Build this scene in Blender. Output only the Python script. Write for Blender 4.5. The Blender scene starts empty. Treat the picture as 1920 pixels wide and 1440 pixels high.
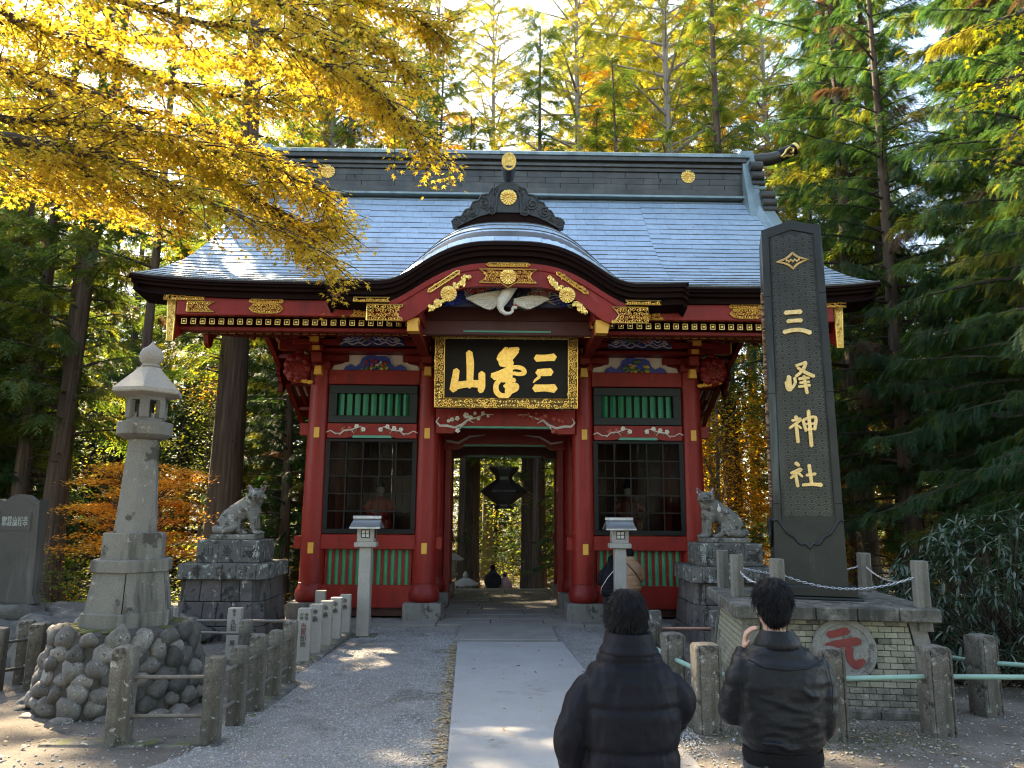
import bpy, bmesh, math, random
import numpy as np
from mathutils import Vector, Matrix, Euler, noise as mnoise
from math import sin, cos, pi, radians, atan2, hypot, sqrt
S = bpy.context.scene
COL = S.collection
rnd = random.Random(7)
R = np.random.RandomState(11)

# ------------------------------------------------------------------ camera, sky, sun, exposure
ZC = 2.40
cam_d = bpy.data.cameras.new('camera'); cam_d.sensor_width = 36.0; cam_d.lens = 1400.0 * 36.0 / 1920.0
cam_d.clip_start = 0.1; cam_d.clip_end = 2000
cam = bpy.data.objects.new('camera', cam_d); COL.objects.link(cam); S.camera = cam
_th, _ps, _ro = radians(9.73), radians(0.98), radians(0.4)
fw = Vector((sin(_ps)*cos(_th), cos(_ps)*cos(_th), sin(_th)))
r0 = Vector((cos(_ps), -sin(_ps), 0)); u0 = r0.cross(fw)
rt = r0*cos(_ro) + u0*sin(_ro); up = rt.cross(fw)
cam.matrix_world = Matrix(((rt.x, up.x, -fw.x, 0), (rt.y, up.y, -fw.y, 0), (rt.z, up.z, -fw.z, ZC), (0, 0, 0, 1)))

SUN_AZ, SUN_EL = radians(-36), radians(41)          # azimuth from +Y towards +X
sun_dir = Vector((sin(SUN_AZ)*cos(SUN_EL), cos(SUN_AZ)*cos(SUN_EL), sin(SUN_EL)))
w = bpy.data.worlds.new('World'); S.world = w; w.use_nodes = True
nt = w.node_tree; nt.nodes.clear()
sky = nt.nodes.new('ShaderNodeTexSky'); sky.sky_type = 'NISHITA'; sky.sun_disc = False
sky.sun_elevation = SUN_EL; sky.sun_rotation = SUN_AZ; sky.altitude = 1000; sky.air_density = 1.0; sky.dust_density = 1.6; sky.ozone_density = 1.0
bg = nt.nodes.new('ShaderNodeBackground'); bg.inputs['Strength'].default_value = 0.15
wo = nt.nodes.new('ShaderNodeOutputWorld')
nt.links.new(sky.outputs[0], bg.inputs['Color']); nt.links.new(bg.outputs[0], wo.inputs['Surface'])
sl = bpy.data.lights.new('sun', 'SUN'); sl.energy = 3.9; sl.angle = radians(0.55); sl.color = (1.0, 0.88, 0.70)
so = bpy.data.objects.new('sun', sl); COL.objects.link(so)
so.rotation_euler = (-sun_dir).to_track_quat('-Z', 'Y').to_euler(); so.location = sun_dir * 60
vs = S.view_settings; vs.view_transform = 'Standard'; vs.look = 'None'; vs.exposure = 2.75; vs.gamma = 1.0; vs.use_curve_mapping = False
vs.use_white_balance = True; vs.white_balance_temperature = 8000; vs.white_balance_tint = 10
S.render.engine = 'CYCLES'
cy = S.cycles; cy.max_bounces = 7; cy.diffuse_bounces = 4; cy.glossy_bounces = 3; cy.transmission_bounces = 5; cy.transparent_max_bounces = 8
cy.use_denoising = True; cy.caustics_reflective = False; cy.caustics_refractive = False
cy.sample_clamp_indirect = 6.0; cy.filter_width = 1.15

# ------------------------------------------------------------------ materials
def mat(name, cols, scale=6.0, rough=0.6, metal=0.0, bump=0.0, bscale=40.0, stretch=(1, 1, 1), spots=None, streak=None,
        moss=None, trans=None, spec=0.5, detail=6.0, objrand=0.0, grain=None, coat=0.0):
    m = bpy.data.materials.new(name); m.use_nodes = True
    t = m.node_tree; N, L = t.nodes, t.links
    N.clear()
    out = N.new('ShaderNodeOutputMaterial'); b = N.new('ShaderNodeBsdfPrincipled')
    tc = N.new('ShaderNodeTexCoord'); mp = N.new('ShaderNodeMapping'); mp.inputs['Scale'].default_value = stretch
    L.new(tc.outputs['Object'], mp.inputs['Vector'])
    def nz(sc, det=detail, ro=0.6, src=None):
        n = N.new('ShaderNodeTexNoise'); n.inputs['Scale'].default_value = sc; n.inputs['Detail'].default_value = det
        n.inputs['Roughness'].default_value = ro; L.new((src or mp).outputs[0], n.inputs['Vector']); return n
    def ramp(fac, stops):
        r = N.new('ShaderNodeValToRGB'); e = r.color_ramp.elements
        while len(e) < len(stops): e.new(0.5)
        for i, (p, c) in enumerate(stops): e[i].position = p; e[i].color = (c[0], c[1], c[2], 1)
        L.new(fac, r.inputs['Fac']); return r.outputs['Color']
    def mix(f, a, c):
        x = N.new('ShaderNodeMix'); x.data_type = 'RGBA'
        if isinstance(f, float): x.inputs[0].default_value = f
        else: L.new(f, x.inputs[0])
        for k, v in ((6, a), (7, c)):
            if isinstance(v, tuple): x.inputs[k].default_value = (*v[:3], 1)
            else: L.new(v, x.inputs[k])
        return x.outputs[2]
    n1 = nz(scale); k = len(cols)
    col = ramp(n1.outputs['Fac'], [(0.3 + 0.4*i/max(1, k-1), c) for i, c in enumerate(cols)]) if k > 1 else None
    if col is None:
        rgb = N.new('ShaderNodeRGB'); rgb.outputs[0].default_value = (*cols[0], 1); col = rgb.outputs[0]
    if grain:
        g_ = nz(grain[0], 2.0)
        f = ramp(g_.outputs['Fac'], [(0.35, (1-grain[1],)*3), (0.65, (1+grain[1],)*3)])
        mm = N.new('ShaderNodeMix'); mm.data_type = 'RGBA'; mm.blend_type = 'MULTIPLY'; mm.inputs[0].default_value = 1.0
        L.new(col, mm.inputs[6]); L.new(f, mm.inputs[7]); col = mm.outputs[2]
    if streak:      # dark rain streaks: noise stretched along z
        ms = N.new('ShaderNodeMapping'); ms.inputs['Scale'].default_value = (1, 1, 0.12); L.new(tc.outputs['Object'], ms.inputs['Vector'])
        f = ramp(nz(streak[1], 4.0, 0.6, ms).outputs['Fac'], [(streak[2], (0, 0, 0)), (streak[2] + 0.14, (1, 1, 1))]); col = mix(f, col, streak[0])
    if spots:       # lichen / wear patches
        for sp in (spots if isinstance(spots, list) else [spots]):
            f = ramp(nz(sp[1], 5.0, 0.65).outputs['Fac'], [(sp[2], (0, 0, 0)), (sp[2] + 0.05, (1, 1, 1))]); col = mix(f, col, sp[0])
    if moss:
        ge = N.new('ShaderNodeNewGeometry'); sx = N.new('ShaderNodeSeparateXYZ'); L.new(ge.outputs['Normal'], sx.inputs[0])
        mu = N.new('ShaderNodeMath'); mu.operation = 'MULTIPLY'; L.new(sx.outputs['Z'], mu.inputs[0]); L.new(nz(moss[1], 5.0).outputs['Fac'], mu.inputs[1])
        f = ramp(mu.outputs[0], [(moss[2], (0, 0, 0)), (moss[2] + 0.08, (1, 1, 1))]); col = mix(f, col, moss[0])
    if objrand:
        oi = N.new('ShaderNodeObjectInfo'); mr = N.new('ShaderNodeMapRange'); mr.inputs['To Min'].default_value = 1 - objrand; mr.inputs['To Max'].default_value = 1 + objrand
        L.new(oi.outputs['Random'], mr.inputs['Value'])
        mm = N.new('ShaderNodeMix'); mm.data_type = 'RGBA'; mm.blend_type = 'MULTIPLY'; mm.inputs[0].default_value = 1.0
        L.new(col, mm.inputs[6]); L.new(mr.outputs[0], mm.inputs[7]); col = mm.outputs[2]
    L.new(col, b.inputs['Base Color'])
    b.inputs['Roughness'].default_value = rough; b.inputs['Metallic'].default_value = metal
    b.inputs['Specular IOR Level'].default_value = spec
    b.inputs['Coat Weight'].default_value = coat
    if bump:
        bp = N.new('ShaderNodeBump'); bp.inputs['Strength'].default_value = bump; bp.inputs['Distance'].default_value = 0.02
        L.new(nz(bscale, 5.0).outputs['Fac'], bp.inputs['Height']); L.new(bp.outputs[0], b.inputs['Normal'])
    if trans:
        tr = N.new('ShaderNodeBsdfTranslucent'); ms_ = N.new('ShaderNodeMixShader'); ms_.inputs[0].default_value = trans[0]
        mm = N.new('ShaderNodeMix'); mm.data_type = 'RGBA'; mm.blend_type = 'MULTIPLY'; mm.inputs[0].default_value = 1.0
        L.new(col, mm.inputs[6]); mm.inputs[7].default_value = (*trans[1], 1); L.new(mm.outputs[2], tr.inputs['Color'])
        L.new(b.outputs[0], ms_.inputs[1]); L.new(tr.outputs[0], ms_.inputs[2]); L.new(ms_.outputs[0], out.inputs['Surface'])
    else:
        L.new(b.outputs[0], out.inputs['Surface'])
    return m

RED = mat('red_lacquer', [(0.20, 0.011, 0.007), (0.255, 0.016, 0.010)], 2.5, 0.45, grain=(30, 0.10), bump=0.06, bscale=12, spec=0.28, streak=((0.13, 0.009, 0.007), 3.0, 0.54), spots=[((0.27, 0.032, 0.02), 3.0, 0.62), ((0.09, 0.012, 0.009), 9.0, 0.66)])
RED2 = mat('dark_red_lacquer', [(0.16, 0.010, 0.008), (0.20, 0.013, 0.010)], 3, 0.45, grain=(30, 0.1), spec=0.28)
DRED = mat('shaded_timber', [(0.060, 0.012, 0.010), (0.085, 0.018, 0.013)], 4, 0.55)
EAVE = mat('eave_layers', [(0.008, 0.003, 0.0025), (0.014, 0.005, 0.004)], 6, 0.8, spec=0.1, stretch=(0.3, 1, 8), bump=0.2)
BLACKW = mat('black_lacquer', [(0.008, 0.007, 0.007), (0.012, 0.011, 0.010)], 4, 0.45, spec=0.2)
GILTB = mat('frame_ground', [(0.10, 0.045, 0.015), (0.20, 0.10, 0.03)], 18, 0.5, 0.5)
CHAR = mat('charcoal_frame', [(0.014, 0.019, 0.017), (0.02, 0.025, 0.022)], 5, 0.5, spec=0.25)
GREEN = mat('green_paint', [(0.012, 0.16, 0.07), (0.018, 0.21, 0.09)], 5, 0.45, grain=(40, 0.1))
GREEN2 = mat('pale_green_paint', [(0.05, 0.25, 0.17), (0.06, 0.29, 0.19)], 5, 0.45)
GOLD = mat('gold_leaf', [(0.80, 0.50, 0.12), (0.95, 0.66, 0.22)], 14, 0.33, 0.9, grain=(60, 0.15))
GOLDD = mat('old_gilding', [(0.45, 0.25, 0.055), (0.85, 0.55, 0.16)], 22, 0.38, 0.85, grain=(60, 0.25), bump=0.3, bscale=60)
OCHRE = mat('yellow_paint', [(0.62, 0.30, 0.035), (0.72, 0.37, 0.05)], 6, 0.5)
BRONZE = mat('gold_letter', [(0.62, 0.43, 0.17), (0.75, 0.54, 0.25)], 8, 0.42, 0.55, grain=(50, 0.15))
RUST = mat('weathered_copper_letter', [(0.30, 0.17, 0.10), (0.42, 0.27, 0.17)], 12, 0.6, 0.3)
COPPER = mat('patinated_roof_copper', [(0.27, 0.375, 0.46), (0.34, 0.45, 0.54), (0.40, 0.51, 0.60)], 0.8, 0.42, 0.35, objrand=0.08, grain=(7, 0.09),
             spots=[((0.33, 0.29, 0.27), 0.45, 0.62)])
COPPERD = mat('dark_ridge_copper', [(0.040, 0.038, 0.033), (0.062, 0.060, 0.052), (0.085, 0.082, 0.073)], 2.0, 0.42, 0.4, streak=((0.05, 0.052, 0.05), 3.0, 0.5), objrand=0.12)
COPPERG = mat('green_cap_copper', [(0.16, 0.22, 0.22), (0.24, 0.31, 0.32)], 1.5, 0.42, 0.4, streak=((0.12, 0.16, 0.16), 3.0, 0.55), objrand=0.08)
ONI = mat('dark_carved_ornament', [(0.020, 0.022, 0.021), (0.04, 0.042, 0.04)], 5, 0.5, 0.2, bump=0.2)
MONU = mat('dark_bronze', [(0.0168, 0.0198, 0.0192), (0.027, 0.03, 0.0288)], 3, 0.42, 0.5, streak=((0.07, 0.085, 0.085), 4.0, 0.6), grain=(40, 0.1))
MONUW = mat('dark_bronze_relief', [(0.05, 0.052, 0.048), (0.08, 0.082, 0.075)], 3, 0.45, 0.5)
GRAN = mat('grey_granite', [(0.1364, 0.1302, 0.1116), (0.186, 0.1767, 0.155)], 2.5, 0.8, grain=(160, 0.35), bump=0.15, bscale=120, streak=((0.06, 0.057, 0.046), 4, 0.54), spots=[((0.27, 0.26, 0.23), 6, 0.60), ((0.05, 0.047, 0.038), 3, 0.58)], objrand=0.08)
GRANP = mat('pale_granite', [(0.2592, 0.2412, 0.2088), (0.3168, 0.2952, 0.2592)], 3, 0.8, grain=(190, 0.4), bump=0.12, bscale=150, objrand=0.06)
STONEW = mat('weathered_stone', [(0.06, 0.057, 0.051), (0.114, 0.108, 0.093), (0.156, 0.147, 0.126)], 5, 0.9, grain=(70, 0.25), bump=0.5, bscale=45,
             spots=[((0.36, 0.35, 0.32), 8, 0.58), ((0.035, 0.033, 0.028), 4, 0.57)], streak=((0.07, 0.068, 0.055), 4, 0.55), moss=((0.10, 0.11, 0.03), 5, 0.52), objrand=0.15)
POSTM = mat('fence_post_stone', [(0.0744, 0.0651, 0.0527), (0.124, 0.1116, 0.093), (0.1674, 0.155, 0.1302)], 7, 0.92, grain=(90, 0.3), bump=0.7, bscale=60,
            spots=[((0.33, 0.32, 0.29), 13, 0.60), ((0.045, 0.038, 0.03), 6, 0.57)], streak=((0.07, 0.06, 0.045), 6, 0.52), objrand=0.18)
PEDM = mat('dark_block_stone', [(0.0446, 0.0374, 0.0346), (0.0828, 0.0684, 0.0634), (0.108, 0.0936, 0.0864)], 3.5, 0.85, grain=(60, 0.2), bump=0.35, bscale=35,
           spots=[((0.32, 0.31, 0.29), 7, 0.62), ((0.018, 0.017, 0.015), 3.5, 0.57)], streak=((0.045, 0.04, 0.036), 3, 0.56), objrand=0.22)
LICH = mat('lichened_cap_stone', [(0.0806, 0.0775, 0.0682), (0.124, 0.1209, 0.1085)], 6, 0.9, grain=(80, 0.25), bump=0.5, bscale=50,
           spots=[((0.33, 0.34, 0.31), 9, 0.57), ((0.03, 0.028, 0.022), 5, 0.56)], moss=((0.14, 0.12, 0.03), 4, 0.55), objrand=0.1)
COBB = mat('rubble_stone', [(0.06, 0.054, 0.046), (0.11, 0.10, 0.088), (0.16, 0.148, 0.13)], 0.9, 0.7, grain=(9, 0.25), bump=0.25, bscale=5,
           spots=[((0.34, 0.33, 0.31), 1.1, 0.60), ((0.04, 0.036, 0.03), 0.9, 0.60)], moss=((0.09, 0.08, 0.02), 1.2, 0.56), objrand=0.6)
MORT = mat('rubble_mortar', [(0.05, 0.046, 0.04), (0.085, 0.078, 0.068)], 9, 0.95, bump=0.8, bscale=50)
WOLF = mat('carved_wolf_stone', [(0.1224, 0.1152, 0.0972), (0.1872, 0.1764, 0.1476)], 6, 0.85, grain=(110, 0.25), bump=0.5, bscale=60,
           spots=[((0.36, 0.35, 0.32), 10, 0.58), ((0.055, 0.05, 0.04), 7, 0.56)])
MOSSR = mat('mossy_rock', [(0.06, 0.055, 0.045), (0.13, 0.12, 0.10)], 5, 0.95, bump=0.8, bscale=25, spots=[((0.4, 0.39, 0.37), 6, 0.66)], moss=((0.085, 0.12, 0.015), 2.5, 0.26))
ROCK = mat('garden_rock', [(0.0413, 0.0375, 0.0323), (0.09, 0.0825, 0.0713), (0.15, 0.1387, 0.1237)], 4, 0.9, bump=0.9, bscale=18, spots=[((0.45, 0.44, 0.42), 5, 0.64)], objrand=0.2)
STELE = mat('slate_stele', [(0.040, 0.036, 0.029), (0.065, 0.058, 0.048)], 2, 0.75, streak=((0.10, 0.092, 0.078), 4, 0.60), grain=(60, 0.15))
BRICK = mat('cream_brick', [(0.19, 0.18, 0.128), (0.27, 0.255, 0.19)], 6, 0.7, grain=(70, 0.15), spots=[((0.13, 0.12, 0.09), 7, 0.6)], streak=((0.10, 0.095, 0.07), 2.0, 0.62), objrand=0.16)
BRICKD = mat('stained_brick', [(0.085, 0.08, 0.068), (0.20, 0.19, 0.15)], 9, 0.9, grain=(70, 0.2), bump=0.4, spots=[((0.36, 0.35, 0.30), 8, 0.62)], objrand=0.25)
GROUT = mat('dark_grout', [(0.035, 0.033, 0.026), (0.06, 0.055, 0.043)], 9, 0.95)
GROUTB = mat('brick_grout', [(0.06, 0.057, 0.043), (0.10, 0.095, 0.075)], 9, 0.95)
COPED = mat('plinth_coping', [(0.0413, 0.0413, 0.0338), (0.09, 0.0863, 0.0713), (0.18, 0.1762, 0.1575)], 8, 0.9, grain=(80, 0.25), bump=0.6, bscale=45, streak=((0.035, 0.035, 0.028), 5, 0.5), moss=((0.11, 0.11, 0.04), 5, 0.60), objrand=0.15)
EMBR = mat('red_relief_paint', [(0.13, 0.018, 0.014), (0.20, 0.028, 0.02)], 8, 0.75, spots=((0.10, 0.02, 0.016), 9, 0.62))
EMBS = mat('emblem_stone', [(0.14, 0.133, 0.1155), (0.238, 0.231, 0.2065)], 7, 0.9, grain=(120, 0.35), bump=0.5, bscale=80, spots=((0.10, 0.095, 0.08), 6, 0.60))
PIPEG = mat('green_painted_pipe', [(0.17, 0.30, 0.25), (0.22, 0.37, 0.31)], 10, 0.55, spots=((0.10, 0.10, 0.08), 14, 0.64))
PIPE = mat('grey_pipe', [(0.12, 0.105, 0.09), (0.18, 0.165, 0.145)], 14, 0.6, 0.4)
PIPEO = mat('salmon_painted_pipe', [(0.36, 0.18, 0.12), (0.45, 0.24, 0.17)], 10, 0.6)
STEEL = mat('galvanised_chain', [(0.45, 0.46, 0.46), (0.6, 0.61, 0.61)], 30, 0.38, 0.9)
CONC = mat('concrete_path', [(0.2652, 0.2613, 0.2496), (0.3276, 0.3237, 0.312)], 1.2, 0.9, grain=(150, 0.28), bump=0.25, bscale=150, spots=[((0.22, 0.21, 0.19), 0.8, 0.60), ((0.17, 0.16, 0.145), 2.2, 0.66)])
FLAG = mat('flagstone', [(0.1656, 0.1584, 0.144), (0.2232, 0.216, 0.198)], 2.2, 0.85, grain=(90, 0.18), bump=0.25, bscale=60, objrand=0.10)
PLATE = mat('grey_metal_roof', [(0.40, 0.42, 0.44), (0.5, 0.52, 0.54)], 4, 0.35, 0.7, streak=((0.25, 0.26, 0.28), 4, 0.55))
WHITE = mat('plaster_white', [(0.62, 0.58, 0.52), (0.70, 0.66, 0.6)], 4, 0.8)
BLUE = mat('ultramarine_paint', [(0.020, 0.045, 0.30), (0.03, 0.06, 0.38)], 6, 0.5)
NAVY = mat('navy_paint', [(0.012, 0.018, 0.07), (0.02, 0.03, 0.11)], 8, 0.5)
CARVR = mat('vermilion_paint', [(0.36, 0.03, 0.03), (0.45, 0.05, 0.045)], 8, 0.5)
CARVB = mat('brown_carving', [(0.16, 0.05, 0.03), (0.22, 0.07, 0.045)], 8, 0.5)
PALE = mat('pale_outline_paint', [(0.50, 0.45, 0.40), (0.6, 0.55, 0.5)], 8, 0.6)
FEATHER = mat('white_feather_paint', [(0.62, 0.60, 0.52), (0.76, 0.74, 0.66)], 18, 0.7, stretch=(1, 1, 1), grain=(50, 0.12), bump=0.3, bscale=50)
LEAFG = mat('carved_leaf_green', [(0.06, 0.13, 0.04), (0.12, 0.22, 0.09)], 14, 0.55)
YELC = mat('carved_yellow', [(0.50, 0.33, 0.04), (0.6, 0.45, 0.08)], 14, 0.5)
INK = mat('carved_letter_ink', [(0.03, 0.028, 0.024), (0.05, 0.045, 0.04)], 8, 0.8)
INKR = mat('faded_red_letter', [(0.12, 0.012, 0.018), (0.17, 0.02, 0.028)], 8, 0.7)
INKP = mat('pale_carved_letter', [(0.30, 0.33, 0.29), (0.40, 0.43, 0.38)], 8, 0.8)
BARK = mat('cedar_bark', [(0.045, 0.028, 0.019), (0.095, 0.062, 0.043), (0.16, 0.115, 0.085)], 5.0, 0.95, stretch=(2.2, 2.2, 0.10), bump=1.0, bscale=9, objrand=0.2)
BARKG = mat('grey_bark', [(0.13, 0.105, 0.085), (0.22, 0.19, 0.16), (0.30, 0.27, 0.23)], 5.0, 0.95, stretch=(2.2, 2.2, 0.12), bump=1.0, bscale=9, objrand=0.15)
TWIG = mat('dark_twig', [(0.030, 0.022, 0.016), (0.06, 0.045, 0.033)], 14, 0.9)
def leafmat(name, cols, t=0.45, tint=(1.5, 1.5, 0.8), scale=1.4, rough=0.55, objrand=0.15, spec=0.25):
    return mat(name, cols, scale, rough, trans=(t, tint), objrand=objrand, grain=(23, 0.30), detail=4, spec=spec)
L_CED = leafmat('cedar_needles', [(0.040, 0.080, 0.030), (0.075, 0.125, 0.042), (0.11, 0.145, 0.045)], 0.5, (2.4, 2.2, 0.85))
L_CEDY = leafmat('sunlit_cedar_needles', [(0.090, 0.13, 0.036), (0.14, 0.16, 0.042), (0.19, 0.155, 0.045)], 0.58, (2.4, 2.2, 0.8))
L_TOP = leafmat('airy_top_needles', [(0.13, 0.15, 0.04), (0.20, 0.20, 0.05), (0.27, 0.21, 0.055)], 0.62, (2.2, 2.0, 0.8))
L_HEM = leafmat('near_cedar_sprays', [(0.022, 0.060, 0.033), (0.040, 0.098, 0.042), (0.075, 0.13, 0.045)], 0.45, (2.2, 2.1, 0.9), 0.9, 0.45, 0.1)
L_BRN = leafmat('dry_brown_sprays', [(0.10, 0.055, 0.03), (0.17, 0.10, 0.055)], 0.35, (1.5, 1.3, 1.0))
L_YEL = leafmat('yellow_maple_leaf', [(0.52, 0.33, 0.045), (0.62, 0.44, 0.065), (0.55, 0.43, 0.08)], 0.58, (1.15, 1.12, 0.75), 1.1, 0.45, 0.12)
L_GLD = leafmat('golden_autumn_leaf', [(0.52, 0.24, 0.03), (0.62, 0.36, 0.045), (0.50, 0.38, 0.06)], 0.62, (1.5, 1.35, 0.7), 0.5)
L_ORG = leafmat('orange_maple_leaf', [(0.60, 0.26, 0.04), (0.68, 0.36, 0.06)], 0.70, (1.7, 1.5, 0.8), 1.2)
L_LIM = leafmat('lime_maple_leaf', [(0.16, 0.22, 0.02), (0.34, 0.30, 0.03)], 0.55, (1.6, 1.5, 0.7), 1.2)
L_RHO = mat('rhododendron_leaf', [(0.018, 0.042, 0.022), (0.035, 0.070, 0.036)], 5, 0.30, trans=(0.12, (1.6, 1.8, 0.8)), grain=(14, 0.25), spec=0.6)
L_UND = leafmat('undergrowth_leaf', [(0.05, 0.075, 0.02), (0.10, 0.13, 0.03), (0.17, 0.16, 0.04)], 0.5, (2.0, 1.9, 0.8), 0.6)
L_DRY = mat('dry_leaf_litter', [(0.20, 0.12, 0.06), (0.34, 0.25, 0.14), (0.42, 0.36, 0.24)], 9, 0.8, grain=(30, 0.3))

# ------------------------------------------------------------------ mesh helpers
class MB:
    def __init__(s): s.v = []; s.f = []; s.m = []; s.cm = 0
    def add(s, vs_, fs_):
        o = len(s.v); s.v.extend([tuple(p) for p in vs_]); s.f.extend([tuple(i + o for i in f) for f in fs_]); s.m.extend([s.cm]*len(fs_)); return s
    def xf(s, M_, start=0):
        for i in range(start, len(s.v)): s.v[i] = tuple(M_ @ Vector(s.v[i]))
        return s
    def box(s, x0, x1, y0, y1, z0, z1, b=0.0):
        if b <= 0:
            return s.add([(x0, y0, z0), (x1, y0, z0), (x1, y1, z0), (x0, y1, z0), (x0, y0, z1), (x1, y0, z1), (x1, y1, z1), (x0, y1, z1)],
                         [(0, 3, 2, 1), (4, 5, 6, 7), (0, 1, 5, 4), (1, 2, 6, 5), (2, 3, 7, 6), (3, 0, 4, 7)])
        b = min(b, (x1-x0)*.45, (y1-y0)*.45, (z1-z0)*.45)
        P = lambda zz, i: [(x0+i, y0, zz), (x1-i, y0, zz), (x1, y0+i, zz), (x1, y1-i, zz), (x1-i, y1, zz), (x0+i, y1, zz), (x0, y1-i, zz), (x0, y0+i, zz)]
        Q = lambda zz: [(x0+b, y0+b, zz), (x1-b, y0+b, zz), (x1-b, y0+b, zz), (x1-b, y1-b, zz), (x1-b, y1-b, zz), (x0+b, y1-b, zz), (x0+b, y1-b, zz), (x0+b, y0+b, zz)]
        rings = [P(z0+b, b), P(z1-b, b)]
        v = rings[0] + rings[1] + [(x0+b, y0+b, z0), (x1-b, y0+b, z0), (x1-b, y1-b, z0), (x0+b, y1-b, z0), (x0+b, y0+b, z1), (x1-b, y0+b, z1), (x1-b, y1-b, z1), (x0+b, y1-b, z1)]
        f = [(i, (i+1) % 8, 8+(i+1) % 8, 8+i) for i in range(8)]
        f += [(19, 18, 17, 16), (20, 21, 22, 23)]
        f += [(16, 17, 1, 0), (17, 2, 1), (17, 18, 3, 2), (18, 4, 3), (18, 19, 5, 4), (19, 6, 5), (19, 16, 7, 6), (16, 0, 7)]
        f += [(21, 20, 8, 9), (21, 9, 10), (22, 21, 10, 11), (22, 11, 12), (23, 22, 12, 13), (23, 13, 14), (20, 23, 14, 15), (20, 15, 8)]
        return s.add(v, f)
    def prism(s, pts, a, b, axis='y'):          # polygon extruded along an axis
        n = len(pts)
        mk = {'y': lambda p, t: (p[0], t, p[1]), 'z': lambda p, t: (p[0], p[1], t), 'x': lambda p, t: (t, p[0], p[1])}[axis]
        v = [mk(p, a) for p in pts] + [mk(p, b) for p in pts]
        return s.add(v, [tuple(range(n)), tuple(range(2*n-1, n-1, -1))] + [(i, i+n, (i+1) % n+n, (i+1) % n) for i in range(n)])
    def tube(s, pts, r, n=8, caps=True, flat=1.0):
        pts = [Vector(p) for p in pts]; k = len(pts)
        rs = r if isinstance(r, (list, tuple)) else [r]*k
        v = []; prev = None
        for i, p in enumerate(pts):
            t = (pts[min(i+1, k-1)] - pts[max(i-1, 0)])
            t = t.normalized() if t.length > 1e-9 else Vector((0, 0, 1))
            if prev is None:
                a = Vector((0, 0, 1)) if abs(t.z) < 0.9 else Vector((1, 0, 0)); a = t.cross(a).normalized()
            else:
                a = prev - t*prev.dot(t); a = a.normalized() if a.length > 1e-6 else t.orthogonal().normalized()
            prev = a; b = t.cross(a)
            for j in range(n):
                q = 2*pi*j/n; v.append(p + (a*cos(q) + b*sin(q)*flat)*rs[i])
        f = [(i*n+j, i*n+(j+1) % n, (i+1)*n+(j+1) % n, (i+1)*n+j) for i in range(k-1) for j in range(n)]
        if caps: f += [tuple(range(n-1, -1, -1)), tuple(range((k-1)*n, k*n))]
        return s.add(v, f)
    def lathe(s, prof, n=16, c=(0, 0), a0=0.0, sx=1.0, sy=1.0):
        v = [(c[0]+r*cos(a0+2*pi*j/n)*sx, c[1]+r*sin(a0+2*pi*j/n)*sy, z) for r, z in prof for j in range(n)]
        k = len(prof)
        f = [(i*n+j, i*n+(j+1) % n, (i+1)*n+(j+1) % n, (i+1)*n+j) for i in range(k-1) for j in range(n)]
        return s.add(v, f + [tuple(range(n-1, -1, -1)), tuple(range((k-1)*n, k*n))])
    def ell(s, c, r, n=12, k=8, rot=None, jit=0.0, seed=0):
        o = len(s.v); v = [(0, 0, -1)]; M_ = Euler(rot).to_matrix() if rot else None
        for i in range(1, k):
            a = -pi/2 + pi*i/k
            v += [(cos(a)*cos(2*pi*j/n), cos(a)*sin(2*pi*j/n), sin(a)) for j in range(n)]
        v.append((0, 0, 1)); out = []
        for p in v:
            q = Vector(p)
            if jit:
                q = q*(1 + jit*mnoise.noise(q*1.7 + Vector((seed*3.1, seed*1.7, 0))))
                q.x = math.copysign(abs(q.x)**0.8, q.x); q.y = math.copysign(abs(q.y)**0.8, q.y); q.z = math.copysign(abs(q.z)**0.8, q.z)
            q = Vector((q.x*r[0], q.y*r[1], q.z*r[2]))
            if M_: q = M_ @ q
            out.append(q + Vector(c))
        f = [(0, 1+(j+1) % n, 1+j) for j in range(n)]
        for i in range(k-2):
            f += [(1+i*n+j, 1+i*n+(j+1) % n, 1+(i+1)*n+(j+1) % n, 1+(i+1)*n+j) for j in range(n)]
        t = len(v)-1; f += [(t, 1+(k-2)*n+j, 1+(k-2)*n+(j+1) % n) for j in range(n)]
        return s.add(out, f)
    def grid(s, fn, nu, nv):                    # fn(u,v) -> point, u,v in 0..1
        v = [fn(i/nu, j/nv) for i in range(nu+1) for j in range(nv+1)]
        return s.add(v, [(i*(nv+1)+j, (i+1)*(nv+1)+j, (i+1)*(nv+1)+j+1, i*(nv+1)+j+1) for i in range(nu) for j in range(nv)])
    def mesh(s, name, mats, smooth=None):
        me = bpy.data.meshes.new(name); me.from_pydata(s.v, [], s.f)
        for m_ in (mats if isinstance(mats, (list, tuple)) else [mats]): me.materials.append(m_)
        if any(s.m): me.polygons.foreach_set('material_index', s.m)
        if smooth is not None:
            me.polygons.foreach_set('use_smooth', [True]*len(s.f)); me.set_sharp_from_angle(angle=radians(smooth))
        me.update(); return me
    def build(s, name, mats, parent=None, smooth=None, loc=None, rot=None, world=False, kind=None):
        o = link(name, s.mesh(name, mats, smooth), parent, loc, rot, kind)
        if world and parent:
            off = Vector(parent.get('_org', (0, 0, 0))); o.data.transform(Matrix.Translation(-off)); o['_org'] = tuple(off)
        return o
def link(name, data, parent=None, loc=None, rot=None, kind=None, scale=None):
    o = bpy.data.objects.new(name, data); COL.objects.link(o)
    if parent: o.parent = parent
    if loc is not None: o.location = loc
    if rot is not None: o.rotation_euler = rot
    if scale is not None: o.scale = scale
    if kind: o['kind'] = kind
    return o
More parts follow.
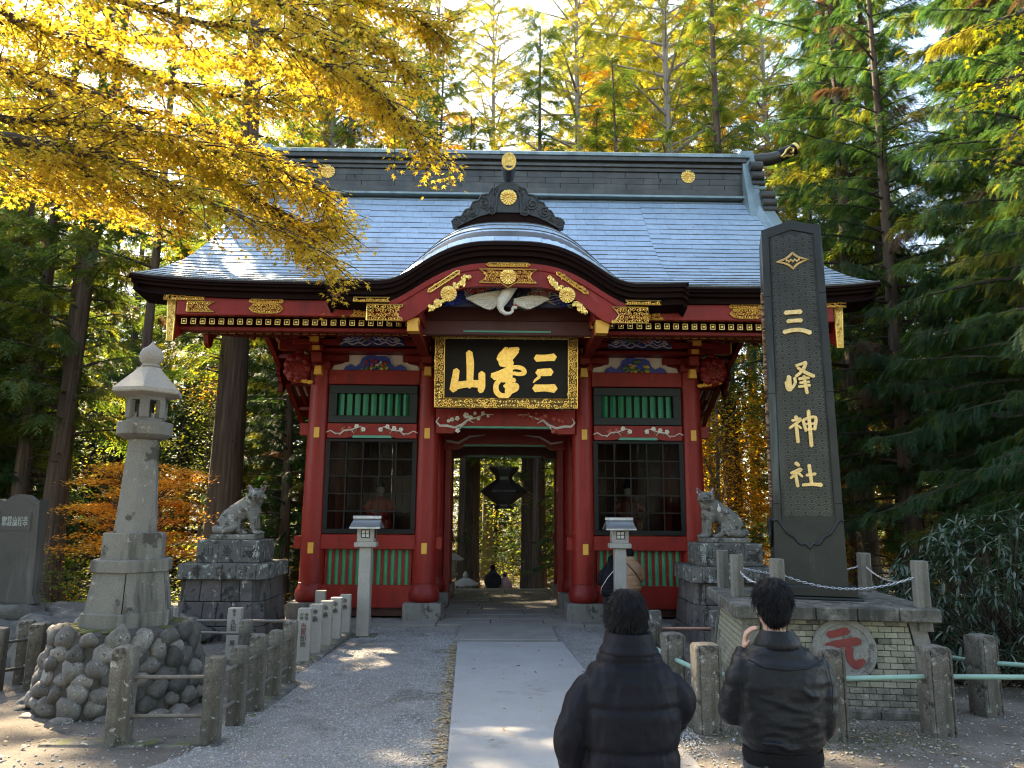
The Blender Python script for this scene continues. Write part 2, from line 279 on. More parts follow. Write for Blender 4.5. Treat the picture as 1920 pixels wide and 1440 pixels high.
def thing(name, label, cat, loc=(0, 0, 0), rotz=0.0, group=None):
    o = link(name, None, None, loc, (0, 0, rotz)); o.empty_display_size = 0.2
    o['label'] = label; o['category'] = cat; o['_org'] = tuple(loc)
    if group: o['group'] = group
    return o
def tag(o, label, cat, group=None):
    o['label'] = label; o['category'] = cat
    if group: o['group'] = group
    return o
def dup(root, loc, rotz=0.0, label=None, scale=None):
    r = root.copy(); COL.objects.link(r); r.location = loc; r.rotation_euler = (0, 0, rotz)
    if scale: r.scale = (scale,)*3 if not isinstance(scale, tuple) else scale
    if label: r['label'] = label
    for ch in list(root.children):
        c = ch.copy(); COL.objects.link(c); c.parent = r
        for gch in list(ch.children):
            d = gch.copy(); COL.objects.link(d); d.parent = c
    return r
def npmesh(name, V, F, mats, nper=3, mi=None, smooth=False):
    me = bpy.data.meshes.new(name); V = np.asarray(V, np.float32); F = np.asarray(F, np.int32)
    me.vertices.add(len(V)); me.vertices.foreach_set('co', V.ravel())
    me.loops.add(F.size); me.loops.foreach_set('vertex_index', F.ravel())
    me.polygons.add(len(F)); me.polygons.foreach_set('loop_start', np.arange(0, F.size, nper, dtype=np.int32))
    for m_ in (mats if isinstance(mats, (list, tuple)) else [mats]): me.materials.append(m_)
    if mi is not None: me.polygons.foreach_set('material_index', np.asarray(mi, np.int32))
    if smooth: me.polygons.foreach_set('use_smooth', np.ones(len(F), bool))
    me.update(calc_edges=True); return me
def g(x, y):                                    # ground height
    z = 0.03*(15-y) if y < 15 else 0.0
    z -= 1.45*smooth01((y-23.6)/4.0) if abs(x) < 5 else 1.45*smooth01((y-20.0)/9.0)
    return z
def smooth01(t):
    t = max(0.0, min(1.0, t)); return t*t*(3-2*t)
_textc = {}
def text_mesh(body, size, depth, m):
    key = (body, size, depth, m.name)
    if key in _textc: return _textc[key]
    c = bpy.data.curves.new('lettering', 'FONT'); c.body = body; c.size = size; c.extrude = depth; c.align_x = 'CENTER'; c.align_y = 'CENTER'; c.space_line = 0.92
    o = bpy.data.objects.new('lettering', c); COL.objects.link(o)
    dg = bpy.context.evaluated_depsgraph_get(); dg.update()
    me = bpy.data.meshes.new_from_object(o.evaluated_get(dg)); me.name = 'lettering'; me.materials.clear(); me.materials.append(m)
    bpy.data.objects.remove(o); bpy.data.curves.remove(c); _textc[key] = me
    return me
def text(body, size, depth, m, parent, loc, rot=(pi/2, 0, 0)):
    return link('lettering', text_mesh(body, size, depth, m), parent, loc, rot)
def stroke(mb, pts, wd, y0, y1, seg=6, axis='y', round_=True):
    # a brush stroke: centre line in 2-D with a width at every point, extruded; ends rounded
    P = [Vector((p[0], p[1])) for p in pts]; n = len(P)
    Q = []; Wd = []
    for i in range(n-1):                         # Catmull-Rom refinement
        a, b, c, d = P[max(i-1, 0)], P[i], P[i+1], P[min(i+2, n-1)]
        for k in range(seg):
            t = k/seg
            Q.append(0.5*((2*b) + (c-a)*t + (2*a-5*b+4*c-d)*t*t + (3*b-a-3*c+d)*t**3)); Wd.append(wd[i]*(1-t)+wd[i+1]*t)
    Q.append(P[-1]); Wd.append(wd[-1]); L_, R_ = [], []
    for i, q in enumerate(Q):
        t = (Q[min(i+1, len(Q)-1)] - Q[max(i-1, 0)]).normalized(); nrm = Vector((-t.y, t.x)); h = Wd[i]/2
        L_.append(q+nrm*h); R_.append(q-nrm*h)
    t0 = (Q[0]-Q[1]).normalized()*Wd[0]*0.35; t1 = (Q[-1]-Q[-2]).normalized()*Wd[-1]*0.35
    v = []; f = []
    for yy in (y0, y1):
        for i in range(len(Q)): v += [(L_[i], yy), (R_[i], yy)]
    m_ = len(Q)*2
    mk = (lambda p, t: (p[0], t, p[1])) if axis == 'y' else (lambda p, t: (p[0], p[1], t))
    v = [mk(p, t) for p, t in v]
    for i in range(len(Q)-1):
        a = 2*i
        f += [(a, a+1, a+3, a+2), (m_+a, m_+a+2, m_+a+3, m_+a+1), (a, a+2, m_+a+2, m_+a), (a+1, m_+a+1, m_+a+3, a+3)]
    ext = [mk(tuple((L_[0]+R_[0])/2+t0), y0), mk(tuple((L_[0]+R_[0])/2+t0), y1), mk(tuple((L_[-1]+R_[-1])/2+t1), y0), mk(tuple((L_[-1]+R_[-1])/2+t1), y1)]
    e = len(v); v += ext; z = m_-2
    f += [(0, e, 1), (m_, m_+1, e+1), (0, m_, e+1, e), (1, e, e+1, m_+1), (z, z+1, e+2), (m_+z, e+3, m_+z+1), (z, e+2, e+3, m_+z), (z+1, m_+z+1, e+3, e+2)]
    mb.add(v, f)
def remesh(mb, name, mats, voxel, parent=None, smooth_it=2, keep=None):
    me = mb.mesh(name, mats, None); o = bpy.data.objects.new(name, me); COL.objects.link(o)
    md = o.modifiers.new('r', 'REMESH'); md.mode = 'VOXEL'; md.voxel_size = voxel; md.use_smooth_shade = True
    if smooth_it:
        sm = o.modifiers.new('s', 'SMOOTH'); sm.iterations = smooth_it; sm.factor = 0.5
    dg = bpy.context.evaluated_depsgraph_get(); dg.update()
    m2 = bpy.data.meshes.new_from_object(o.evaluated_get(dg)); m2.name = name
    o.modifiers.clear(); o.data = m2; bpy.data.meshes.remove(me)
    m2.materials.clear()
    for m_ in (mats if isinstance(mats, (list, tuple)) else [mats]): m2.materials.append(m_)
    if parent: o.parent = parent
    return o
# ------------------------------------------------------------------ ground, path, paving
def st(o): o['kind'] = 'structure'; return o
DIRT = mat('forest_soil', [(0.062, 0.052, 0.042), (0.11, 0.093, 0.076), (0.155, 0.134, 0.112)], 1.3, 0.95, grain=(60, 0.35), bump=0.6, bscale=30,
           spots=[((0.10, 0.105, 0.03), 0.9, 0.66), ((0.20, 0.175, 0.145), 16, 0.66)])
GRAVM = mat('gravel_bed', [(0.17, 0.16, 0.15), (0.26, 0.25, 0.235)], 3, 0.95, grain=(130, 0.45), bump=0.8, bscale=90, spots=((0.13, 0.12, 0.11), 0.8, 0.62))
PEB = mat('gravel_pebble', [(0.17, 0.165, 0.155), (0.30, 0.295, 0.285), (0.44, 0.43, 0.42)], 30, 0.85, detail=1.0, spots=((0.15, 0.14, 0.125), 0.7, 0.56))
MOSSG = mat('ground_moss', [(0.05, 0.065, 0.015), (0.10, 0.105, 0.03)], 12, 0.95, bump=0.8, bscale=60)
xs = sorted(set([-400, -250, -160, -100, -70, -50, -40, -32, -26] + [round(-22 + 0.5*i, 2) for i in range(89)] + [26, 32, 40, 50, 70, 100, 160, 250, 400]))
ys = sorted(set([-60, -30, -15, -8, -4, -2] + [round(0.4*i, 2) for i in range(76)] + [32, 36, 40, 46, 52, 60, 70, 85, 110, 150, 220, 320, 500]))
V = []
for x in xs:
    for y in ys:
        z = g(x, y)
        on = -4.9 < x < 5.2 and y > 2 and y < 24
        z += (0.0 if on else 0.10*mnoise.noise(Vector((x*0.25, y*0.25, 1.3)))*min(1.0, abs(x-0.2)/8)) + (0 if y < 45 else (y-45)*0.03)
        V.append((x, y, z))
n = len(ys); F = [(i*n+j, (i+1)*n+j, (i+1)*n+j+1, i*n+j+1) for i in range(len(xs)-1) for j in range(n-1)]
st(link('ground', npmesh('ground', V, F, DIRT, 4, smooth=True)))
# gravel walk: an uneven-edged sheet 4 mm above the soil
def path_l(y): return -0.72 + 0.0411*(14.26-y)
def path_r(y): return 1.20 + 0.030*(14.26-y)
v = []; ny = 60
for i in range(ny+1):
    y = 2.0 + 14.3*i/ny
    xl = -2.80 + 0.10*mnoise.noise(Vector((0, y*0.8, 0))) - (0.5 if y > 15.0 else 0) - max(0, 7.2-y)*0.5
    xr = 2.2 + 0.2*mnoise.noise(Vector((5, y*0.7, 0))) - max(0, 11.5-y)*0.10
    for k in range(9):
        x = xl + (xr-xl)*k/8; v.append((x, y, g(x, y)+0.008))
st(link('gravel_walk', npmesh('gravel_walk', v, [(i*9+k, i*9+k+1, (i+1)*9+k+1, (i+1)*9+k) for i in range(ny) for k in range(8)], GRAVM, 4)))
# concrete path
mb = MB(); ny = 24
for i in range(ny):
    pass
v = []
for i in range(ny+1):
    y = 1.2 + (14.22-1.2)*i/ny
    for x, dz in ((path_l(y), 0.0), (path_l(y), 0.035), (path_l(y)+0.012, 0.045), (path_r(y)-0.012, 0.045), (path_r(y), 0.035), (path_r(y), 0.0)):
        v.append((x, y, g(x, y)+dz))
f = [(i*6+k, i*6+k+1, (i+1)*6+k+1, (i+1)*6+k) for i in range(ny) for k in range(5)] + [(ny*6, ny*6+1, ny*6+2, ny*6+3, ny*6+4, ny*6+5)]
mb.add(v, f); st(mb.build('path', CONC))
mb = MB(); mb.box(-0.74, 1.13, 14.30, 16.28, -0.02, 0.10, 0.012); st(mb.build('stone_step', FLAG))
# paving of the gate floor: individual flagstones
pav = link('pavement', None); pav['kind'] = 'structure'; pav['_org'] = (0, 0, 0)
mb = MB(); mb.box(-5.0, 5.3, 16.36, 23.3, -0.3, 0.052); mb.build('joint_bed', GROUT, pav)
y = 16.34; rows = []
while y < 23.2:
    h = rnd.choice([0.55, 0.7, 0.85, 1.0]); h = min(h, 23.3-y)
    if 23.3-(y+h) < 0.35: h = 23.3-y
    rows.append((y, y+h)); y += h
for (ya, yb) in rows:
    x = -5.02
    while x < 5.3:
        wd = rnd.uniform(0.65, 1.5); x2 = min(5.32, x+wd)
        if 5.32-x2 < 0.4: x2 = 5.32
        gq = 0.011; j = lambda: rnd.uniform(-0.03, 0.03) if 16.4 < ya else 0
        t = 0.070 + rnd.uniform(-0.004, 0.004); e = 0.012
        c = [(x+gq+j()*.4, ya+gq+j()*.4), (x2-gq+j()*.4, ya+gq+j()*.4), (x2-gq+j()*.4, yb-gq+j()*.4), (x+gq+j()*.4, yb-gq+j()*.4)]
        cx_, cy_ = (x+x2)/2, (ya+yb)/2
        q = [(cx_+(p[0]-cx_)*(1-e/(x2-x)*2), cy_+(p[1]-cy_)*(1-e/(yb-ya)*2)) for p in c]
        m_ = MB(); m_.add([(a-cx_, b-cy_, -0.06) for a, b in c] + [(a-cx_, b-cy_, t-0.008) for a, b in c] + [(a-cx_, b-cy_, t) for a, b in q],
                          [(0, 1, 5, 4), (1, 2, 6, 5), (2, 3, 7, 6), (3, 0, 4, 7), (4, 5, 9, 8), (5, 6, 10, 9), (6, 7, 11, 10), (7, 4, 8, 11), (8, 9, 10, 11)])
        m_.build('paving_stone', FLAG, pav, loc=(cx_, cy_, 0)); x = x2
# steps going down behind the gate, flanked by sloping kerbs
stp = link('stone_steps', None); stp['kind'] = 'structure'; stp['_org'] = (0, 0, 0)
for i in range(10):
    m_ = MB(); m_.box(-1.6, 2.1, 0, 0.42, -0.4, 0.0, 0.012); m_.build('step', GRANP, stp, loc=(0, 23.32+0.42*i, 0.085-0.145*i))
for x in (-1.95, 2.14):
    m_ = MB(); m_.prism([(23.3, 0.17), (23.75, 0.17), (27.6, -1.28), (27.6, -1.75), (23.3, -0.5)], x, x+0.3, 'x'); m_.build('side_kerb', GRANP, stp)

# gravel pebbles: countless, one stuff object
def pebbles(n, fx, smin, smax):
    P = np.array([fx() for _ in range(n)]); sz = R.uniform(smin, smax, n)
    base = np.array([(1, 0, 0), (0, 1, 0), (-1, 0, 0), (0, -1, 0), (0, 0, .75), (0, 0, -.75)], float)
    ang = R.uniform(0, 6.28, n); ca, sa = np.cos(ang), np.sin(ang)
    B = np.repeat(base[None], n, 0)*R.uniform(0.6, 1.15, (n, 6, 1))*R.uniform(0.6, 1.2, (n, 1, 3))
    X = B[:, :, 0]*ca[:, None] - B[:, :, 1]*sa[:, None]; Y = B[:, :, 0]*sa[:, None] + B[:, :, 1]*ca[:, None]
    Vv = np.stack([X, Y, B[:, :, 2]], 2)*sz[:, None, None] + P[:, None, :]
    T = np.array([(0, 1, 4), (1, 2, 4), (2, 3, 4), (3, 0, 4), (1, 0, 5), (2, 1, 5), (3, 2, 5), (0, 3, 5)])
    Ff = (T[None] + (np.arange(n)*6)[:, None, None]).reshape(-1, 3)
    return Vv.reshape(-1, 3), Ff
def gp():
    while True:
        y = 5.6 + 10.7*R.rand()**1.35; side = R.rand()
        if side < 0.74:
            x = R.uniform(-2.85 - (0.4 if y > 15 else 0), path_l(y)-0.01 if y < 14.25 else -0.76)
        else:
            x = R.uniform(path_r(y)+0.01 if y < 14.25 else 1.15, 2.0)
        # trodden strip near the path is thinner in stones
        if mnoise.noise(Vector((x*0.9, y*0.45, 3))) > -0.25 + 0.8*R.rand(): continue
        return (x, y, g(x, y)+0.010)
Vp, Fp = pebbles(30000, gp, 0.006, 0.019)
link('gravel', npmesh('gravel', Vp, Fp, PEB), kind='stuff')
def gp2():
    while True:
        x = R.uniform(-9, 9); y = 5.4+9*R.rand()**1.5
        if -2.8 < x < 1.9: continue
        return (x, y, g(x, y)+0.006)
Vp, Fp = pebbles(9000, gp2, 0.006, 0.022)
link('scattered_pebbles', npmesh('scattered_pebbles', Vp, Fp, PEB), kind='stuff')
# leaf litter: bent little leaves on the soil, thick along the path edge
def litter(n, fx, smin, smax):
    P = np.array([fx() for _ in range(n)]); sz = R.uniform(smin, smax, n); ang = R.uniform(0, 6.28, n); ca, sa = np.cos(ang), np.sin(ang)
    base = np.array([(-1, 0, 0), (-.35, .42, .12), (.3, .36, .10), (1, 0, .05), (.3, -.36, .15), (-.35, -.42, .10), (0, 0, 0)], float)
    B = np.repeat(base[None], n, 0); B[:, :, 2] *= R.uniform(0.3, 2.5, (n, 1)); B[:, :, 1] *= R.uniform(0.5, 1.3, (n, 1))
    X = B[:, :, 0]*ca[:, None] - B[:, :, 1]*sa[:, None]; Y = B[:, :, 0]*sa[:, None] + B[:, :, 1]*ca[:, None]
    Vv = np.stack([X, Y, B[:, :, 2]], 2)*sz[:, None, None] + P[:, None, :]
    T = np.array([(6, 1, 0), (6, 2, 1), (6, 3, 2), (6, 4, 3), (6, 5, 4), (6, 0, 5)])
    return Vv.reshape(-1, 3), (T[None] + (np.arange(n)*7)[:, None, None]).reshape(-1, 3)
def lp():
    k = R.rand()
    if k < 0.30:
        y = R.uniform(5.6, 14); x = path_l(y) - abs(R.normal(0, 0.07)) - 0.02; return (x, y, g(x, y)+0.016)
    if k < 0.55:
        y = R.uniform(5.6, 11); x = R.uniform(1.4, 8); return (x, y, g(x, y)+0.008)
    if k < 0.62:
        y = R.uniform(5.2, 16); x = R.uniform(-3, 2.2); return (x, y, g(x, y)+(0.05 if path_l(y) < x < path_r(y) else 0.018))
    y = R.uniform(5.4, 24); x = R.uniform(-14, 14)
    if -2.8 < x < 2: x += 5 if x > 0 else -4
    return (x, y, g(x, y)+0.03)
Vp, Fp = litter(3600, lp, 0.014, 0.042)
link('leaf_litter', npmesh('leaf_litter', Vp, Fp, L_DRY), kind='stuff')
# patches of moss at the foot of the right-hand fence and beside the kerbs
def mossp():
    k = R.rand()
    if k < 0.6: x = R.uniform(1.7, 4.4); y = 7.8 + R.normal(0, 0.35) + 0.3*(x < 2.2)*R.uniform(0, 4)
    elif k < 0.8: x = 1.85 + R.normal(0, 0.12); y = R.uniform(7.5, 12.5)
    else: x = -2.5 + R.normal(0, 0.1); y = R.uniform(7.3, 8.4)
    return (x, y, g(x, y)+0.006)
Vp, Fp = pebbles(9000, mossp, 0.003, 0.010)
link('moss', npmesh('moss', Vp, Fp, MOSSG), kind='stuff')
# ------------------------------------------------------------------ the gate
GX = 0.15
G = thing('shrine_gate', 'large red lacquered shrine gate with curved copper roof and gold fittings', 'gate', (GX, 19.3, 0))
def gp_(mb, name, m, parent=None, smooth=None, kind=None):
    return mb.build(name, m, parent or G, smooth, world=True, kind=kind)
CX4 = (-4.14, -1.64, 1.94, 4.44); CY3 = (17.2, 19.4, 21.6)
def wobble_arc(c, r, a0, a1, n=8): return [(c[0]+r*cos(a0+(a1-a0)*i/n), c[1]+r*sin(a0+(a1-a0)*i/n)) for i in range(n+1)]
# columns with bulging bases, stone plinths, gilt nail covers
cm = MB(); cm.lathe([(0.272, 0.80), (0.275, 1.6), (0.27, 2.8), (0.255, 4.2), (0.235, 5.62)], 28); cme = cm.mesh('column', RED, 40)
bm_ = MB(); bm_.lathe([(0.30, 0.43), (0.325, 0.445), (0.345, 0.52), (0.352, 0.60), (0.335, 0.68), (0.30, 0.74), (0.283, 0.80), (0.285, 0.835), (0.274, 0.84)], 32); bme = bm_.mesh('column_base', RED2, 50)
pm = MB(); pm.box(-0.42, 0.42, -0.42, 0.42, 0.03, 0.432, 0.02); pme = pm.mesh('plinth_stone', GRAN)
fm = MB(); fm.box(-0.062, 0.062, -0.012, 0.012, -0.12, 0.12, 0.006); fme = fm.mesh('nail_cover', OCHRE)
for j, y in enumerate(CY3):
    for i, x in enumerate(CX4):
        c = link('column', cme, G, (x-GX, y-19.3, 0))
        link('column_base', bme, c); link('plinth_stone', pme, c)
        if j == 0:
            for z, r in ((4.15, 0.262), (1.59, 0.282)): link('nail_cover', fme, c, (0.01, -r-0.003, z))
# tie beams between the columns and projecting stubs
for sx, xa, xb in ((-1, -4.14, -1.64), (1, 1.94, 4.44)):
    for y in (17.2, 21.6):
        f = y-0.16
        for nm, z0, z1, d, m_ in (('tie_beam', 5.28, 5.62, 0.0, RED), ('sill_beam', 1.56, 1.885, 0.03, RED), ('base_board', 0.30, 0.79, -0.01, RED)):
            mb = MB(); mb.box(xa+0.2, xb-0.2, f-d, y+0.14, z0, z1, 0.012); gp_(mb, nm, m_)
        mb = MB(); mb.box(xa+0.22, xb-0.22, y-0.02, y+0.08, 0.12, 0.30); gp_(mb, 'sill_board', DRED)
    xo = xa if sx < 0 else xb
    for y in CY3:
        for z in (1.56, 4.10):
            mb = MB(); mb.box(xo-0.12+sx*0.30, xo+0.12+sx*0.30, y-0.09, y+0.09, z, z+0.28, 0.012); gp_(mb, 'tie_beam_end', RED)
            xi = xb if sx < 0 else xa
            if z < 3: mb = MB(); mb.box(xi-0.12-sx*0.26, xi+0.12-sx*0.26, y-0.09, y+0.09, z, z+0.28, 0.012); gp_(mb, 'tie_beam_end', RED)
    for z0, z1 in ((1.56, 1.88), (4.08, 4.36), (5.28, 5.62), (0.30, 0.79)):      # side beams front to back
        for x in (xa, xb):
            mb = MB(); mb.box(x-0.1, x+0.1, 17.42, 19.2, z0, z1, 0.012); gp_(mb, 'side_beam', RED2)
            mb = MB(); mb.box(x-0.1, x+0.1, 19.62, 21.4, z0, z1, 0.012); gp_(mb, 'side_beam', RED2)
    for x in (xa, xb):                                                       # boarded side walls of the statue bays
        for k in range(6):
            y0 = 17.45+k*0.29; mb = MB(); mb.box(x-0.03, x+0.03, y0+0.004, y0+0.286, 0.79, 5.3); gp_(mb, 'wall_plank', RED2)
    for k in range(7):
        x0 = xa+0.25+k*0.286; mb = MB(); mb.box(x0+0.004, x0+0.282, 19.38, 19.42, 0.3, 5.6); gp_(mb, 'back_plank', DRED)
    mb = MB(); mb.box(xa+0.25, xb-0.25, 17.34, 19.36, 1.50, 1.56); gp_(mb, 'bay_floor', DRED)
    mb = MB(); mb.box(xa+0.25, xb-0.25, 17.34, 19.36, 5.30, 5.36); gp_(mb, 'bay_ceiling', DRED)
    # striped lower panel: green and red boards set upright
    x0 = xa+0.275; n_ = 25; wd = (xb-xa-0.55)/n_
    for k in range(n_):
        green = k % 2 == 1; mb = MB(); a = x0+k*wd
        if green: mb.lathe([(wd*0.62, 0.79), (wd*0.62, 1.56)], 10, (a+wd/2, 17.17), 0, 1.0, 0.7)
        else: mb.box(a+wd*.12, a+wd*.88, 17.16, 17.19, 0.79, 1.56)
        gp_(mb, 'green_slat' if green else 'red_slat', GREEN if green else RED, None, 40 if green else None)
    # lattice window
    zb, zt = 4.385, 5.255; F_ = MB()
    F_.box(xa+0.24, xb-0.24, 17.00, 17.16, zb, zb+0.17, 0.01); F_.box(xa+0.24, xb-0.24, 17.00, 17.16, zt-0.19, zt, 0.01)
    F_.box(xa+0.24, xa+0.42, 17.003, 17.16, zb+0.17, zt-0.19); F_.box(xb-0.42, xb-0.24, 17.003, 17.16, zb+0.17, zt-0.19)
    fr = gp_(F_, 'window_frame', CHAR)
    for k in range(9):
        x = xa+0.51+k*(xb-xa-1.02)/8; mb = MB(); mb.prism([(x-0.062, 17.10), (x, 17.045), (x+0.062, 17.10), (x, 17.155)], zb+0.17, zt-0.19, 'z'); gp_(mb, 'window_bar', GREEN, fr)
    mb = MB(); mb.box(xa+0.4, xb-0.4, 17.19, 17.21, zb+0.1, zt-0.1); gp_(mb, 'window_backing', BLACKW, fr)
    # carved beam with painted blossoms
    mb = MB(); n0 = (xb-xa-0.48)
    pts = [(xa+0.24, 4.035), (xa+0.65, 4.035), (xa+0.78, 4.055), (xa+0.84, 4.10), (xb-0.84, 4.10), (xb-0.78, 4.055), (xb-0.65, 4.035), (xb-0.24, 4.035), (xb-0.24, 4.365), (xa+0.24, 4.365)]
    mb.prism(pts, 16.99, 17.15); cb = gp_(mb, 'carved_beam', RED)
    mb = MB(); mb.box(xa+0.80, xb-0.80, 16.995, 17.14, 4.04, 4.098); gp_(mb, 'green_soffit', GREEN2, cb)
    CARVE = []
    for side in (-1, 1):
        xc = (xa+xb)/2 + side*0.42; red_side = (sx*side > 0) == (sx < 0)
        br = MB(); br.tube([(xc+side*0.32, 16.98, 4.10), (xc+side*0.22, 16.975, 4.20), (xc+side*0.05, 16.975, 4.22), (xc-side*0.14, 16.975, 4.29), (xc-side*0.26, 16.98, 4.27)], [0.012, 0.02, 0.018, 0.013, 0.006], 5)
        br.tube([(xc+side*0.62, 16.985, 4.16), (xc+side*0.52, 16.98, 4.20), (xc+side*0.40, 16.98, 4.13), (xc+side*0.30, 16.98, 4.14)], [0.01, 0.014, 0.014, 0.01], 5); br.tube([(xc+side*0.05, 16.975, 4.22), (xc-side*0.02, 16.975, 4.14)], [0.012, 0.005], 4)
        gp_(br, 'carved_branch', PALE, cb, 40)
        for q in range(4):
            px_, pz_ = xc+side*(0.24-0.155*q), 4.265+0.035*((q*7) % 3-1); fl = MB()
            for p in range(5):
                a = 2*pi*p/5+q; fl.ell((px_+0.030*cos(a), 16.972, pz_+0.030*sin(a)), (0.026, 0.013, 0.026), 6, 4)
            fl.cm = 1; fl.ell((px_, 16.960, pz_), (0.014, 0.010, 0.014), 6, 4); fl.cm = 0
            gp_(fl, 'carved_flower', [CARVR if (red_side and q in (0, 1)) else FEATHER, YELC], cb, 60)
        lv = MB()
        for q in range(9):
            a = q*2.4; lv.ell((xc+side*(0.28-0.065*q), 16.98, 4.235+0.06*sin(a)), (0.032, 0.008, 0.015), 6, 4, (0, a, 0))
        gp_(lv, 'carved_leaf', LEAFG, cb, 60)
    # glazed lattice in front of the statue
    zb, zt = 1.90, 4.02; F_ = MB()
    F_.box(xa+0.22, xb-0.22, 17.00, 17.12, zb, zb+0.11, 0.008); F_.box(xa+0.22, xb-0.22, 17.00, 17.12, zt-0.07, zt, 0.008)
    F_.box(xa+0.22, xa+0.32, 17.003, 17.12, zb+0.11, zt-0.07); F_.box(xb-0.32, xb-0.22, 17.003, 17.12, zb+0.11, zt-0.07)
    gf = gp_(F_, 'glazed_frame', BLACKW)
    cxs = [xa+0.32+(xb-xa-0.64)*k/5 for k in range(6)]; czs = [zb+0.11+(zt-zb-0.18)*k/5 for k in range(6)]
    for k in range(1, 5):
        mb = MB(); mb.box(cxs[k]-0.014, cxs[k]+0.014, 17.01, 17.08, zb+0.11, zt-0.07); gp_(mb, 'muntin', BLACKW, gf)
        mb = MB(); mb.box(xa+0.32, xb-0.32, 17.013, 17.077, czs[k]-0.014, czs[k]+0.014); gp_(mb, 'muntin', BLACKW, gf)
    GLASS = bpy.data.materials.get('dusty_pane') or None
    if GLASS is None:
        GLASS = bpy.data.materials.new('dusty_pane'); GLASS.use_nodes = True; t = GLASS.node_tree; t.nodes.clear()
        o_ = t.nodes.new('ShaderNodeOutputMaterial'); a_ = t.nodes.new('ShaderNodeBsdfTransparent'); b_ = t.nodes.new('ShaderNodeBsdfGlossy'); x_ = t.nodes.new('ShaderNodeMixShader')
        fz = t.nodes.new('ShaderNodeFresnel'); fz.inputs[0].default_value = 1.15; b_.inputs['Roughness'].default_value = 0.12; a_.inputs[0].default_value = (0.50, 0.50, 0.47, 1)
        t.links.new(fz.outputs[0], x_.inputs[0]); t.links.new(a_.outputs[0], x_.inputs[1]); t.links.new(b_.outputs[0], x_.inputs[2]); t.links.new(x_.outputs[0], o_.inputs[0])
    for i in range(5):
        for k in range(5):
            tx, tz = rnd.uniform(-0.004, 0.004), rnd.uniform(-0.004, 0.004)
            mb = MB(); mb.add([(cxs[i], 17.05-tx-tz, czs[k]), (cxs[i+1], 17.05+tx-tz, czs[k]), (cxs[i+1], 17.05+tx+tz, czs[k+1]), (cxs[i], 17.05-tx+tz, czs[k+1])], [(0, 1, 2, 3)]); gp_(mb, 'pane', GLASS, gf)
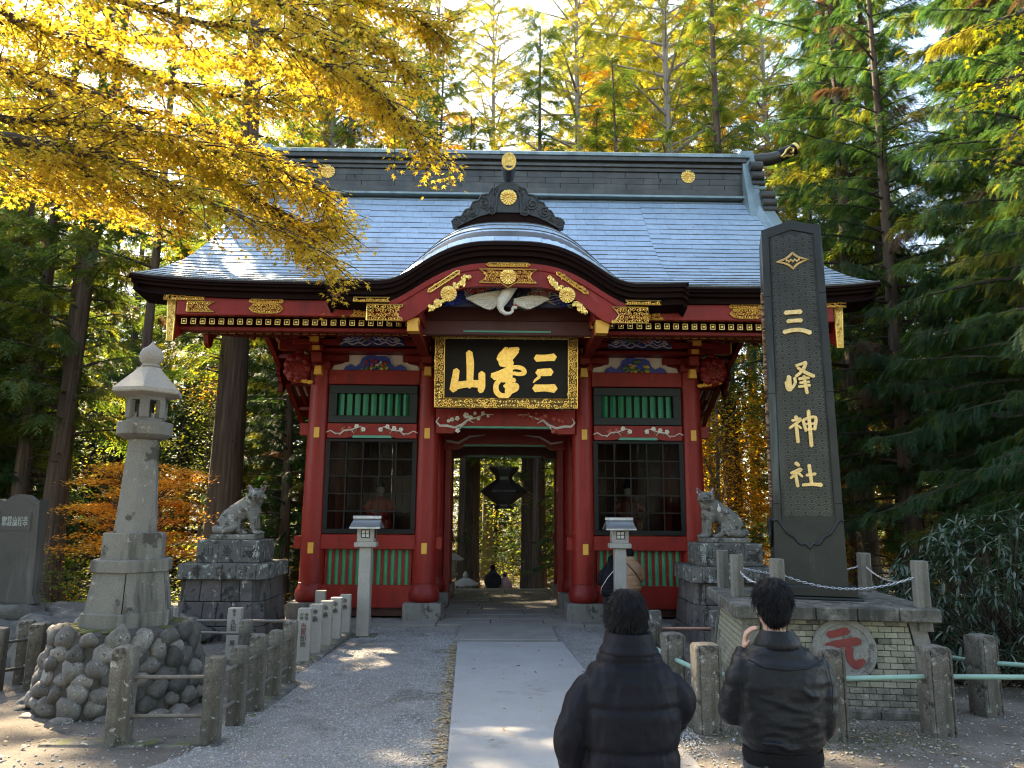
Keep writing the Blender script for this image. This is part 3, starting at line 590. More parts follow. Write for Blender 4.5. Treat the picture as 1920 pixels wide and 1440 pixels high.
# ---- zone above the beam: boarding, white frog-leg panels, wave carvings, brackets
mb = MB(); mb.box(-4.3, 4.6, 17.28, 17.34, 5.6, 6.9); gp_(mb, 'upper_boarding', RED2)
mb = MB(); mb.box(-4.3, 4.6, 21.46, 21.52, 5.6, 6.9); gp_(mb, 'upper_boarding', RED2)
for x in (-4.3, 4.54):
    mb = MB(); mb.box(x, x+0.06, 17.34, 21.46, 5.6, 8.6); gp_(mb, 'gable_boarding', RED2)
def seg_curve(mb, pts, r, y, n=5, dep=1.0): mb.tube([(p[0], y, p[1]) for p in pts], r, n)
def spiral(c, r, turns=1.4, a0=0.0, n=14, hand=1): return [(c[0]+r*(1-0.85*i/n)*cos(a0+hand*2*pi*turns*i/n), c[1]+r*(1-0.85*i/n)*sin(a0+hand*2*pi*turns*i/n)) for i in range(n+1)]
for sx, xc in ((-1, -2.89), (1, 3.19)):
    # white kaerumata outline
    half = [(0.0, 6.07), (0.62, 6.07), (0.66, 6.0), (0.68, 5.88), (0.76, 5.80), (0.98, 5.75), (1.02, 5.66), (1.03, 5.615)]
    pts = [(xc+p[0], p[1]) for p in half] + [(xc-p[0], p[1]) for p in reversed(half[1:])]
    mb = MB(); mb.prism(pts, 17.20, 17.28); fl = gp_(mb, 'frog_leg_strut', WHITE)
    hb = [(0.0, 5.99), (0.22, 5.99), (0.33, 5.93), (0.38, 5.80), (0.46, 5.73), (0.58, 5.79), (0.70, 5.73), (0.76, 5.64), (0.76, 5.615)]
    pts = [(xc+p[0], p[1]) for p in hb] + [(xc-p[0], p[1]) for p in reversed(hb[1:])]
    mb = MB(); mb.prism(pts, 17.16, 17.199); gp_(mb, 'blue_panel', BLUE, fl)
    mb = MB(); seg_curve(mb, pts, 0.013, 17.155); gp_(mb, 'panel_outline', PALE, fl, 40)
    mb = MB(); mats_ = [LEAFG, YELC, CARVR, FEATHER]
    for q in range(26):
        a = rnd.uniform(-1, 1); zz = rnd.uniform(0, 1)*(1-abs(a)*0.55); mb.cm = (0 if zz < 0.3 else rnd.choice([0, 1, 1] if sx > 0 else [0, 2, 2, 3])) if zz > 0.12 else rnd.choice([0, 1])
        mb.ell((xc+a*0.30, 17.13-rnd.uniform(0, 0.03), 5.65+zz*0.30), (rnd.uniform(.03, .075), 0.03, rnd.uniform(.02, .05)), 7, 5, (0, rnd.uniform(-1, 1), 0))
    gp_(mb, 'painted_relief', mats_, fl, 60)
    # wave carving above
    mb = MB(); mb.prism([(xc-0.74, 6.08), (xc+0.74, 6.08), (xc+0.70, 6.22), (xc+0.50, 6.36), (xc+0.34, 6.50), (xc-0.34, 6.50), (xc-0.50, 6.36), (xc-0.70, 6.22)], 16.55, 16.62); wv = gp_(mb, 'wave_carving', NAVY)
    mb = MB()
    for row in range(5):
        z0 = 6.13+row*0.062; hw = 0.72-row*0.07
        pts = [(xc-hw+2*hw*i/40, z0+0.028*sin(i*(0.75+0.1*row)+row*1.3+sx)+0.012*sin(i*0.31+row)) for i in range(41)]
        mb.cm = 0; seg_curve(mb, pts, 0.010 if row % 2 else 0.014, 16.545)
        mb.cm = 1; seg_curve(mb, [(p[0], p[1]+0.024) for p in pts], 0.010, 16.545)
    for q in range(7):
        mb.cm = q % 2; seg_curve(mb, spiral((xc-0.55+q*0.185, 6.20+0.09*(q % 3)), 0.065, 1.5, q), 0.011, 16.53)
    gp_(mb, 'wave_relief', [PALE, BLUE], wv, 60)
    mb = MB()
    for q in range(9):
        mb.cm = 0 if q < 6 else 1; c = (xc-0.10*sx+rnd.uniform(-0.25, 0.25), 6.30+rnd.uniform(-0.07, 0.09))
        seg_curve(mb, spiral(c, 0.085, 1.2, q*1.7), 0.020, 16.535)
    gp_(mb, 'painted_relief', [LEAFG, CARVR], wv, 60)
    mb = MB()
    for s2 in (-1, 1): mb.prism([(xc+s2*0.52, 6.36), (xc+s2*0.36, 6.50), (xc+s2*0.33, 6.55), (xc+s2*0.45, 6.52), (xc+s2*0.53, 6.48), (xc+s2*0.58, 6.39)], 16.57, 16.63)
    gp_(mb, 'gilt_bracket_end', OCHRE, wv)
for nm, z0, z1, y0, y1 in (('wall_purlin', 6.0, 6.075, 16.75, 17.3), ('outer_purlin', 6.62, 6.80, 16.2, 16.42)):
    for xa, xb in ((-6.35, -1.35), (1.65, 6.65)):
        mb = MB(); mb.box(xa if nm == 'outer_purlin' else max(xa, -4.4), xb if nm == 'outer_purlin' else min(xb, 4.7), y0, y1, z0, z1, 0.01); gp_(mb, nm, RED2)
def bracket(x, y, sgn, outer=0, back=False):
    m_ = MB(); fy = -1 if not back else 1
    Y = lambda d0, d1: (y+fy*d0, y+fy*d1) if fy > 0 else (y-d1, y-d0)
    m_.box(x-0.22, x+0.22, *Y(-0.22, 0.24), 5.62, 5.82, 0.02)
    m_.box(x-0.12, x+0.12, *Y(0.2, 0.60), 5.72, 5.95, 0.02); m_.box(x-0.62, x+0.62, *Y(-0.08, 0.10), 5.83, 5.99, 0.02)
    m_.box(x-0.15, x+0.15, *Y(0.34, 0.66), 5.96, 6.10, 0.02); m_.box(x-0.10, x+0.10, *Y(0.1, 0.85), 6.10, 6.26, 0.02)
    m_.box(x-0.55, x+0.55, *Y(0.42, 0.58), 6.12, 6.26, 0.02); m_.box(x-0.10, x+0.10, *Y(0.0, 0.95), 6.34, 6.60, 0.02)
    for dx in (-0.52, 0.52): m_.box(x+dx-0.09, x+dx+0.09, *Y(-0.10, 0.12), 5.99, 6.09, 0.015); m_.box(x+dx-0.09, x+dx+0.09, *Y(0.40, 0.60), 6.26, 6.36, 0.015)
    b = gp_(m_, 'bracket_set', RED2)
    for k, (z0, z1, d0, d1, hw, ty) in enumerate(((5.46, 5.66, 0.24, 0.42, 0.085, 0), (5.97, 6.08, 0.664, 0.69, 0.085, 1), (6.12, 6.24, 0.852, 0.88, 0.10, 1), (6.26, 6.34, 0.6, 0.90, 0.17, 1), (6.34, 6.62, 0.955, 1.0, 0.09, 2))):
        e = MB()
        if ty == 0: e.prism([(x-hw*0.8, z1), (x+hw*0.8, z1), (x+hw, z0+0.03), (x+hw*1.1, z0), (x-hw*1.1, z0), (x-hw, z0+0.03)], *Y(d0, d1))
        elif ty == 2: e.prism([(x-hw-sgn*0.02, z1), (x+hw-sgn*0.02, z1), (x+hw, z1-0.1), (x+hw*0.9+sgn*0.02, z0), (x-hw*0.9+sgn*0.02, z0), (x-hw, z1-0.1)], *Y(d0, d1))
        else: e.box(x-hw, x+hw, *Y(d0, d1), z0, z1, 0.006)
        gp_(e, 'bracket_tip', OCHRE, b)
    w_ = MB()
    for dx in (-0.46, 0.46): w_.prism([(x+dx-0.13, 6.0), (x+dx-0.10, 6.035), (x+dx-0.05, 6.055), (x+dx-0.04, 6.085), (x+dx+0.04, 6.085), (x+dx+0.05, 6.055), (x+dx+0.10, 6.035), (x+dx+0.13, 6.0)], 17.16 if not back else 21.6, 17.2 if not back else 21.64)
    gp_(w_, 'plaster_chip', WHITE, b)
for i, x in enumerate(CX4): bracket(x, 17.2, -1 if i < 2 else 1); bracket(x, 21.6, -1 if i < 2 else 1, back=True)
# side brackets beyond the outer columns, with a big carved peony nose
for sx, xo in ((-1, -4.14), (1, 4.44)):
    for yb in CY3:
        m_ = MB(); m_.box(min(xo, xo+sx*0.75), max(xo, xo+sx*0.75), yb-0.11, yb+0.11, 5.72, 5.98, 0.02); m_.box(min(xo, xo+sx*1.0), max(xo, xo+sx*1.0), yb-0.10, yb+0.10, 6.10, 6.36, 0.02)
        m_.box(min(xo+sx*0.4, xo+sx*0.62), max(xo+sx*0.4, xo+sx*0.62), yb-0.5, yb+0.5, 6.36, 6.56, 0.02); b = gp_(m_, 'side_bracket', RED2)
        for dx, z in ((0.765, 5.85), (1.015, 6.22)):
            e = MB(); xx = xo+sx*dx; e.box(xx-0.015, xx+0.015, yb-0.09, yb+0.09, z-0.1, z+0.1, 0.004); gp_(e, 'bracket_tip', OCHRE, b)
    n_ = MB(); c = Vector((xo+sx*0.50, 16.95, 5.62))
    n_.ell(c, (0.30, 0.10, 0.30), 18, 10, None, 0.5, 3)
    for q in range(9):
        a = 2*pi*q/9; n_.ell(c+Vector((0.23*cos(a), -0.02, 0.23*sin(a))), (0.11, 0.10, 0.11), 8, 6)
    for q in range(6): seg_curve(n_, spiral((c.x+0.15*cos(q*1.05), c.z+0.15*sin(q*1.05)), 0.08, 1.2, q), 0.018, 16.85)
    gp_(n_, 'carved_peony_nose', RED2, None, 50)
    n_ = MB()
    for q in range(5): n_.ell((xo+sx*(0.20+0.11*q), 16.93, 5.30+0.02*q), (0.08, 0.05, 0.05), 8, 5)
    gp_(n_, 'gilt_peony_edge', OCHRE, None, 50)
# ---- roof surface
TW = 7.40
def bump_k(u, w_=2.55, p=1.6):
    t = (abs(u)/w_)**p
    return 0.5*(1+cos(pi*t)) if t < 1 else 0.0
SP = [(14.15, 6.80), (14.6, 6.97), (15.3, 7.33), (16.1, 7.88), (17.0, 8.66), (17.9, 9.62), (18.75, 10.66)]
def zmain(y):
    if y <= SP[0][0]: return SP[0][1] - (SP[0][0]-y)*0.30
    for a, b in zip(SP, SP[1:]):
        if y <= b[0]: t = (y-a[0])/(b[0]-a[0]); return a[1]+(b[1]-a[1])*t
    return SP[-1][1]
_zs = [zmain(13.5+0.05*i) for i in range(110)]
_k = np.array([1, 4, 6, 4, 1], float)/16
_zz = np.array(_zs)
for _ in range(6): _zz = np.concatenate([_zz[:2], np.convolve(_zz, _k, 'valid'), _zz[-2:]])
def zmain_s(y):
    f = (y-13.5)/0.05; i = int(max(0, min(108, math.floor(f)))); return float(_zz[i]+(_zz[i+1]-_zz[i])*(f-i))
def yfront(u): return 14.15 if abs(u) > 3.5 else 13.85
def roofz(u, y):
    zm = zmain_s(y) + 0.16*(abs(u)/TW)**7*smooth01((17.5-y)/3.5)
    if abs(u) < 3.5:
        zk = 6.70 + bump_k(u)*0.88 + bump_k(u)**0.55*0.74*max(0.0, min(1.0, (y-13.85)/0.95))**0.62 + 0.05*(y-13.85) + 0.07*(abs(u)/3.5)**6
        k = 0.22; d = zk-zm; h = max(k-abs(d), 0)/k
        return max(zk, zm) + h*h*k*0.25
    return zm
def roof_half(y): return 6.98 + 0.42*smooth01((18.5-y)/4.3)**1.4
NC = 23
def row_y(u, t):                                 # t in 0..NC -> y along the slope
    yf = yfront(u); s = t/NC
    s = s**0.90
    return yf + (18.78-yf)*s
Vs, Fs = [], []; shingle_n = 0; rest = MB()
mesh_u = []
for r in range(NC):
    xw = 0.46; off = 0.23 if r % 2 else 0.0
    half = roof_half(row_y(7, r)); k0 = int(math.ceil(2*half/xw)); edges = [-half] + [e for e in np.arange(-half+0.23+off, half-0.12, xw)] + [half]
    e2 = []
    for e in edges:
        if -3.62 < e < -3.3 or 3.3 < e < 3.62: continue
        e2.append(e)
    edges = sorted(e2 + [-3.5, 3.5])
    for a, b in zip(edges, edges[1:]):
        a_, b_ = a+0.003, b-0.003; inside = abs((a+b)/2) < 3.5
        lift = 0.024 + rnd.uniform(-0.004, 0.005)
        nu_ = 2 if not inside else 3
        top, bot = [], []
        for i in range(nu_+1):
            u = a_+(b_-a_)*i/nu_; uu = math.copysign(min(abs(u), 3.4995), u) if inside else (math.copysign(max(abs(u), 3.5005), u))
            y0, y1 = row_y(uu, r), row_y(uu, r+1.08)
            top += [(GX+u, y0-0.0, roofz(uu, y0)+lift), (GX+u, y1, roofz(uu, y1)+0.004)]
            bot.append((GX+u, y0+0.004, roofz(uu, y0)-0.006))
        vv = top+bot; n2 = 2*(nu_+1)
        ff = [(2*i, 2*i+2, 2*i+3, 2*i+1) for i in range(nu_)] + [(n2+i, n2+i+1, 2*i+2, 2*i) for i in range(nu_)] + [(n2, 0, 1), (n2+nu_, n2-1, n2-2)]
        if r < 8 and shingle_n < 290 or (r < 3):
            m_ = MB(); m_.add(vv, ff); m_.m = [0]*nu_+[1]*nu_+[0, 0]; gp_(m_, 'shingle', [COPPER, COPPERD]); shingle_n += 1
        else: rest.add(vv, ff); rest.m[-len(ff):] = [0]*nu_+[1]*nu_+[0, 0]
gp_(rest, 'upper_shingles', [COPPER, COPPERD], None, None, 'stuff')
# solid roof body under the shingles (front) and the rear slope
mb = MB()
for (ua, ub, nn) in ((-TW, -3.5005, 8), (-3.4995, 3.4995, 40), (3.5005, TW, 8)):
    def fn(p, q):
        u = ua+(ub-ua)*p; y = row_y(u, q*NC); return (GX+u*(roof_half(y)/TW if abs(u) > 3.5 else 1), y, roofz(u, y)-0.012)
    mb.grid(fn, nn, 40)
mb.grid(lambda p, q: (GX+(2*p-1)*roof_half(14.15+4.63*q), 19.3+(19.3-(14.15+4.63*q))*1.13, roofz(4+abs(2*p-1)*3.2, 14.15+4.63*q)), 16, 30)
gp_(mb, 'roof_body', COPPERD, None, 60)
# thick layered eaves: front, karahafu step, verges
def eave_strip(us, yoff, zoff, flip=False):
    v = []
    for u in us:
        y = yfront(u); z = roofz(u, y+0.001)
        for dy, dz in zip(yoff, zoff): v.append((GX+u, y+dy, z+dz))
    k = len(yoff); return v, [(i*k+j, (i+1)*k+j, (i+1)*k+j+1, i*k+j+1) for i in range(len(us)-1) for j in range(k-1)]
lay_y, lay_z = [0.0, -0.012, 0.03, 0.03, 0.10, 0.10, 0.20, 0.20, 0.9], [0.0, -0.045, -0.05, -0.09, -0.10, -0.16, -0.17, -0.28, -0.36]
for us in ([-TW+(TW-3.52)*i/10 for i in range(11)], [3.52+(TW-3.52)*i/10 for i in range(11)]):
    mb = MB(); mb.add(*eave_strip(us, lay_y, lay_z)); gp_(mb, 'front_eave', EAVE)
mb = MB(); mb.add(*eave_strip([-3.5+7.0*i/80 for i in range(81)], [0, -0.012, 0.03, 0.03, 0.10, 0.10, 0.20, 0.20, 0.55, 1.5], [0.0, -0.075, -0.08, -0.15, -0.16, -0.25, -0.26, -0.37, -0.45, -0.5])); 
for s2 in (-1, 1): mb.add([(GX+s2*3.5, 13.85, roofz(3.49, 13.851)+0.02), (GX+s2*3.5, 14.4, roofz(3.49, 14.4)+0.02), (GX+s2*3.5, 14.4, 6.3), (GX+s2*3.5, 14.05, 6.35), (GX+s2*3.5, 13.95, 6.5)], [(0, 1, 2, 3, 4)])
gp_(mb, 'gabled_eave', EAVE)
for s2 in (-1, 1):
    mb = MB(); v = []; k = 6
    for i in range(61):
        y = 14.15+10.3*i/60; yy = y if y < 19.3 else 38.6-y; yy = max(14.15, min(18.78, yy)); z = roofz(7.1, yy); xh = roof_half(yy); y = y if y < 19.3 else 19.3+(y-19.3)*1.13
        for dx, dz in ((0, 0.0), (0.01, -0.07), (-0.05, -0.08), (-0.12, -0.26), (-0.30, -0.34), (-0.75, -0.40)): v.append((GX+s2*(xh+dx), y, z+dz))
    mb.add(v, [(i*k+j, i*k+j+1, (i+1)*k+j+1, (i+1)*k+j) for i in range(60) for j in range(k-1)]); gp_(mb, 'verge', EAVE)
    # bargeboards (two per gable) with pendants, gable boarding and purlin ends
    def low(y):
        if y > 19.3: return 5.20 + 2.45*(max(0.0, 24.8-y)/5.5)**0.88
        return 5.70 + 1.95*((y-14.55)/4.75)**0.85 if y > 14.55 else 5.70
    for (ya, yb) in ((14.55, 19.28), (19.32, 24.8)):
        mb = MB(); v = []
        for i in range(25):
            y = ya+(yb-ya)*i/24; zl = low(y); yy = y if y < 19.3 else 19.3-(y-19.3)/1.13; zt = min(roofz(7.1, max(14.16, yy))-0.33, zl+0.75+0.25*(yy-14.55)/4.7)
            for x in (GX+s2*6.62, GX+s2*6.76): v += [(x, y, zl), (x, y, zt)]
        f = []
        for i in range(24):
            a = i*4; f += [(a, a+1, a+5, a+4), (a+2, a+6, a+7, a+3), (a, a+4, a+6, a+2), (a+1, a+3, a+7, a+5)]
        f += [(0, 2, 3, 1), (96, 97, 99, 98)]; mb.add(v, f); bb = gp_(mb, 'bargeboard', RED)
        yy = ya if ya < 19 else yb
        if ya < 19:
            mb = MB(); mb.prism([(GX+s2*6.60, 6.52), (GX+s2*6.79, 6.52), (GX+s2*6.75, 5.69), (GX+s2*6.61, 5.69)], 14.515, 14.548); pl = gp_(mb, 'gilt_end_plate', GOLDD, bb)
            mb = MB(); seg_curve(mb, [(GX+s2*6.615, 6.5), (GX+s2*6.625, 5.71), (GX+s2*6.735, 5.71), (GX+s2*6.775, 6.5)], 0.010, 14.51)
            for q in range(9): seg_curve(mb, spiral((GX+s2*6.69+0.02*(-1)**q, 6.44-q*0.085), 0.04, 1.2, q, 8), 0.009, 14.505)
            gp_(mb, 'gilt_scrollwork', GOLD, pl)
    for yc in (16.4, 19.3, 22.2):
        zt = low(yc)+0.12; sc = 1.0 if yc != 19.3 else 1.3
        pts = [(-0.30, 0), (-0.36, -0.10), (-0.30, -0.17), (-0.33, -0.24), (-0.24, -0.30), (-0.21, -0.42), (-0.11, -0.48), (-0.08, -0.66), (0, -0.74)]
        pts = [(a*sc*1.5+yc, zt+b*sc) for a, b in pts] + [(-a*sc*1.5+yc, zt+b*sc) for a, b in reversed(pts[:-1])]
        mb = MB(); mb.prism(pts, GX+s2*6.66-0.05, GX+s2*6.66+0.05, 'x'); gp_(mb, 'gable_pendant', RED2)
    for k in range(30):                          # boarding of the gable triangle
        y0 = 14.9+k*0.2933; yy = min(y0+0.147, 38.6-(y0+0.147)); mb = MB(); mb.box(GX+s2*6.40-0.02, GX+s2*6.40+0.02, y0+0.003, y0+0.290, low(yy)+0.35, roofz(7.1, max(14.2, min(18.7, yy-0.15)))-0.05); gp_(mb, 'gable_plank', DRED)
# soffit: planks on rafters, both slopes, white boards between rafters at the rear and sides
def soff(y): yy = y if y < 19.3 else 38.6-y; return 6.32 + 0.20*(yy-14.5)
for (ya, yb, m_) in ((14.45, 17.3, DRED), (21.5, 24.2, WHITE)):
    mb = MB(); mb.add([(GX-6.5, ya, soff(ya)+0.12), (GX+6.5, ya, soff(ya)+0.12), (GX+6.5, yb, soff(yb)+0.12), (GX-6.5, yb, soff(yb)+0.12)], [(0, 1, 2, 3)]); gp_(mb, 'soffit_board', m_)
rm = MB(); L0 = soff(17.1)-soff(14.62)
rm.add([(sx_*0.045, yy, zz+dz) for sx_ in (-1, 1) for yy, zz in ((0, 0), (2.5, L0)) for dz in (-0.055, 0.055)], [(0, 1, 3, 2), (4, 6, 7, 5), (0, 4, 5, 1), (2, 3, 7, 6), (0, 2, 6, 4), (1, 5, 7, 3)]); rme = rm.mesh('rafter', RED2)
cp = MB(); cp.box(-0.058, 0.058, -0.016, 0.004, -0.068, 0.068); 
for (a, b, c, d) in ((-0.062, 0.062, 0.052, 0.068), (-0.062, 0.062, -0.068, -0.052), (-0.062, -0.048, -0.052, 0.052), (0.048, 0.062, -0.052, 0.052)): cp.cm = 1; cp.box(a, b, -0.024, -0.0165, c, d)
cp.ell((0, -0.02, 0), (0.032, 0.014, 0.032), 8, 5); cpe = cp.mesh('gilt_rafter_cap', [BLACKW, GOLD])
for k in range(26):
    for s2 in (-1, 1):
        x = (1.88+0.186*k) if s2 > 0 else (-1.66-0.186*k)
        if abs(x-GX) > 6.5: continue
        ra = link('rafter', rme, G, (x-GX, 14.62-19.3, 6.115)); link('gilt_rafter_cap', cpe, ra, scale=(0.86, 1, 0.86))
        if k % 2 == 0: rb = link('rafter', rme, G, (x-GX, 23.98-19.3, 6.30), (0, 0, pi))
        r2 = link('rafter', rme, G, (x-GX-0.07*s2, 15.05-19.3, 6.035)); link('gilt_rafter_cap', cpe, r2)
mb = MB(); mb.box(-6.5, -1.62, 14.76, 14.95, 5.97, 6.05, 0.01); gp_(mb, 'rafter_bearer', RED2)
mb = MB(); mb.box(1.92, 6.8, 14.76, 14.95, 5.97, 6.05, 0.01); gp_(mb, 'rafter_bearer', RED2)
# under-eave cross beams at the gable overhang seen from below
for s2 in (-1, 1):
    for yc, z in ((16.3, 6.70), (18.0, 7.2), (20.6, 7.2), (22.3, 6.55)):
        mb = MB(); xa, xb = sorted((GX+s2*4.3, GX+s2*6.6)); mb.box(xa, xb, yc-0.11, yc+0.11, z, z+0.24, 0.012); gp_(mb, 'purlin', RED2)
    def low2(y):
        if y > 19.3: return 5.40 + 2.5*(max(0.0, 24.8-y)/5.5)**0.88
        return 6.0 + 1.95*((max(14.56, y)-14.55)/4.75)**0.85
    for ya, yb in ((14.7, 19.28), (19.32, 24.75)):
        mb = MB(); xa, xb = GX+s2*4.35, GX+s2*6.6; v = []
        for q in range(13): y = ya+(yb-ya)*q/12; v += [(xa, y, low2(y)), (xb, y, low2(y))]
        mb.add(v, [(2*q, 2*q+1, 2*q+3, 2*q+2) for q in range(12)]); gp_(mb, 'gable_soffit', RED2)
    for k in range(8):
        x = GX+s2*(4.75+0.235*k)
        mb = MB(); v = []
        for q in range(9):
            y = 19.4+5.3*q/8; z = low2(y); v += [(x-0.05, y, z-0.10), (x+0.05, y, z-0.10), (x+0.05, y, z-0.002), (x-0.05, y, z-0.002)]
        mb.add(v, [(4*q+a, 4*q+(a+1) % 4, 4*q+4+(a+1) % 4, 4*q+4+a) for q in range(8) for a in range(4)] + [(0, 1, 2, 3), (35, 34, 33, 32)]); gp_(mb, 'rear_rafter', RED2)
        for y0, y1 in ((20.3, 21.05), (22.0, 22.6), (23.1, 23.7)):
            xw = x+s2*0.117; mb = MB(); mb.add([(xw-0.045, y0, low2(y0)-0.006), (xw+0.045, y0, low2(y0)-0.006), (xw+0.045, y1, low2(y1)-0.006), (xw-0.045, y1, low2(y1)-0.006)], [(0, 1, 2, 3)]); gp_(mb, 'plaster_strip', WHITE)
    for yy in (21.5, 22.85, 24.1):
        zz = low2(yy)-0.22; mb = MB(); xa, xb = sorted((GX+s2*4.4, GX+s2*6.6)); mb.box(xa, xb, yy-0.09, yy+0.09, zz, zz+0.12, 0.01); gp_(mb, 'rear_bearer', RED2)
# front fascia with the curved karahafu board
def hz_top(u): return 6.36+0.85*bump_k(u) if abs(u) < 2.55 else 6.36
def hz_bot(u):
    t = (abs(u)/2.05)**2.0; return 6.02+0.72*(0.5*(1+cos(pi*t)) if t < 1 else 0)
mb = MB(); n_ = 96; v = []
for i in range(n_+1):
    u = -2.3+4.6*i/n_
    for y in (14.02, 14.14): v += [(GX+u, y, hz_bot(u)), (GX+u, y, hz_top(u))]
f = []
for i in range(n_): a = i*4; f += [(a, a+4, a+5, a+1), (a+2, a+3, a+7, a+6), (a, a+2, a+6, a+4), (a+1, a+5, a+7, a+3)]
f += [(0, 1, 3, 2), (4*n_, 4*n_+2, 4*n_+3, 4*n_+1)]
mb.add(v, f); kb = gp_(mb, 'karahafu_board', RED)
mb = MB(); v = []
for i in range(n_+1):                             # raised inner moulding line
    u = -2.3+4.6*i/n_; v.append((GX+u, 14.012, hz_top(u)-0.13))
mb.tube(v, 0.012, 4); gp_(mb, 'moulding', RED2, kb)
for s2 in (-1, 1):
    xa, xb = sorted((GX+s2*2.1, GX+s2*6.55)); mb = MB(); mb.box(xa, xb, 14.42, 14.56, 6.20, 6.56, 0.01); gp_(mb, 'fascia_board', RED)
    xa, xb = sorted((GX+s2*1.72, GX+s2*1.95)); mb = MB(); mb.prism([(xa, 6.10), (xb, 6.10), (xb+s2*0.03, 6.0), (xb, 5.84), (xa, 5.84), (xa-s2*0.0, 6.0)], 14.1, 14.34); gp_(mb, 'gilt_beam_nose', OCHRE); mb = MB(); mb.box(xa+0.01, xb-0.01, 14.345, 16.9, 5.86, 6.09, 0.01); gp_(mb, 'karahafu_beam', RED2)
    xa, xb = sorted((GX+s2*1.68, GX+s2*1.92)); mb = MB(); mb.box(xa, xb, 14.16, 17.0, 6.10, 6.36, 0.01); gp_(mb, 'karahafu_bearer', RED2)
# dark boarding and carvings in the karahafu tympanum
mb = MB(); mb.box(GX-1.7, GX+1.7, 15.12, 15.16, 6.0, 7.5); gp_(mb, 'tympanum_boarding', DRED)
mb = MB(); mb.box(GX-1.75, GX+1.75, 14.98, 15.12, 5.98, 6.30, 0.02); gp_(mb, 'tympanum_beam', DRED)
mb = MB(); mb.box(GX-0.9, GX+0.9, 14.955, 14.978, 6.04, 6.075); gp_(mb, 'green_soffit', GREEN2)
DZ = 0.20
cv = MB(); cv.prism([(a_, b_+DZ) for a_, b_ in [(GX-1.25, 6.28), (GX+1.25, 6.28), (GX+1.20, 6.42), (GX+0.95, 6.70), (GX+0.6, 6.86), (GX-0.6, 6.86), (GX-0.95, 6.70), (GX-1.20, 6.42)]], 14.60, 14.68); tc_ = gp_(cv, 'wave_panel', NAVY)
mb = MB()
for q in range(5):
    z0 = 6.30+DZ+0.045*q
    for s2 in (-1, 1): seg_curve(mb, [(GX+s2*(0.35+0.95*i/16), z0+0.03*sin(i*1.1+q)+0.08*sin(pi*i/16)) for i in range(17)], 0.013, 14.585); mb.cm = 1-mb.cm
for s2 in (-1, 1):
    for q, (cx_, cz_, rr) in enumerate(((1.02, 6.42, 0.11), (0.80, 6.54, 0.09), (1.15, 6.34, 0.06), (0.55, 6.36, 0.07))): mb.cm = q % 2; seg_curve(mb, spiral((GX+s2*cx_, cz_+DZ), rr, 2, q, 18, s2), 0.012, 14.57)
gp_(mb, 'wave_relief', [BLUE, PALE], tc_, 50)
clouds = [(-0.72, 6.64, CARVR, 0), (-0.52, 6.56, CARVR, 1), (-0.60, 6.74, CARVR, 2), (-0.38, 6.70, CARVR, 3), (-0.45, 6.80, LEAFG, 4), (-0.62, 6.82, LEAFG, 5), (-0.22, 6.76, BLUE, 6), (-0.16, 6.66, BLUE, 7),
          (0.26, 6.76, BLUE, 8), (0.40, 6.80, BLUE, 9), (0.58, 6.66, CARVB, 10), (0.72, 6.72, CARVB, 11), (0.50, 6.54, CARVB, 12), (0.66, 6.56, CARVR, 13), (0.84, 6.66, CARVB, 14)]
for cx_, cz_, mt, q in clouds:
    mb = MB(); c = (GX+cx_*1.07, cz_+DZ)
    mb.ell((c[0], 14.57, c[1]), (0.13, 0.035, 0.075), 12, 6, (0, 0.4*(-1)**q, 0), 0.5, q)
    mb.ell((c[0]+0.08*(-1)**q, 14.57, c[1]-0.04), (0.08, 0.032, 0.05), 10, 5)
    mb.cm = 1; seg_curve(mb, spiral(c, 0.075, 1.6, q, 14, (-1)**q), 0.009, 14.535); seg_curve(mb, [(c[0]+0.13*cos(a/2), c[1]+0.075*sin(a/2)) for a in range(0, 12)], 0.009, 14.56)
    gp_(mb, 'carved_cloud', [mt, PALE], tc_, 50)
# the crane
def ck(zx, zy): return (GX+(zx-968)*0.00192, 6.98-(zy-339)*0.00192)
cr = MB()
body = [(1075, 395), (1010, 440), (950, 500), (905, 570), (890, 630), (905, 670), (945, 697), (990, 693), (1018, 670), (1015, 640), (1030, 618)]
cr.tube([(ck(a, b)[0], 14.34+0.012*i, ck(a, b)[1]) for i, (a, b) in enumerate(body)], [0.04, 0.11, 0.155, 0.14, 0.09, 0.062, 0.05, 0.042, 0.036, 0.034, 0.04], 12, True, 0.8)
cr.ell((ck(1045, 622)[0], 14.46, ck(1045, 622)[1]), (0.055, 0.045, 0.042), 10, 7)
crb = gp_(cr, 'crane', FEATHER, None, 60)
for pts in ([(535, 537), (640, 498), (760, 474), (880, 455), (960, 480), (960, 560), (850, 605), (815, 640), (785, 652), (755, 645), (722, 634), (690, 618), (655, 602), (620, 582), (580, 558)],
            [(1398, 537), (1335, 510), (1215, 505), (1120, 520), (1030, 545), (1040, 600), (1090, 612), (1130, 628), (1172, 640), (1205, 638), (1240, 622), (1275, 604), (1310, 588), (1350, 560)]):
    m_ = MB(); m_.prism([ck(*p) for p in pts], 14.44, 14.50)
    m_.tube([(ck(*p)[0], 14.435, ck(*p)[1]) for p in pts[:5]], 0.022, 6); wg = gp_(m_, 'wing', FEATHER, crb)
    root = pts[4]
    for p in pts[5:]:
        a, b = ck(*root), ck(*p); m_ = MB(); m_.tube([(a[0], 14.43, a[1]-0.06), ((a[0]+b[0])/2, 14.42, (a[1]+b[1])/2), (b[0], 14.44, b[1])], [0.012, 0.024, 0.012], 6); gp_(m_, 'wing_feather', FEATHER, crb, 50)
P3 = lambda a, b, y: (ck(a, b)[0], y, ck(a, b)[1])
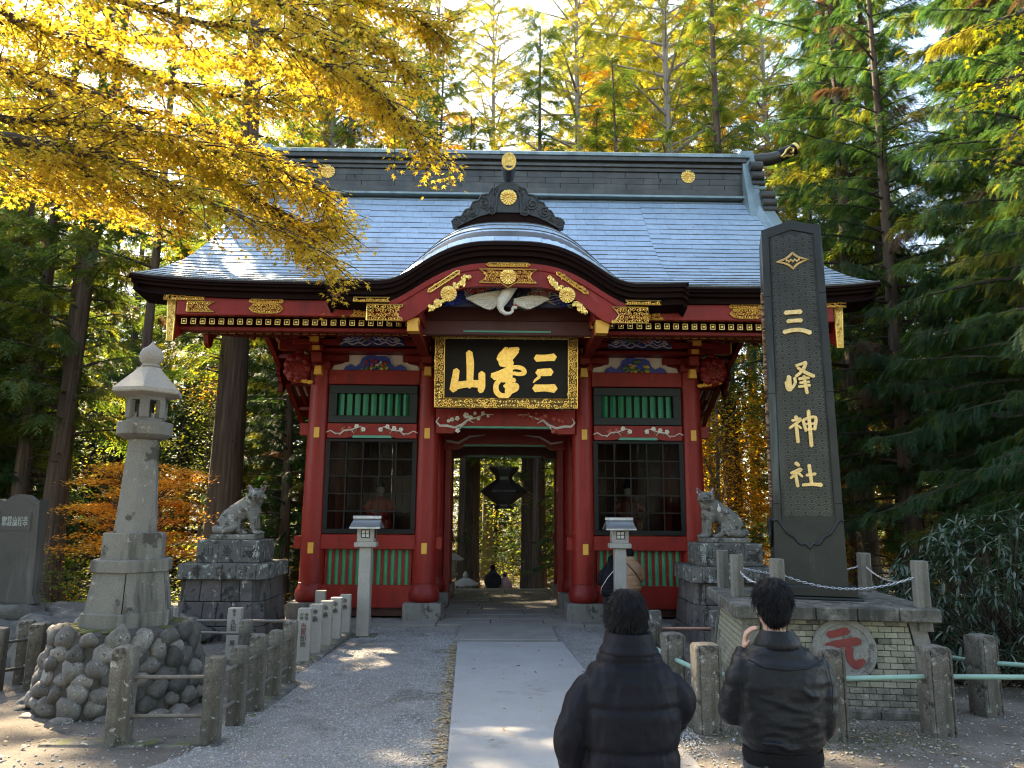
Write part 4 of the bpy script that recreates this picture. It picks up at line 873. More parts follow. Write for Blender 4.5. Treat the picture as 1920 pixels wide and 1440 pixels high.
m_ = MB(); m_.tube([P3(1068, 625, 14.45), P3(1110, 640, 14.45), P3(1172, 664, 14.45)], [0.02, 0.013, 0.005], 6); gp_(m_, 'beak', CHAR, crb)
m_ = MB(); m_.ell(P3(1050, 606, 14.445), (0.045, 0.04, 0.022), 8, 5); gp_(m_, 'red_crown', CARVR, crb)
m_ = MB(); m_.tube([P3(1090, 390, 14.46), P3(1100, 440, 14.46), P3(1070, 490, 14.46), P3(1090, 520, 14.48)], [0.03, 0.06, 0.07, 0.03], 8); gp_(m_, 'black_tail', BLACKW, crb, 50)
# gilt metalwork: filigree plates and chrysanthemum crests
def crest_mesh(r):
    m_ = MB(); m_.lathe([(0.001, 0.0), (r*0.98, 0.0), (r*0.98, 0.012)], 24)
    for q in range(16):
        a = 2*pi*q/16; m_.ell((r*0.62*cos(a), r*0.62*sin(a), 0.014), (r*0.40, r*0.115, 0.028), 8, 5, (0, 0, a))
    m_.ell((0, 0, 0.02), (r*0.17, r*0.17, 0.035), 10, 6); return m_.mesh('gold_crest', GOLD, 50)
CR = {r: crest_mesh(r) for r in (0.19, 0.175, 0.16)}
def crest(r, x, y, z, parent=None, tilt=0.0): return link('gold_crest', CR[r], parent or G, (x-GX, y-19.3, z), (pi/2+tilt, 0, 0))
def filigree(outline, y, seed, tilt=None, dense=1.0, name='gilt_fitting', parent=None, mt=GOLD, cr_=0.0):
    rr = random.Random(seed); mb = MB(); P = outline+[outline[0]]
    seg_curve(mb, P, 0.014, y, 5)
    xs_ = [p[0] for p in outline]; zs_ = [p[1] for p in outline]; x0, x1, z0, z1 = min(xs_), max(xs_), min(zs_), max(zs_)
    def inside(px, pz):
        c = False; n = len(outline)
        for i in range(n):
            a, b = outline[i], outline[(i+1) % n]
            if (a[1] > pz) != (b[1] > pz) and px < (b[0]-a[0])*(pz-a[1])/(b[1]-a[1])+a[0]: c = not c
        return c
    step = 0.085/dense; px = x0+step*.5; k = 0
    while px < x1:
        pz = z0+step*.45
        while pz < z1:
            qx, qz = px+rr.uniform(-.2, .2)*step, pz+rr.uniform(-.2, .2)*step
            if inside(qx, qz) and not (cr_ and abs(qx-(x0+x1)/2) < cr_): mb_a = rr.uniform(0, 6.3); seg_curve(mb, spiral((qx, qz), step*0.58, 1.15, mb_a, 9, rr.choice((-1, 1))), 0.0095, y-0.004, 4)
            pz += step; k += 1
        px += step
    return gp_(mb, name, mt, parent)
def rect_notch(x0, x1, z0, z1, left=False, right=False, d=0.14):
    zc = (z0+z1)/2; p = [(x0, z0)]
    p += [(x1, z0)] + ([(x1-d*.6, z0+(z1-z0)*.22), (x1-d, zc), (x1-d*.6, z1-(z1-z0)*.22)] if right else []) + [(x1, z1), (x0, z1)]
    if left: p += [(x0+d*.6, z1-(z1-z0)*.22), (x0+d, zc), (x0+d*.6, z0+(z1-z0)*.22)]
    return p
ce = [(GX-0.56, 6.80), (GX-0.15, 6.80), (GX, 6.70), (GX+0.15, 6.80), (GX+0.56, 6.80), (GX+0.46, 6.86), (GX+0.42, 6.93), (GX+0.46, 7.0), (GX+0.56, 7.07), (GX-0.56, 7.07), (GX-0.46, 7.0), (GX-0.42, 6.93), (GX-0.46, 6.86)]
filigree(ce, 13.99, 1, dense=1.25, parent=kb, cr_=0.15); crest(0.16, GX, 14.0, 6.925)
filigree([(GX-0.38, 7.13), (GX+0.38, 7.13), (GX+0.43, 7.165), (GX+0.38, 7.20), (GX-0.38, 7.20), (GX-0.43, 7.165)], 13.99, 2, dense=1.4, parent=kb)
for s2 in (-1, 1):
    # crest with sprays on the shoulders
    c = (GX+s2*1.15, 6.56); crest(0.16, c[0], 13.98, c[1]); mb = MB()
    for e in (-1, 1):
        mb = MB()
        for q in range(13):
            d = 0.19+0.023*q; px, pz = c[0]+s2*e*d*0.72, c[1]-e*d*0.69; px += rnd.uniform(-.05, .05); pz += rnd.uniform(-.05, .05)
            mb.ell((px, 13.98, pz), (0.055, 0.025, 0.03), 7, 5, (0, rnd.uniform(0, 3), 0)); seg_curve(mb, spiral((px, pz), 0.05, 1.1, q, 8), 0.012, 13.965)
        gp_(mb, 'gilt_flower_spray', GOLD, kb, 50)
    a, b = (GX+s2*0.98, 7.00), (GX+s2*1.52, 6.62); dx, dz = b[0]-a[0], b[1]-a[1]; L_ = hypot(dx, dz); nx, nz_ = -dz/L_*0.035, dx/L_*0.035
    filigree([(a[0]+nx, a[1]+nz_), (b[0]+nx, b[1]+nz_), (b[0]+dx*.07, b[1]+dz*.07), (b[0]-nx, b[1]-nz_), (a[0]-nx, a[1]-nz_), (a[0]-dx*.07, a[1]-dz*.07)], 13.99, 5, dense=1.5, parent=kb)
    # fascia fittings
    X = lambda a_, b_: sorted((GX+s2*a_, GX+s2*b_))
    x0, x1 = X(2.02, 2.72); filigree(rect_notch(x0, x1, 6.02, 6.33, s2 > 0, s2 < 0), 13.99, 7, dense=1.1, parent=kb)
    x0, x1 = X(2.28, 2.98); filigree(rect_notch(x0, x1, 6.39, 6.47, s2 > 0, s2 < 0, .06), 13.99, 8, dense=1.5, parent=kb)
    x0, x1 = X(2.74, 3.12); filigree(rect_notch(x0, x1, 6.20, 6.40, s2 < 0, s2 > 0, .10), 14.40, 9, dense=1.4)
    xc = GX+s2*4.78
    filigree([(xc-0.34, 6.49), (xc-0.30, 6.455), (xc+0.30, 6.455), (xc+0.34, 6.49), (xc+0.30, 6.53), (xc-0.30, 6.53)], 14.40, 10, dense=1.5)
    filigree([(xc-0.34, 6.34), (xc-0.26, 6.27), (xc-0.12, 6.24), (xc+0.12, 6.24), (xc+0.26, 6.27), (xc+0.34, 6.34), (xc+0.26, 6.41), (xc+0.12, 6.44), (xc-0.12, 6.44), (xc-0.26, 6.41)], 14.40, 11, dense=1.3)
    x0, x1 = X(5.80, 6.34); filigree(rect_notch(x0, x1, 6.26, 6.46, s2 > 0, s2 < 0, .16), 14.40, 12, dense=1.3)
    x0, x1 = X(6.0, 6.80); filigree(rect_notch(x0, x1, 6.50, 6.60, s2 > 0, s2 < 0, .05), 14.40, 13, dense=1.5)
# ornament on the karahafu ridge
OC = [(0, 0), (0.30, 0.0), (0.62, -0.10), (0.86, -0.22), (1.05, -0.33), (1.16, -0.30), (1.18, -0.20), (1.10, -0.10), (0.98, -0.08), (0.90, 0.06), (0.80, 0.10), (0.74, 0.24), (0.62, 0.28), (0.56, 0.40), (0.42, 0.42), (0.36, 0.54), (0.22, 0.60), (0.10, 0.66), (0, 0.66)]
pts = [(GX+a, 8.55+b) for a, b in OC] + [(GX-a, 8.55+b) for a, b in reversed(OC[1:-1])]
mb = MB(); mb.prism(pts, 14.72, 14.94); orn = gp_(mb, 'roof_ornament', ONI)
mb = MB()
for s2 in (-1, 1):
    seg_curve(mb, [(GX+s2*a, 8.55+b-0.03) for a, b in OC[6:17]], 0.018, 14.71)
    for q, (a, b, r_) in enumerate(((1.08, -0.21, 0.08), (0.76, 0.0, 0.13), (0.50, 0.18, 0.14), (0.35, 0.02, 0.10), (0.24, 0.45, 0.09), (0.9, -0.12, 0.08))): seg_curve(mb, spiral((GX+s2*a, 8.55+b), r_, 1.7, q, 14, s2), 0.022, 14.71)
    seg_curve(mb, [(GX+s2*0.28, 8.55), (GX+s2*0.25, 8.75), (GX+s2*0.24, 8.91), (GX+s2*0.18, 9.03), (GX, 9.07)], 0.03, 14.71)
gp_(mb, 'carved_scroll', ONI, orn, 50)
crest(0.175, GX, 14.71, 8.88, None)
mb = MB(); mb.tube([(GX, 14.95, 9.42), (GX, 14.75, 9.47), (GX, 14.40, 9.52)], [0.12, 0.14, 0.145], 20); gp_(mb, 'ridge_roll', ONI, orn, 40)
mb = MB(); mb.lathe([(0.001, 0), (0.15, 0.0), (0.15, 0.03), (0.115, 0.032), (0.112, 0.022), (0.001, 0.022)], 24); o = link('gilt_roll_end', mb.mesh('gilt_roll_end', GOLDD, 40), G, (0, 14.40-19.3, 9.52), (pi/2+0.1, 0, 0)); o.scale = (1, 1.25, 1)
pts = [(GX+a, 8.55+b-0.01) for a, b in OC[:5]] + [(GX-a, 8.55+b-0.01) for a, b in reversed(OC[1:5])]
pts = sorted(pts); mb = MB(); mb.prism(pts + [(GX+1.05, 8.02), (GX+0.5, 8.02), (GX-0.5, 8.02), (GX-1.05, 8.02)], 14.76, 16.4); gp_(mb, 'karahafu_ridge', EAVE)
# ---- main box ridge
yr0, yr1 = 18.72, 19.88
def rpiece(mb, x0, x1, z0, z1, d): mb.box(x0, x1, yr0-d, yr1+d, z0, z1, 0.006)
xl, xr = -6.35, 6.55
mb = MB(); rpiece(mb, xl, xr, 10.30, 10.66, -0.06); gp_(mb, 'ridge_shadow_course', ONI)
mb = MB(); rpiece(mb, xl, xr, 10.64, 10.70, 0.16); gp_(mb, 'ridge_lip', COPPERG)
mb = MB(); rpiece(mb, xl, xr, 10.70, 10.90, 0.07); gp_(mb, 'ridge_base_course', COPPERD)
for row, (z0, z1, d) in enumerate(((10.90, 11.05, 0.035), (11.05, 11.22, 0.022), (11.22, 11.40, 0.01))):
    x = xl - (0.4 if row % 2 else 0)
    while x < xr:
        x2 = min(xr, x+0.88)
        mb = MB(); mb.box(max(x, xl)+0.004, x2-0.004, yr0-d, yr0+0.02, z0+0.004, z1-0.004, 0.005); gp_(mb, 'ridge_panel', COPPERD); x = x2
mb = MB(); mb.box(xl, xr, yr0+0.02, yr1, 10.9, 11.9); gp_(mb, 'ridge_core', ONI)
for z0, z1, d, m_ in ((11.40, 11.45, 0.06, COPPERD), (11.45, 11.52, 0.03, COPPERD), (11.52, 11.60, 0.09, COPPERD), (11.60, 11.66, 0.05, ONI), (11.66, 11.78, 0.16, COPPERD)):
    mb = MB(); rpiece(mb, xl, xr, z0, z1, d); gp_(mb, 'ridge_moulding', m_)
x = xl-0.1; k = 0
while x < xr+0.05:
    x2 = min(xr+0.1, x+0.62); mb = MB()
    prof = [(yr0-0.2, 11.78), (yr0-0.2, 11.86), (yr0-0.05, 11.95), (yr0+0.25, 12.02), (19.3, 12.04), (yr1-0.25, 12.02), (yr1+0.05, 11.95), (yr1+0.2, 11.86), (yr1+0.2, 11.78)]
    mb.prism(prof, x+0.003, x2-0.003, 'x'); gp_(mb, 'ridge_cap', COPPERG); x = x2
for x in (-4.61, 5.0): crest(0.19, x, yr0-0.03, 11.29)
for x in (-3.9, -0.55, 4.25):
    mb = MB(); mb.tube([(x, yr0-0.01, 11.2), (x, yr0-0.07, 11.19), (x, yr0-0.07, 11.13)], 0.012, 5); gp_(mb, 'ridge_hook', BLACKW)
for s2 in (-1, 1):                                # ridge-end demon tiles seen edge-on, stacked rolls and the up-turned horn
    xe = GX+s2*6.52
    side = [(18.2, 10.0), (18.35, 10.7), (18.55, 11.3), (18.62, 11.75), (18.7, 12.06), (19.9, 12.06), (19.98, 11.75), (20.05, 11.3), (20.25, 10.7), (20.4, 10.0)]
    mb = MB(); xa, xb = sorted((xe-s2*0.22, xe+s2*0.12)); mb.prism(side, xa, xb, 'x'); et = gp_(mb, 'ridge_end_tile', COPPERG)
    for (y, z, r_, dx) in ((18.52, 11.52, 0.135, 0), (18.50, 11.24, 0.13, 0.02), (18.48, 11.02, 0.085, 0.03), (18.46, 10.86, 0.075, 0.04), (18.30, 10.60, 0.12, 0.2), (18.24, 10.37, 0.12, 0.22), (18.20, 10.17, 0.10, 0.22)):
        for fl in (1, -1):
            xa = xe-s2*0.06+s2*dx*0.8; xb = xe+s2*0.26+s2*dx; yy = y if fl > 0 else 38.6-y
            mb = MB(); mb.tube([(xa, yy, z), (xb, yy, z)], r_, 16); gp_(mb, 'roll_end', COPPERD if r_ > 0.08 else COPPERG, et, 40)
    for fl in (1, -1):                            # descending ridge strip beside the verge
        mb = MB(); v = []
        for i in range(13):
            y = 18.75-0.085*i*1.0; z = roofz(6.6, min(18.75, y)); yy = y if fl > 0 else 38.6-y
            for dx, dz in ((-0.12-0.035*i*0.6+0.03*i, 0.02), (-0.12+0.03*i, 0.42-0.028*i), (0.25+0.02*i, 0.42-0.028*i), (0.25+0.02*i, 0.0)): v.append((xe+s2*dx, yy, z+dz))
        mb.add(v, [(i*4+j, (i+1)*4+j, (i+1)*4+j+1, i*4+j+1) for i in range(12) for j in range(3)] + [(48, 49, 50, 51)]); gp_(mb, 'verge_ridge', COPPERG, et)
    mb = MB(); mb.tube([(xe-s2*0.6, 18.95, 11.86), (xe+s2*0.1, 18.92, 11.87), (xe+s2*0.65, 18.9, 11.93), (xe+s2*1.05, 18.88, 12.06), (xe+s2*1.30, 18.86, 12.20)], [0.20, 0.19, 0.18, 0.165, 0.15], 16, True, 0.95); hn = gp_(mb, 'ridge_horn', COPPERD, None, 40)
    mb = MB(); mb.tube([(xe+s2*0.88, 18.885, 12.02), (xe+s2*1.32, 18.86, 12.21)], [0.178, 0.156], 16); gp_(mb, 'horn_band', BLACKW, hn, 40)
    mb = MB(); mb.tube([(xe+s2*1.30, 18.86, 12.20), (xe+s2*1.37, 18.86, 12.24)], [0.165, 0.168], 16); seg_curve(mb, [(xe+s2*0.92+s2*p[0], 11.97+p[1]) for p in [(-0.05, -0.08), (0.05, 0.02), (0.10, 0.12), (0.20, 0.20), (0.30, 0.16), (0.28, 0.06), (0.20, 0.08)]], 0.034, 18.685); seg_curve(mb, [(xe+s2*0.92+s2*p[0], 11.94+p[1]) for p in [(0.0, -0.06), (0.12, 0.0), (0.24, -0.01), (0.30, 0.03)]], 0.03, 18.695)
    gp_(mb, 'gilt_horn_scroll', GOLD, hn)
# ---- passage: lintels, inner beams, ceiling, door posts
def lintel(y0, y1, zb, zt, zc, m_, gold=False):
    mb = MB(); a, b = -1.64+0.2, 1.94-0.2
    pts = [(a, zb), (a+0.36, zb), (a+0.48, zb+0.06), (a+0.56, zc), (b-0.56, zc), (b-0.48, zb+0.06), (b-0.36, zb), (b, zb), (b, zt), (a, zt)]
    mb.prism(pts, y0, y1); li = gp_(mb, 'passage_lintel', m_)
    mb = MB(); mb.box(a+0.52, b-0.52, y0+0.006, y1-0.01, zc-0.045, zc-0.002); gp_(mb, 'green_soffit', GREEN2, li)
    return li
li = lintel(16.98, 17.2, 4.16, 4.72, 4.33, RED)
for s2 in (-1, 1):
    xc = GX
    br = MB(); pth = [(1.52, 4.52), (1.58, 4.42), (1.50, 4.33), (1.34, 4.33), (1.16, 4.29), (0.98, 4.36), (0.86, 4.47), (0.66, 4.52), (0.48, 4.60), (0.28, 4.59)]
    br.tube([(xc+s2*a, 16.96, b) for a, b in pth], [0.012, 0.022, 0.03, 0.034, 0.03, 0.034, 0.028, 0.02, 0.014, 0.006], 6)
    br.tube([(xc+s2*0.86, 16.96, 4.47), (xc+s2*0.72, 16.96, 4.40)], [0.02, 0.006], 5); br.tube([(xc+s2*0.98, 16.96, 4.36), (xc+s2*1.06, 16.96, 4.24)], [0.02, 0.008], 5); gp_(br, 'carved_branch', PALE, li, 50)
    for q, (a, b, r_) in enumerate(((1.22, 4.47, .038), (1.10, 4.50, .04), (0.90, 4.57, .05), (0.80, 4.52, .04), (0.62, 4.50, .036), (0.52, 4.62, .034), (1.09, 4.22, .04), (0.40, 4.56, .026), (1.30, 4.44, .03), (0.70, 4.62, .03))):
        fl = MB()
        for p in range(5): an = 2*pi*p/5+q; fl.ell((xc+s2*a+r_*.8*cos(an), 16.945, b+r_*.8*sin(an)), (r_*.68, 0.014, r_*.68), 7, 4)
        fl.cm = 1; fl.ell((xc+s2*a, 16.932, b), (r_*.35, 0.01, r_*.35), 6, 4); fl.cm = 0
        gp_(fl, 'carved_flower', [FEATHER if s2 < 0 else CARVR, YELC], li, 60)
l2 = lintel(19.3, 19.5, 3.98, 4.60, 4.12, RED2)
for s2 in (-1, 1):
    br = MB(); br.tube([(GX+s2*a, 19.28, b) for a, b in ((1.5, 4.2), (1.2, 4.15), (0.9, 4.32), (0.5, 4.36))], [0.03, 0.035, 0.03, 0.01], 5); gp_(br, 'carved_branch', PALE, l2, 50)
    mb = MB(); xa, xb = sorted((GX+s2*1.52, GX+s2*1.36)); mb.box(xa, xb, 19.28, 19.52, 0.1, 3.98, 0.01); gp_(mb, 'door_post', RED2)
    mb = MB(); xa, xb = sorted((GX+s2*1.60, GX+s2*1.44)); mb.box(xa, xb, 21.5, 21.7, 0.1, 4.0, 0.01); gp_(mb, 'door_post', RED2)
lintel(21.5, 21.7, 3.92, 4.6, 4.0, DRED)
for k in range(14):
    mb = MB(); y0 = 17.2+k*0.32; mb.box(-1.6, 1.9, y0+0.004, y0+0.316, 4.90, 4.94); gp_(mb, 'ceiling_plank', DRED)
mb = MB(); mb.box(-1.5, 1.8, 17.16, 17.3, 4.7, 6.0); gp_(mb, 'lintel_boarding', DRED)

# ---- the name board hung under the karahafu
ty = 16.25; NB = thing('name_board', 'black name board with three gold characters in a carved gold frame under the gate roof', 'signboard', (GX, ty, 4.655))
NB.rotation_euler = (radians(6), 0, 0)
W2, H_ = 1.56, 1.72; fwid = 0.20
mb = MB(); mb.box(-W2+0.1, W2-0.1, -0.03, 0.05, 0.1, H_-0.1); pn = mb.build('board', BLACKW, NB)
fm_ = {'frame_side': [(-W2, -W2+fwid, 0, H_), (W2-fwid, W2, 0, H_)], 'frame_rail': [(-W2+fwid, W2-fwid, 0, fwid), (-W2+fwid, W2-fwid, H_-fwid, H_)]}
for nm, L_ in fm_.items():
    for (a, b, c, d) in L_:
        mb = MB(); mb.box(a, b, -0.08, 0.06, c, d, 0.02); fr = mb.build(nm, GILTB, NB)
        mb = MB(); st_ = 0.090; px = a+0.045
        while px < b-0.02:
            pz = c+0.045
            while pz < d-0.01:
                q = rnd.uniform(0, 6.3); cc = (px+rnd.uniform(-.02, .02), pz+rnd.uniform(-.02, .02))
                seg_curve(mb, spiral(cc, 0.056, 1.35, q, 10, rnd.choice((-1, 1))), 0.0125, -0.092-rnd.uniform(0, .015), 5); pz += st_
            px += st_
        for t_ in ((a, c, a, d), (b, c, b, d), (a, c, b, c), (a, d, b, d)): mb.tube([(t_[0], -0.085, t_[1]), (t_[2], -0.085, t_[3])], 0.014, 5)
        mb.build('frame_carving', GOLD, fr, 50)
def bx(px, py): return ((px-955)*0.001768, (1030-py)*0.001768)               # plaque zoom pixels -> metres on the board
def glyph(strokes, parent, conv, y0, y1, m_, k=0.001768):
    mb = MB()
    for i, (pts, wd) in enumerate(strokes): stroke(mb, [conv(*p) for p in pts], [w_*k for w_ in wd], y0-0.0012*i, y1, 5)
    return mb.build('gold_character', m_, parent)
glyph([([(490, 345), (505, 480), (505, 640), (500, 770)], [80, 95, 85, 80]), ([(335, 570), (325, 650), (310, 740), (300, 815)], [80, 85, 90, 95]), ([(300, 770), (430, 745), (560, 735), (660, 745)], [100, 85, 90, 100]), ([(650, 605), (652, 690), (650, 770), (635, 830)], [85, 85, 90, 70])], NB, bx, -0.055, -0.0305, GOLD)
glyph([([(955, 290), (930, 340), (890, 390), (870, 440)], [60, 85, 90, 80]), ([(870, 430), (930, 440), (1000, 400), (1080, 310)], [85, 90, 90, 80]), ([(990, 310), (1060, 300), (1100, 300)], [60, 50, 55]), ([(880, 480), (960, 490), (1030, 470)], [70, 80, 60]),
       ([(785, 640), (870, 600), (960, 560), (1060, 525), (1150, 540), (1180, 590), (1120, 610), (1050, 600)], [80, 60, 60, 50, 55, 55, 50, 45]), ([(800, 660), (880, 645), (960, 615), (1040, 600)], [60, 55, 55, 50]),
       ([(985, 330), (990, 480), (990, 640), (985, 840)], [70, 95, 85, 95]), ([(870, 690), (830, 750), (835, 830), (890, 880), (960, 880), (1010, 830)], [60, 65, 70, 70, 70, 60]), ([(900, 690), (980, 680), (1060, 690)], [55, 60, 55]), ([(930, 760), (1000, 765), (1070, 755), (1075, 790), (1020, 830)], [40, 60, 75, 70, 50])], NB, bx, -0.055, -0.0305, GOLD)
glyph([([(1325, 410), (1440, 405), (1550, 395)], [90, 80, 95]), ([(1345, 590), (1430, 585), (1510, 580)], [85, 95, 95]), ([(1370, 640), (1320, 680), (1290, 715)], [40, 30, 14]), ([(1310, 785), (1430, 780), (1555, 785)], [95, 85, 110])], NB, bx, -0.055, -0.0305, GOLD)
for x in (-1.15, 1.15):
    mb = MB(); mb.box(x-0.04, x+0.04, -0.06, 0.12, -0.06, 0.02, 0.008); mb.build('hanger_foot', BLACKW, NB)
    mb = MB(); mb.box(x-0.03, x+0.03, 0.0, 0.10, H_-0.02, H_+0.35, 0.006); mb.build('hanger', BLACKW, NB)
# ------------------------------------------------------------------ stone lamps, lanterns, monument, wolves, fences, rocks
def stones_ring(n): pass
# ---- tall stone lantern on its rubble mound
LX, LY = -4.41, 9.35; LZ = g(LX, LY)
T = thing('stone_lantern', 'tall hexagonal stone lantern on a mound of rubble stones inside the railing', 'stone lantern', (LX, LY, LZ))
def at_(z): return z-LZ
mb = MB(); mb.lathe([(0.93, -0.05), (0.88, 0.25), (0.72, 0.86), (0.60, 0.89)], 24); mb.build('mound_core', MORT, T, 60)
cobm = []
for q in range(9):
    m_ = MB(); m_.ell((0, 0, 0), (1, 1, 1), 12, 8); st_ = Vector((q*2.7, q*1.3, q*0.7))
    for k_, pnt in enumerate(m_.v):
        v_ = Vector(pnt); m_.v[k_] = tuple(v_*(1+0.42*mnoise.noise(v_*0.9+st_)+0.16*mnoise.noise(v_*2.2+st_)))
    cobm.append(m_.mesh('rubble_stone', COBB, 80))
for row in range(6):
    t = (row+0.5)/6; z = 0.06+0.82*t*0.98; rr = 0.90-0.19*t; n_ = 22-row
    for k in range(n_):
        a = 2*pi*(k+0.5*(row % 2)+rnd.uniform(-.18, .18))/n_; sc = rnd.uniform(0.85, 1.2)
        o = link('rubble_stone', rnd.choice(cobm), T, (rr*cos(a)*1.0, rr*sin(a), z+rnd.uniform(-.02, .02)), (rnd.uniform(-.3, .3), rnd.uniform(-.35, .35), a+pi/2+rnd.uniform(-.2, .2)))
        o.scale = (0.125*sc*rnd.uniform(.7, 1.15), 0.085*sc, 0.112*sc*rnd.uniform(.8, 1.2))
for k in range(15):
    a = 2*pi*k/15+rnd.uniform(-.1, .1); o = link('rubble_stone', rnd.choice(cobm), T, (0.99*cos(a), 0.99*sin(a), 0.02), (0, rnd.uniform(-.5, .5), a)); o.scale = (0.10, 0.13, 0.07)
HEX = pi/6+0.30
def hexp(name, prof, m_, sm=None, par=None, n=6): mb = MB(); mb.lathe(prof, n, (0, 0), HEX); return mb.build(name, m_, par or T, sm)
hexp('base_slab', [(0.51, 0.86), (0.54, 0.88), (0.54, 1.04), (0.52, 1.055)], GRAN, None)
for k in range(6):                                # six leaning pedestal slabs
    a0, a1 = HEX+2*pi*k/6, HEX+2*pi*(k+1)/6; r0_, r1_ = 0.505, 0.435; e = 0.012
    def pt(a, r_, z): return (r_*cos(a), r_*sin(a), z)
    mb = MB(); A = [pt(a0+e, r0_, 1.056), pt(a1-e, r0_, 1.056), pt(a1-e, r1_, 1.50), pt(a0+e, r1_, 1.50)]; B = [tuple(c*0.8 if i < 2 else c for i, c in enumerate(p)) for p in A]
    mb.add(A+B, [(0, 1, 2, 3), (7, 6, 5, 4), (0, 4, 5, 1), (1, 5, 6, 2), (2, 6, 7, 3), (3, 7, 4, 0)]); mb.build('pedestal_slab', GRAN, T)
hexp('pedestal_cornice', [(0.465, 1.50), (0.48, 1.51), (0.48, 1.63), (0.47, 1.645), (0.38, 1.65)], GRAN)
hexp('upper_plinth', [(0.375, 1.65), (0.375, 1.655), (0.375, 1.945), (0.365, 1.955)], GRAN)
hexp('shaft', [(0.26, 1.955), (0.255, 2.0), (0.185, 3.04), (0.18, 3.10)], GRAN)
mb = MB(); mb.lathe([(0.20, 3.08), (0.29, 3.12), (0.315, 3.14), (0.32, 3.28), (0.305, 3.295), (0.18, 3.30)], 32); mb.build('platform', GRAN, T, 40)
fb = MB(); fb.lathe([(0.235, 3.30), (0.235, 3.345)], 6, (0, 0), HEX); fb.lathe([(0.245, 3.565), (0.25, 3.62)], 6, (0, 0), HEX); fbx = fb.build('fire_box', GRAN, T)
for k in range(6):
    a = HEX+2*pi*k/6; mb = MB(); mb.lathe([(0.062, 3.346), (0.062, 3.564)], 6, (0.195*cos(a), 0.195*sin(a)), a); mb.build('fire_box_post', GRAN, fbx)
    a2 = a+pi/6; mb = MB(); mb.lathe([(0.03, 3.346), (0.03, 3.40)], 4, (0.18*cos(a2), 0.18*sin(a2)), a2+pi/4); mb.build('window_sill', GRAN, fbx)
hexp('roof', [(0.25, 3.61), (0.42, 3.645), (0.43, 3.66), (0.425, 3.70), (0.33, 3.79), (0.22, 3.90), (0.14, 3.985), (0.10, 4.0)], GRANP, None)
mb = MB(); mb.lathe([(0.10, 3.99), (0.115, 4.01), (0.10, 4.03), (0.095, 4.04), (0.13, 4.08), (0.142, 4.13), (0.135, 4.18), (0.105, 4.235), (0.05, 4.27), (0.025, 4.30), (0.006, 4.33)], 20); mb.build('finial', GRANP, T, 60)
mb = MB()
for q in range(40):
    a = rnd.uniform(0, 6.3); rr = rnd.uniform(0.52, 0.68); mb.ell((rr*cos(a), rr*sin(a), 0.885), (0.07, 0.06, 0.02), 6, 4, (0, 0, a), 0.3, q)
mb.build('moss_cushion', MOSSG, T, 60, kind='stuff')

# ---- stone railings
def post_mesh(w_, d_, h_, cap=0.03, groove=False, name='post', m_=POSTM):
    mb = MB(); b = 0.012
    if groove:
        e = w_*0.10
        pts = [(-w_/2+b, -d_/2), (-w_/2+e, -d_/2), (-w_/2+e+.008, -d_/2+.012), (-w_/2+e+.016, -d_/2), (w_/2-e-.016, -d_/2), (w_/2-e-.008, -d_/2+.012), (w_/2-e, -d_/2), (w_/2-b, -d_/2), (w_/2, -d_/2+b)]
        pts += [(w_/2, -d_/2+e), (w_/2-.012, -d_/2+e+.008), (w_/2, -d_/2+e+.016), (w_/2, d_/2-b), (w_/2-b, d_/2), (-w_/2+b, d_/2), (-w_/2, d_/2-b), (-w_/2, -d_/2+e+.016), (-w_/2+.012, -d_/2+e+.008), (-w_/2, -d_/2+e), (-w_/2, -d_/2+b)]
    else:
        pts = [(-w_/2+b, -d_/2), (w_/2-b, -d_/2), (w_/2, -d_/2+b), (w_/2, d_/2-b), (w_/2-b, d_/2), (-w_/2+b, d_/2), (-w_/2, d_/2-b), (-w_/2, -d_/2+b)]
    n = len(pts); v = []; NR = 7
    for k in range(NR+1):
        z = -0.25+(h_-cap+0.25)*k/NR
        for i, p in enumerate(pts):
            j = 0.006*mnoise.noise(Vector((p[0]*9, p[1]*9, z*5+w_*40))); v.append((p[0]+j, p[1]+j*.7, z))
    v += [(p[0]*0.86, p[1]*0.86, h_-cap*0.45) for p in pts] + [(0, 0, h_)]
    f = [(k*n+i, k*n+(i+1) % n, (k+1)*n+(i+1) % n, (k+1)*n+i) for k in range(NR+1) for i in range(n)] + [((NR+1)*n+i, (NR+1)*n+(i+1) % n, (NR+2)*n) for i in range(n)]
    mb.add(v, f); return mb.mesh(name, m_, 35)
def rail(par, a, b, r_, m_, name='rail'):
    o_ = Vector(par['_org']); a = Vector(a)-o_; b = Vector(b)-o_; L_ = (b-a).length
    key = ('rail', r_, m_.name)
    if key not in _textc: mb = MB(); mb.tube([(0, 0, 0), (0, 0, 1)], r_, 10); _textc[key] = mb.mesh(name, m_, 40)
    o = link(name, _textc[key], par, a, (b-a).to_track_quat('Z', 'Y').to_euler()); o.scale = (1, 1, L_); return o
def fence(name, label, posts, pmesh, rails, r_, m_, rot=0.0, skip=()):
    org = (posts[0][0], posts[0][1], g(*posts[0][:2])); F_ = thing(name, label, 'railing', org)
    for i, p in enumerate(posts):
        z = g(p[0], p[1]); link('post', pmesh[i % len(pmesh)] if isinstance(pmesh, list) else pmesh, F_, (p[0]-org[0], p[1]-org[1], z-org[2]), (0, 0, p[2] if len(p) > 2 else rot))
    for i in range(len(posts)-1):
        if i in skip: continue
        a, b = posts[i], posts[i+1]
        for h in rails: rail(F_, (a[0], a[1], g(a[0], a[1])+h), (b[0], b[1], g(b[0], b[1])+h), r_, m_)
    return F_
pmL = post_mesh(0.195, 0.195, 0.90, 0.05); pmS = post_mesh(0.162, 0.162, 0.80, 0.045); pmM = post_mesh(0.168, 0.168, 0.84, 0.045)
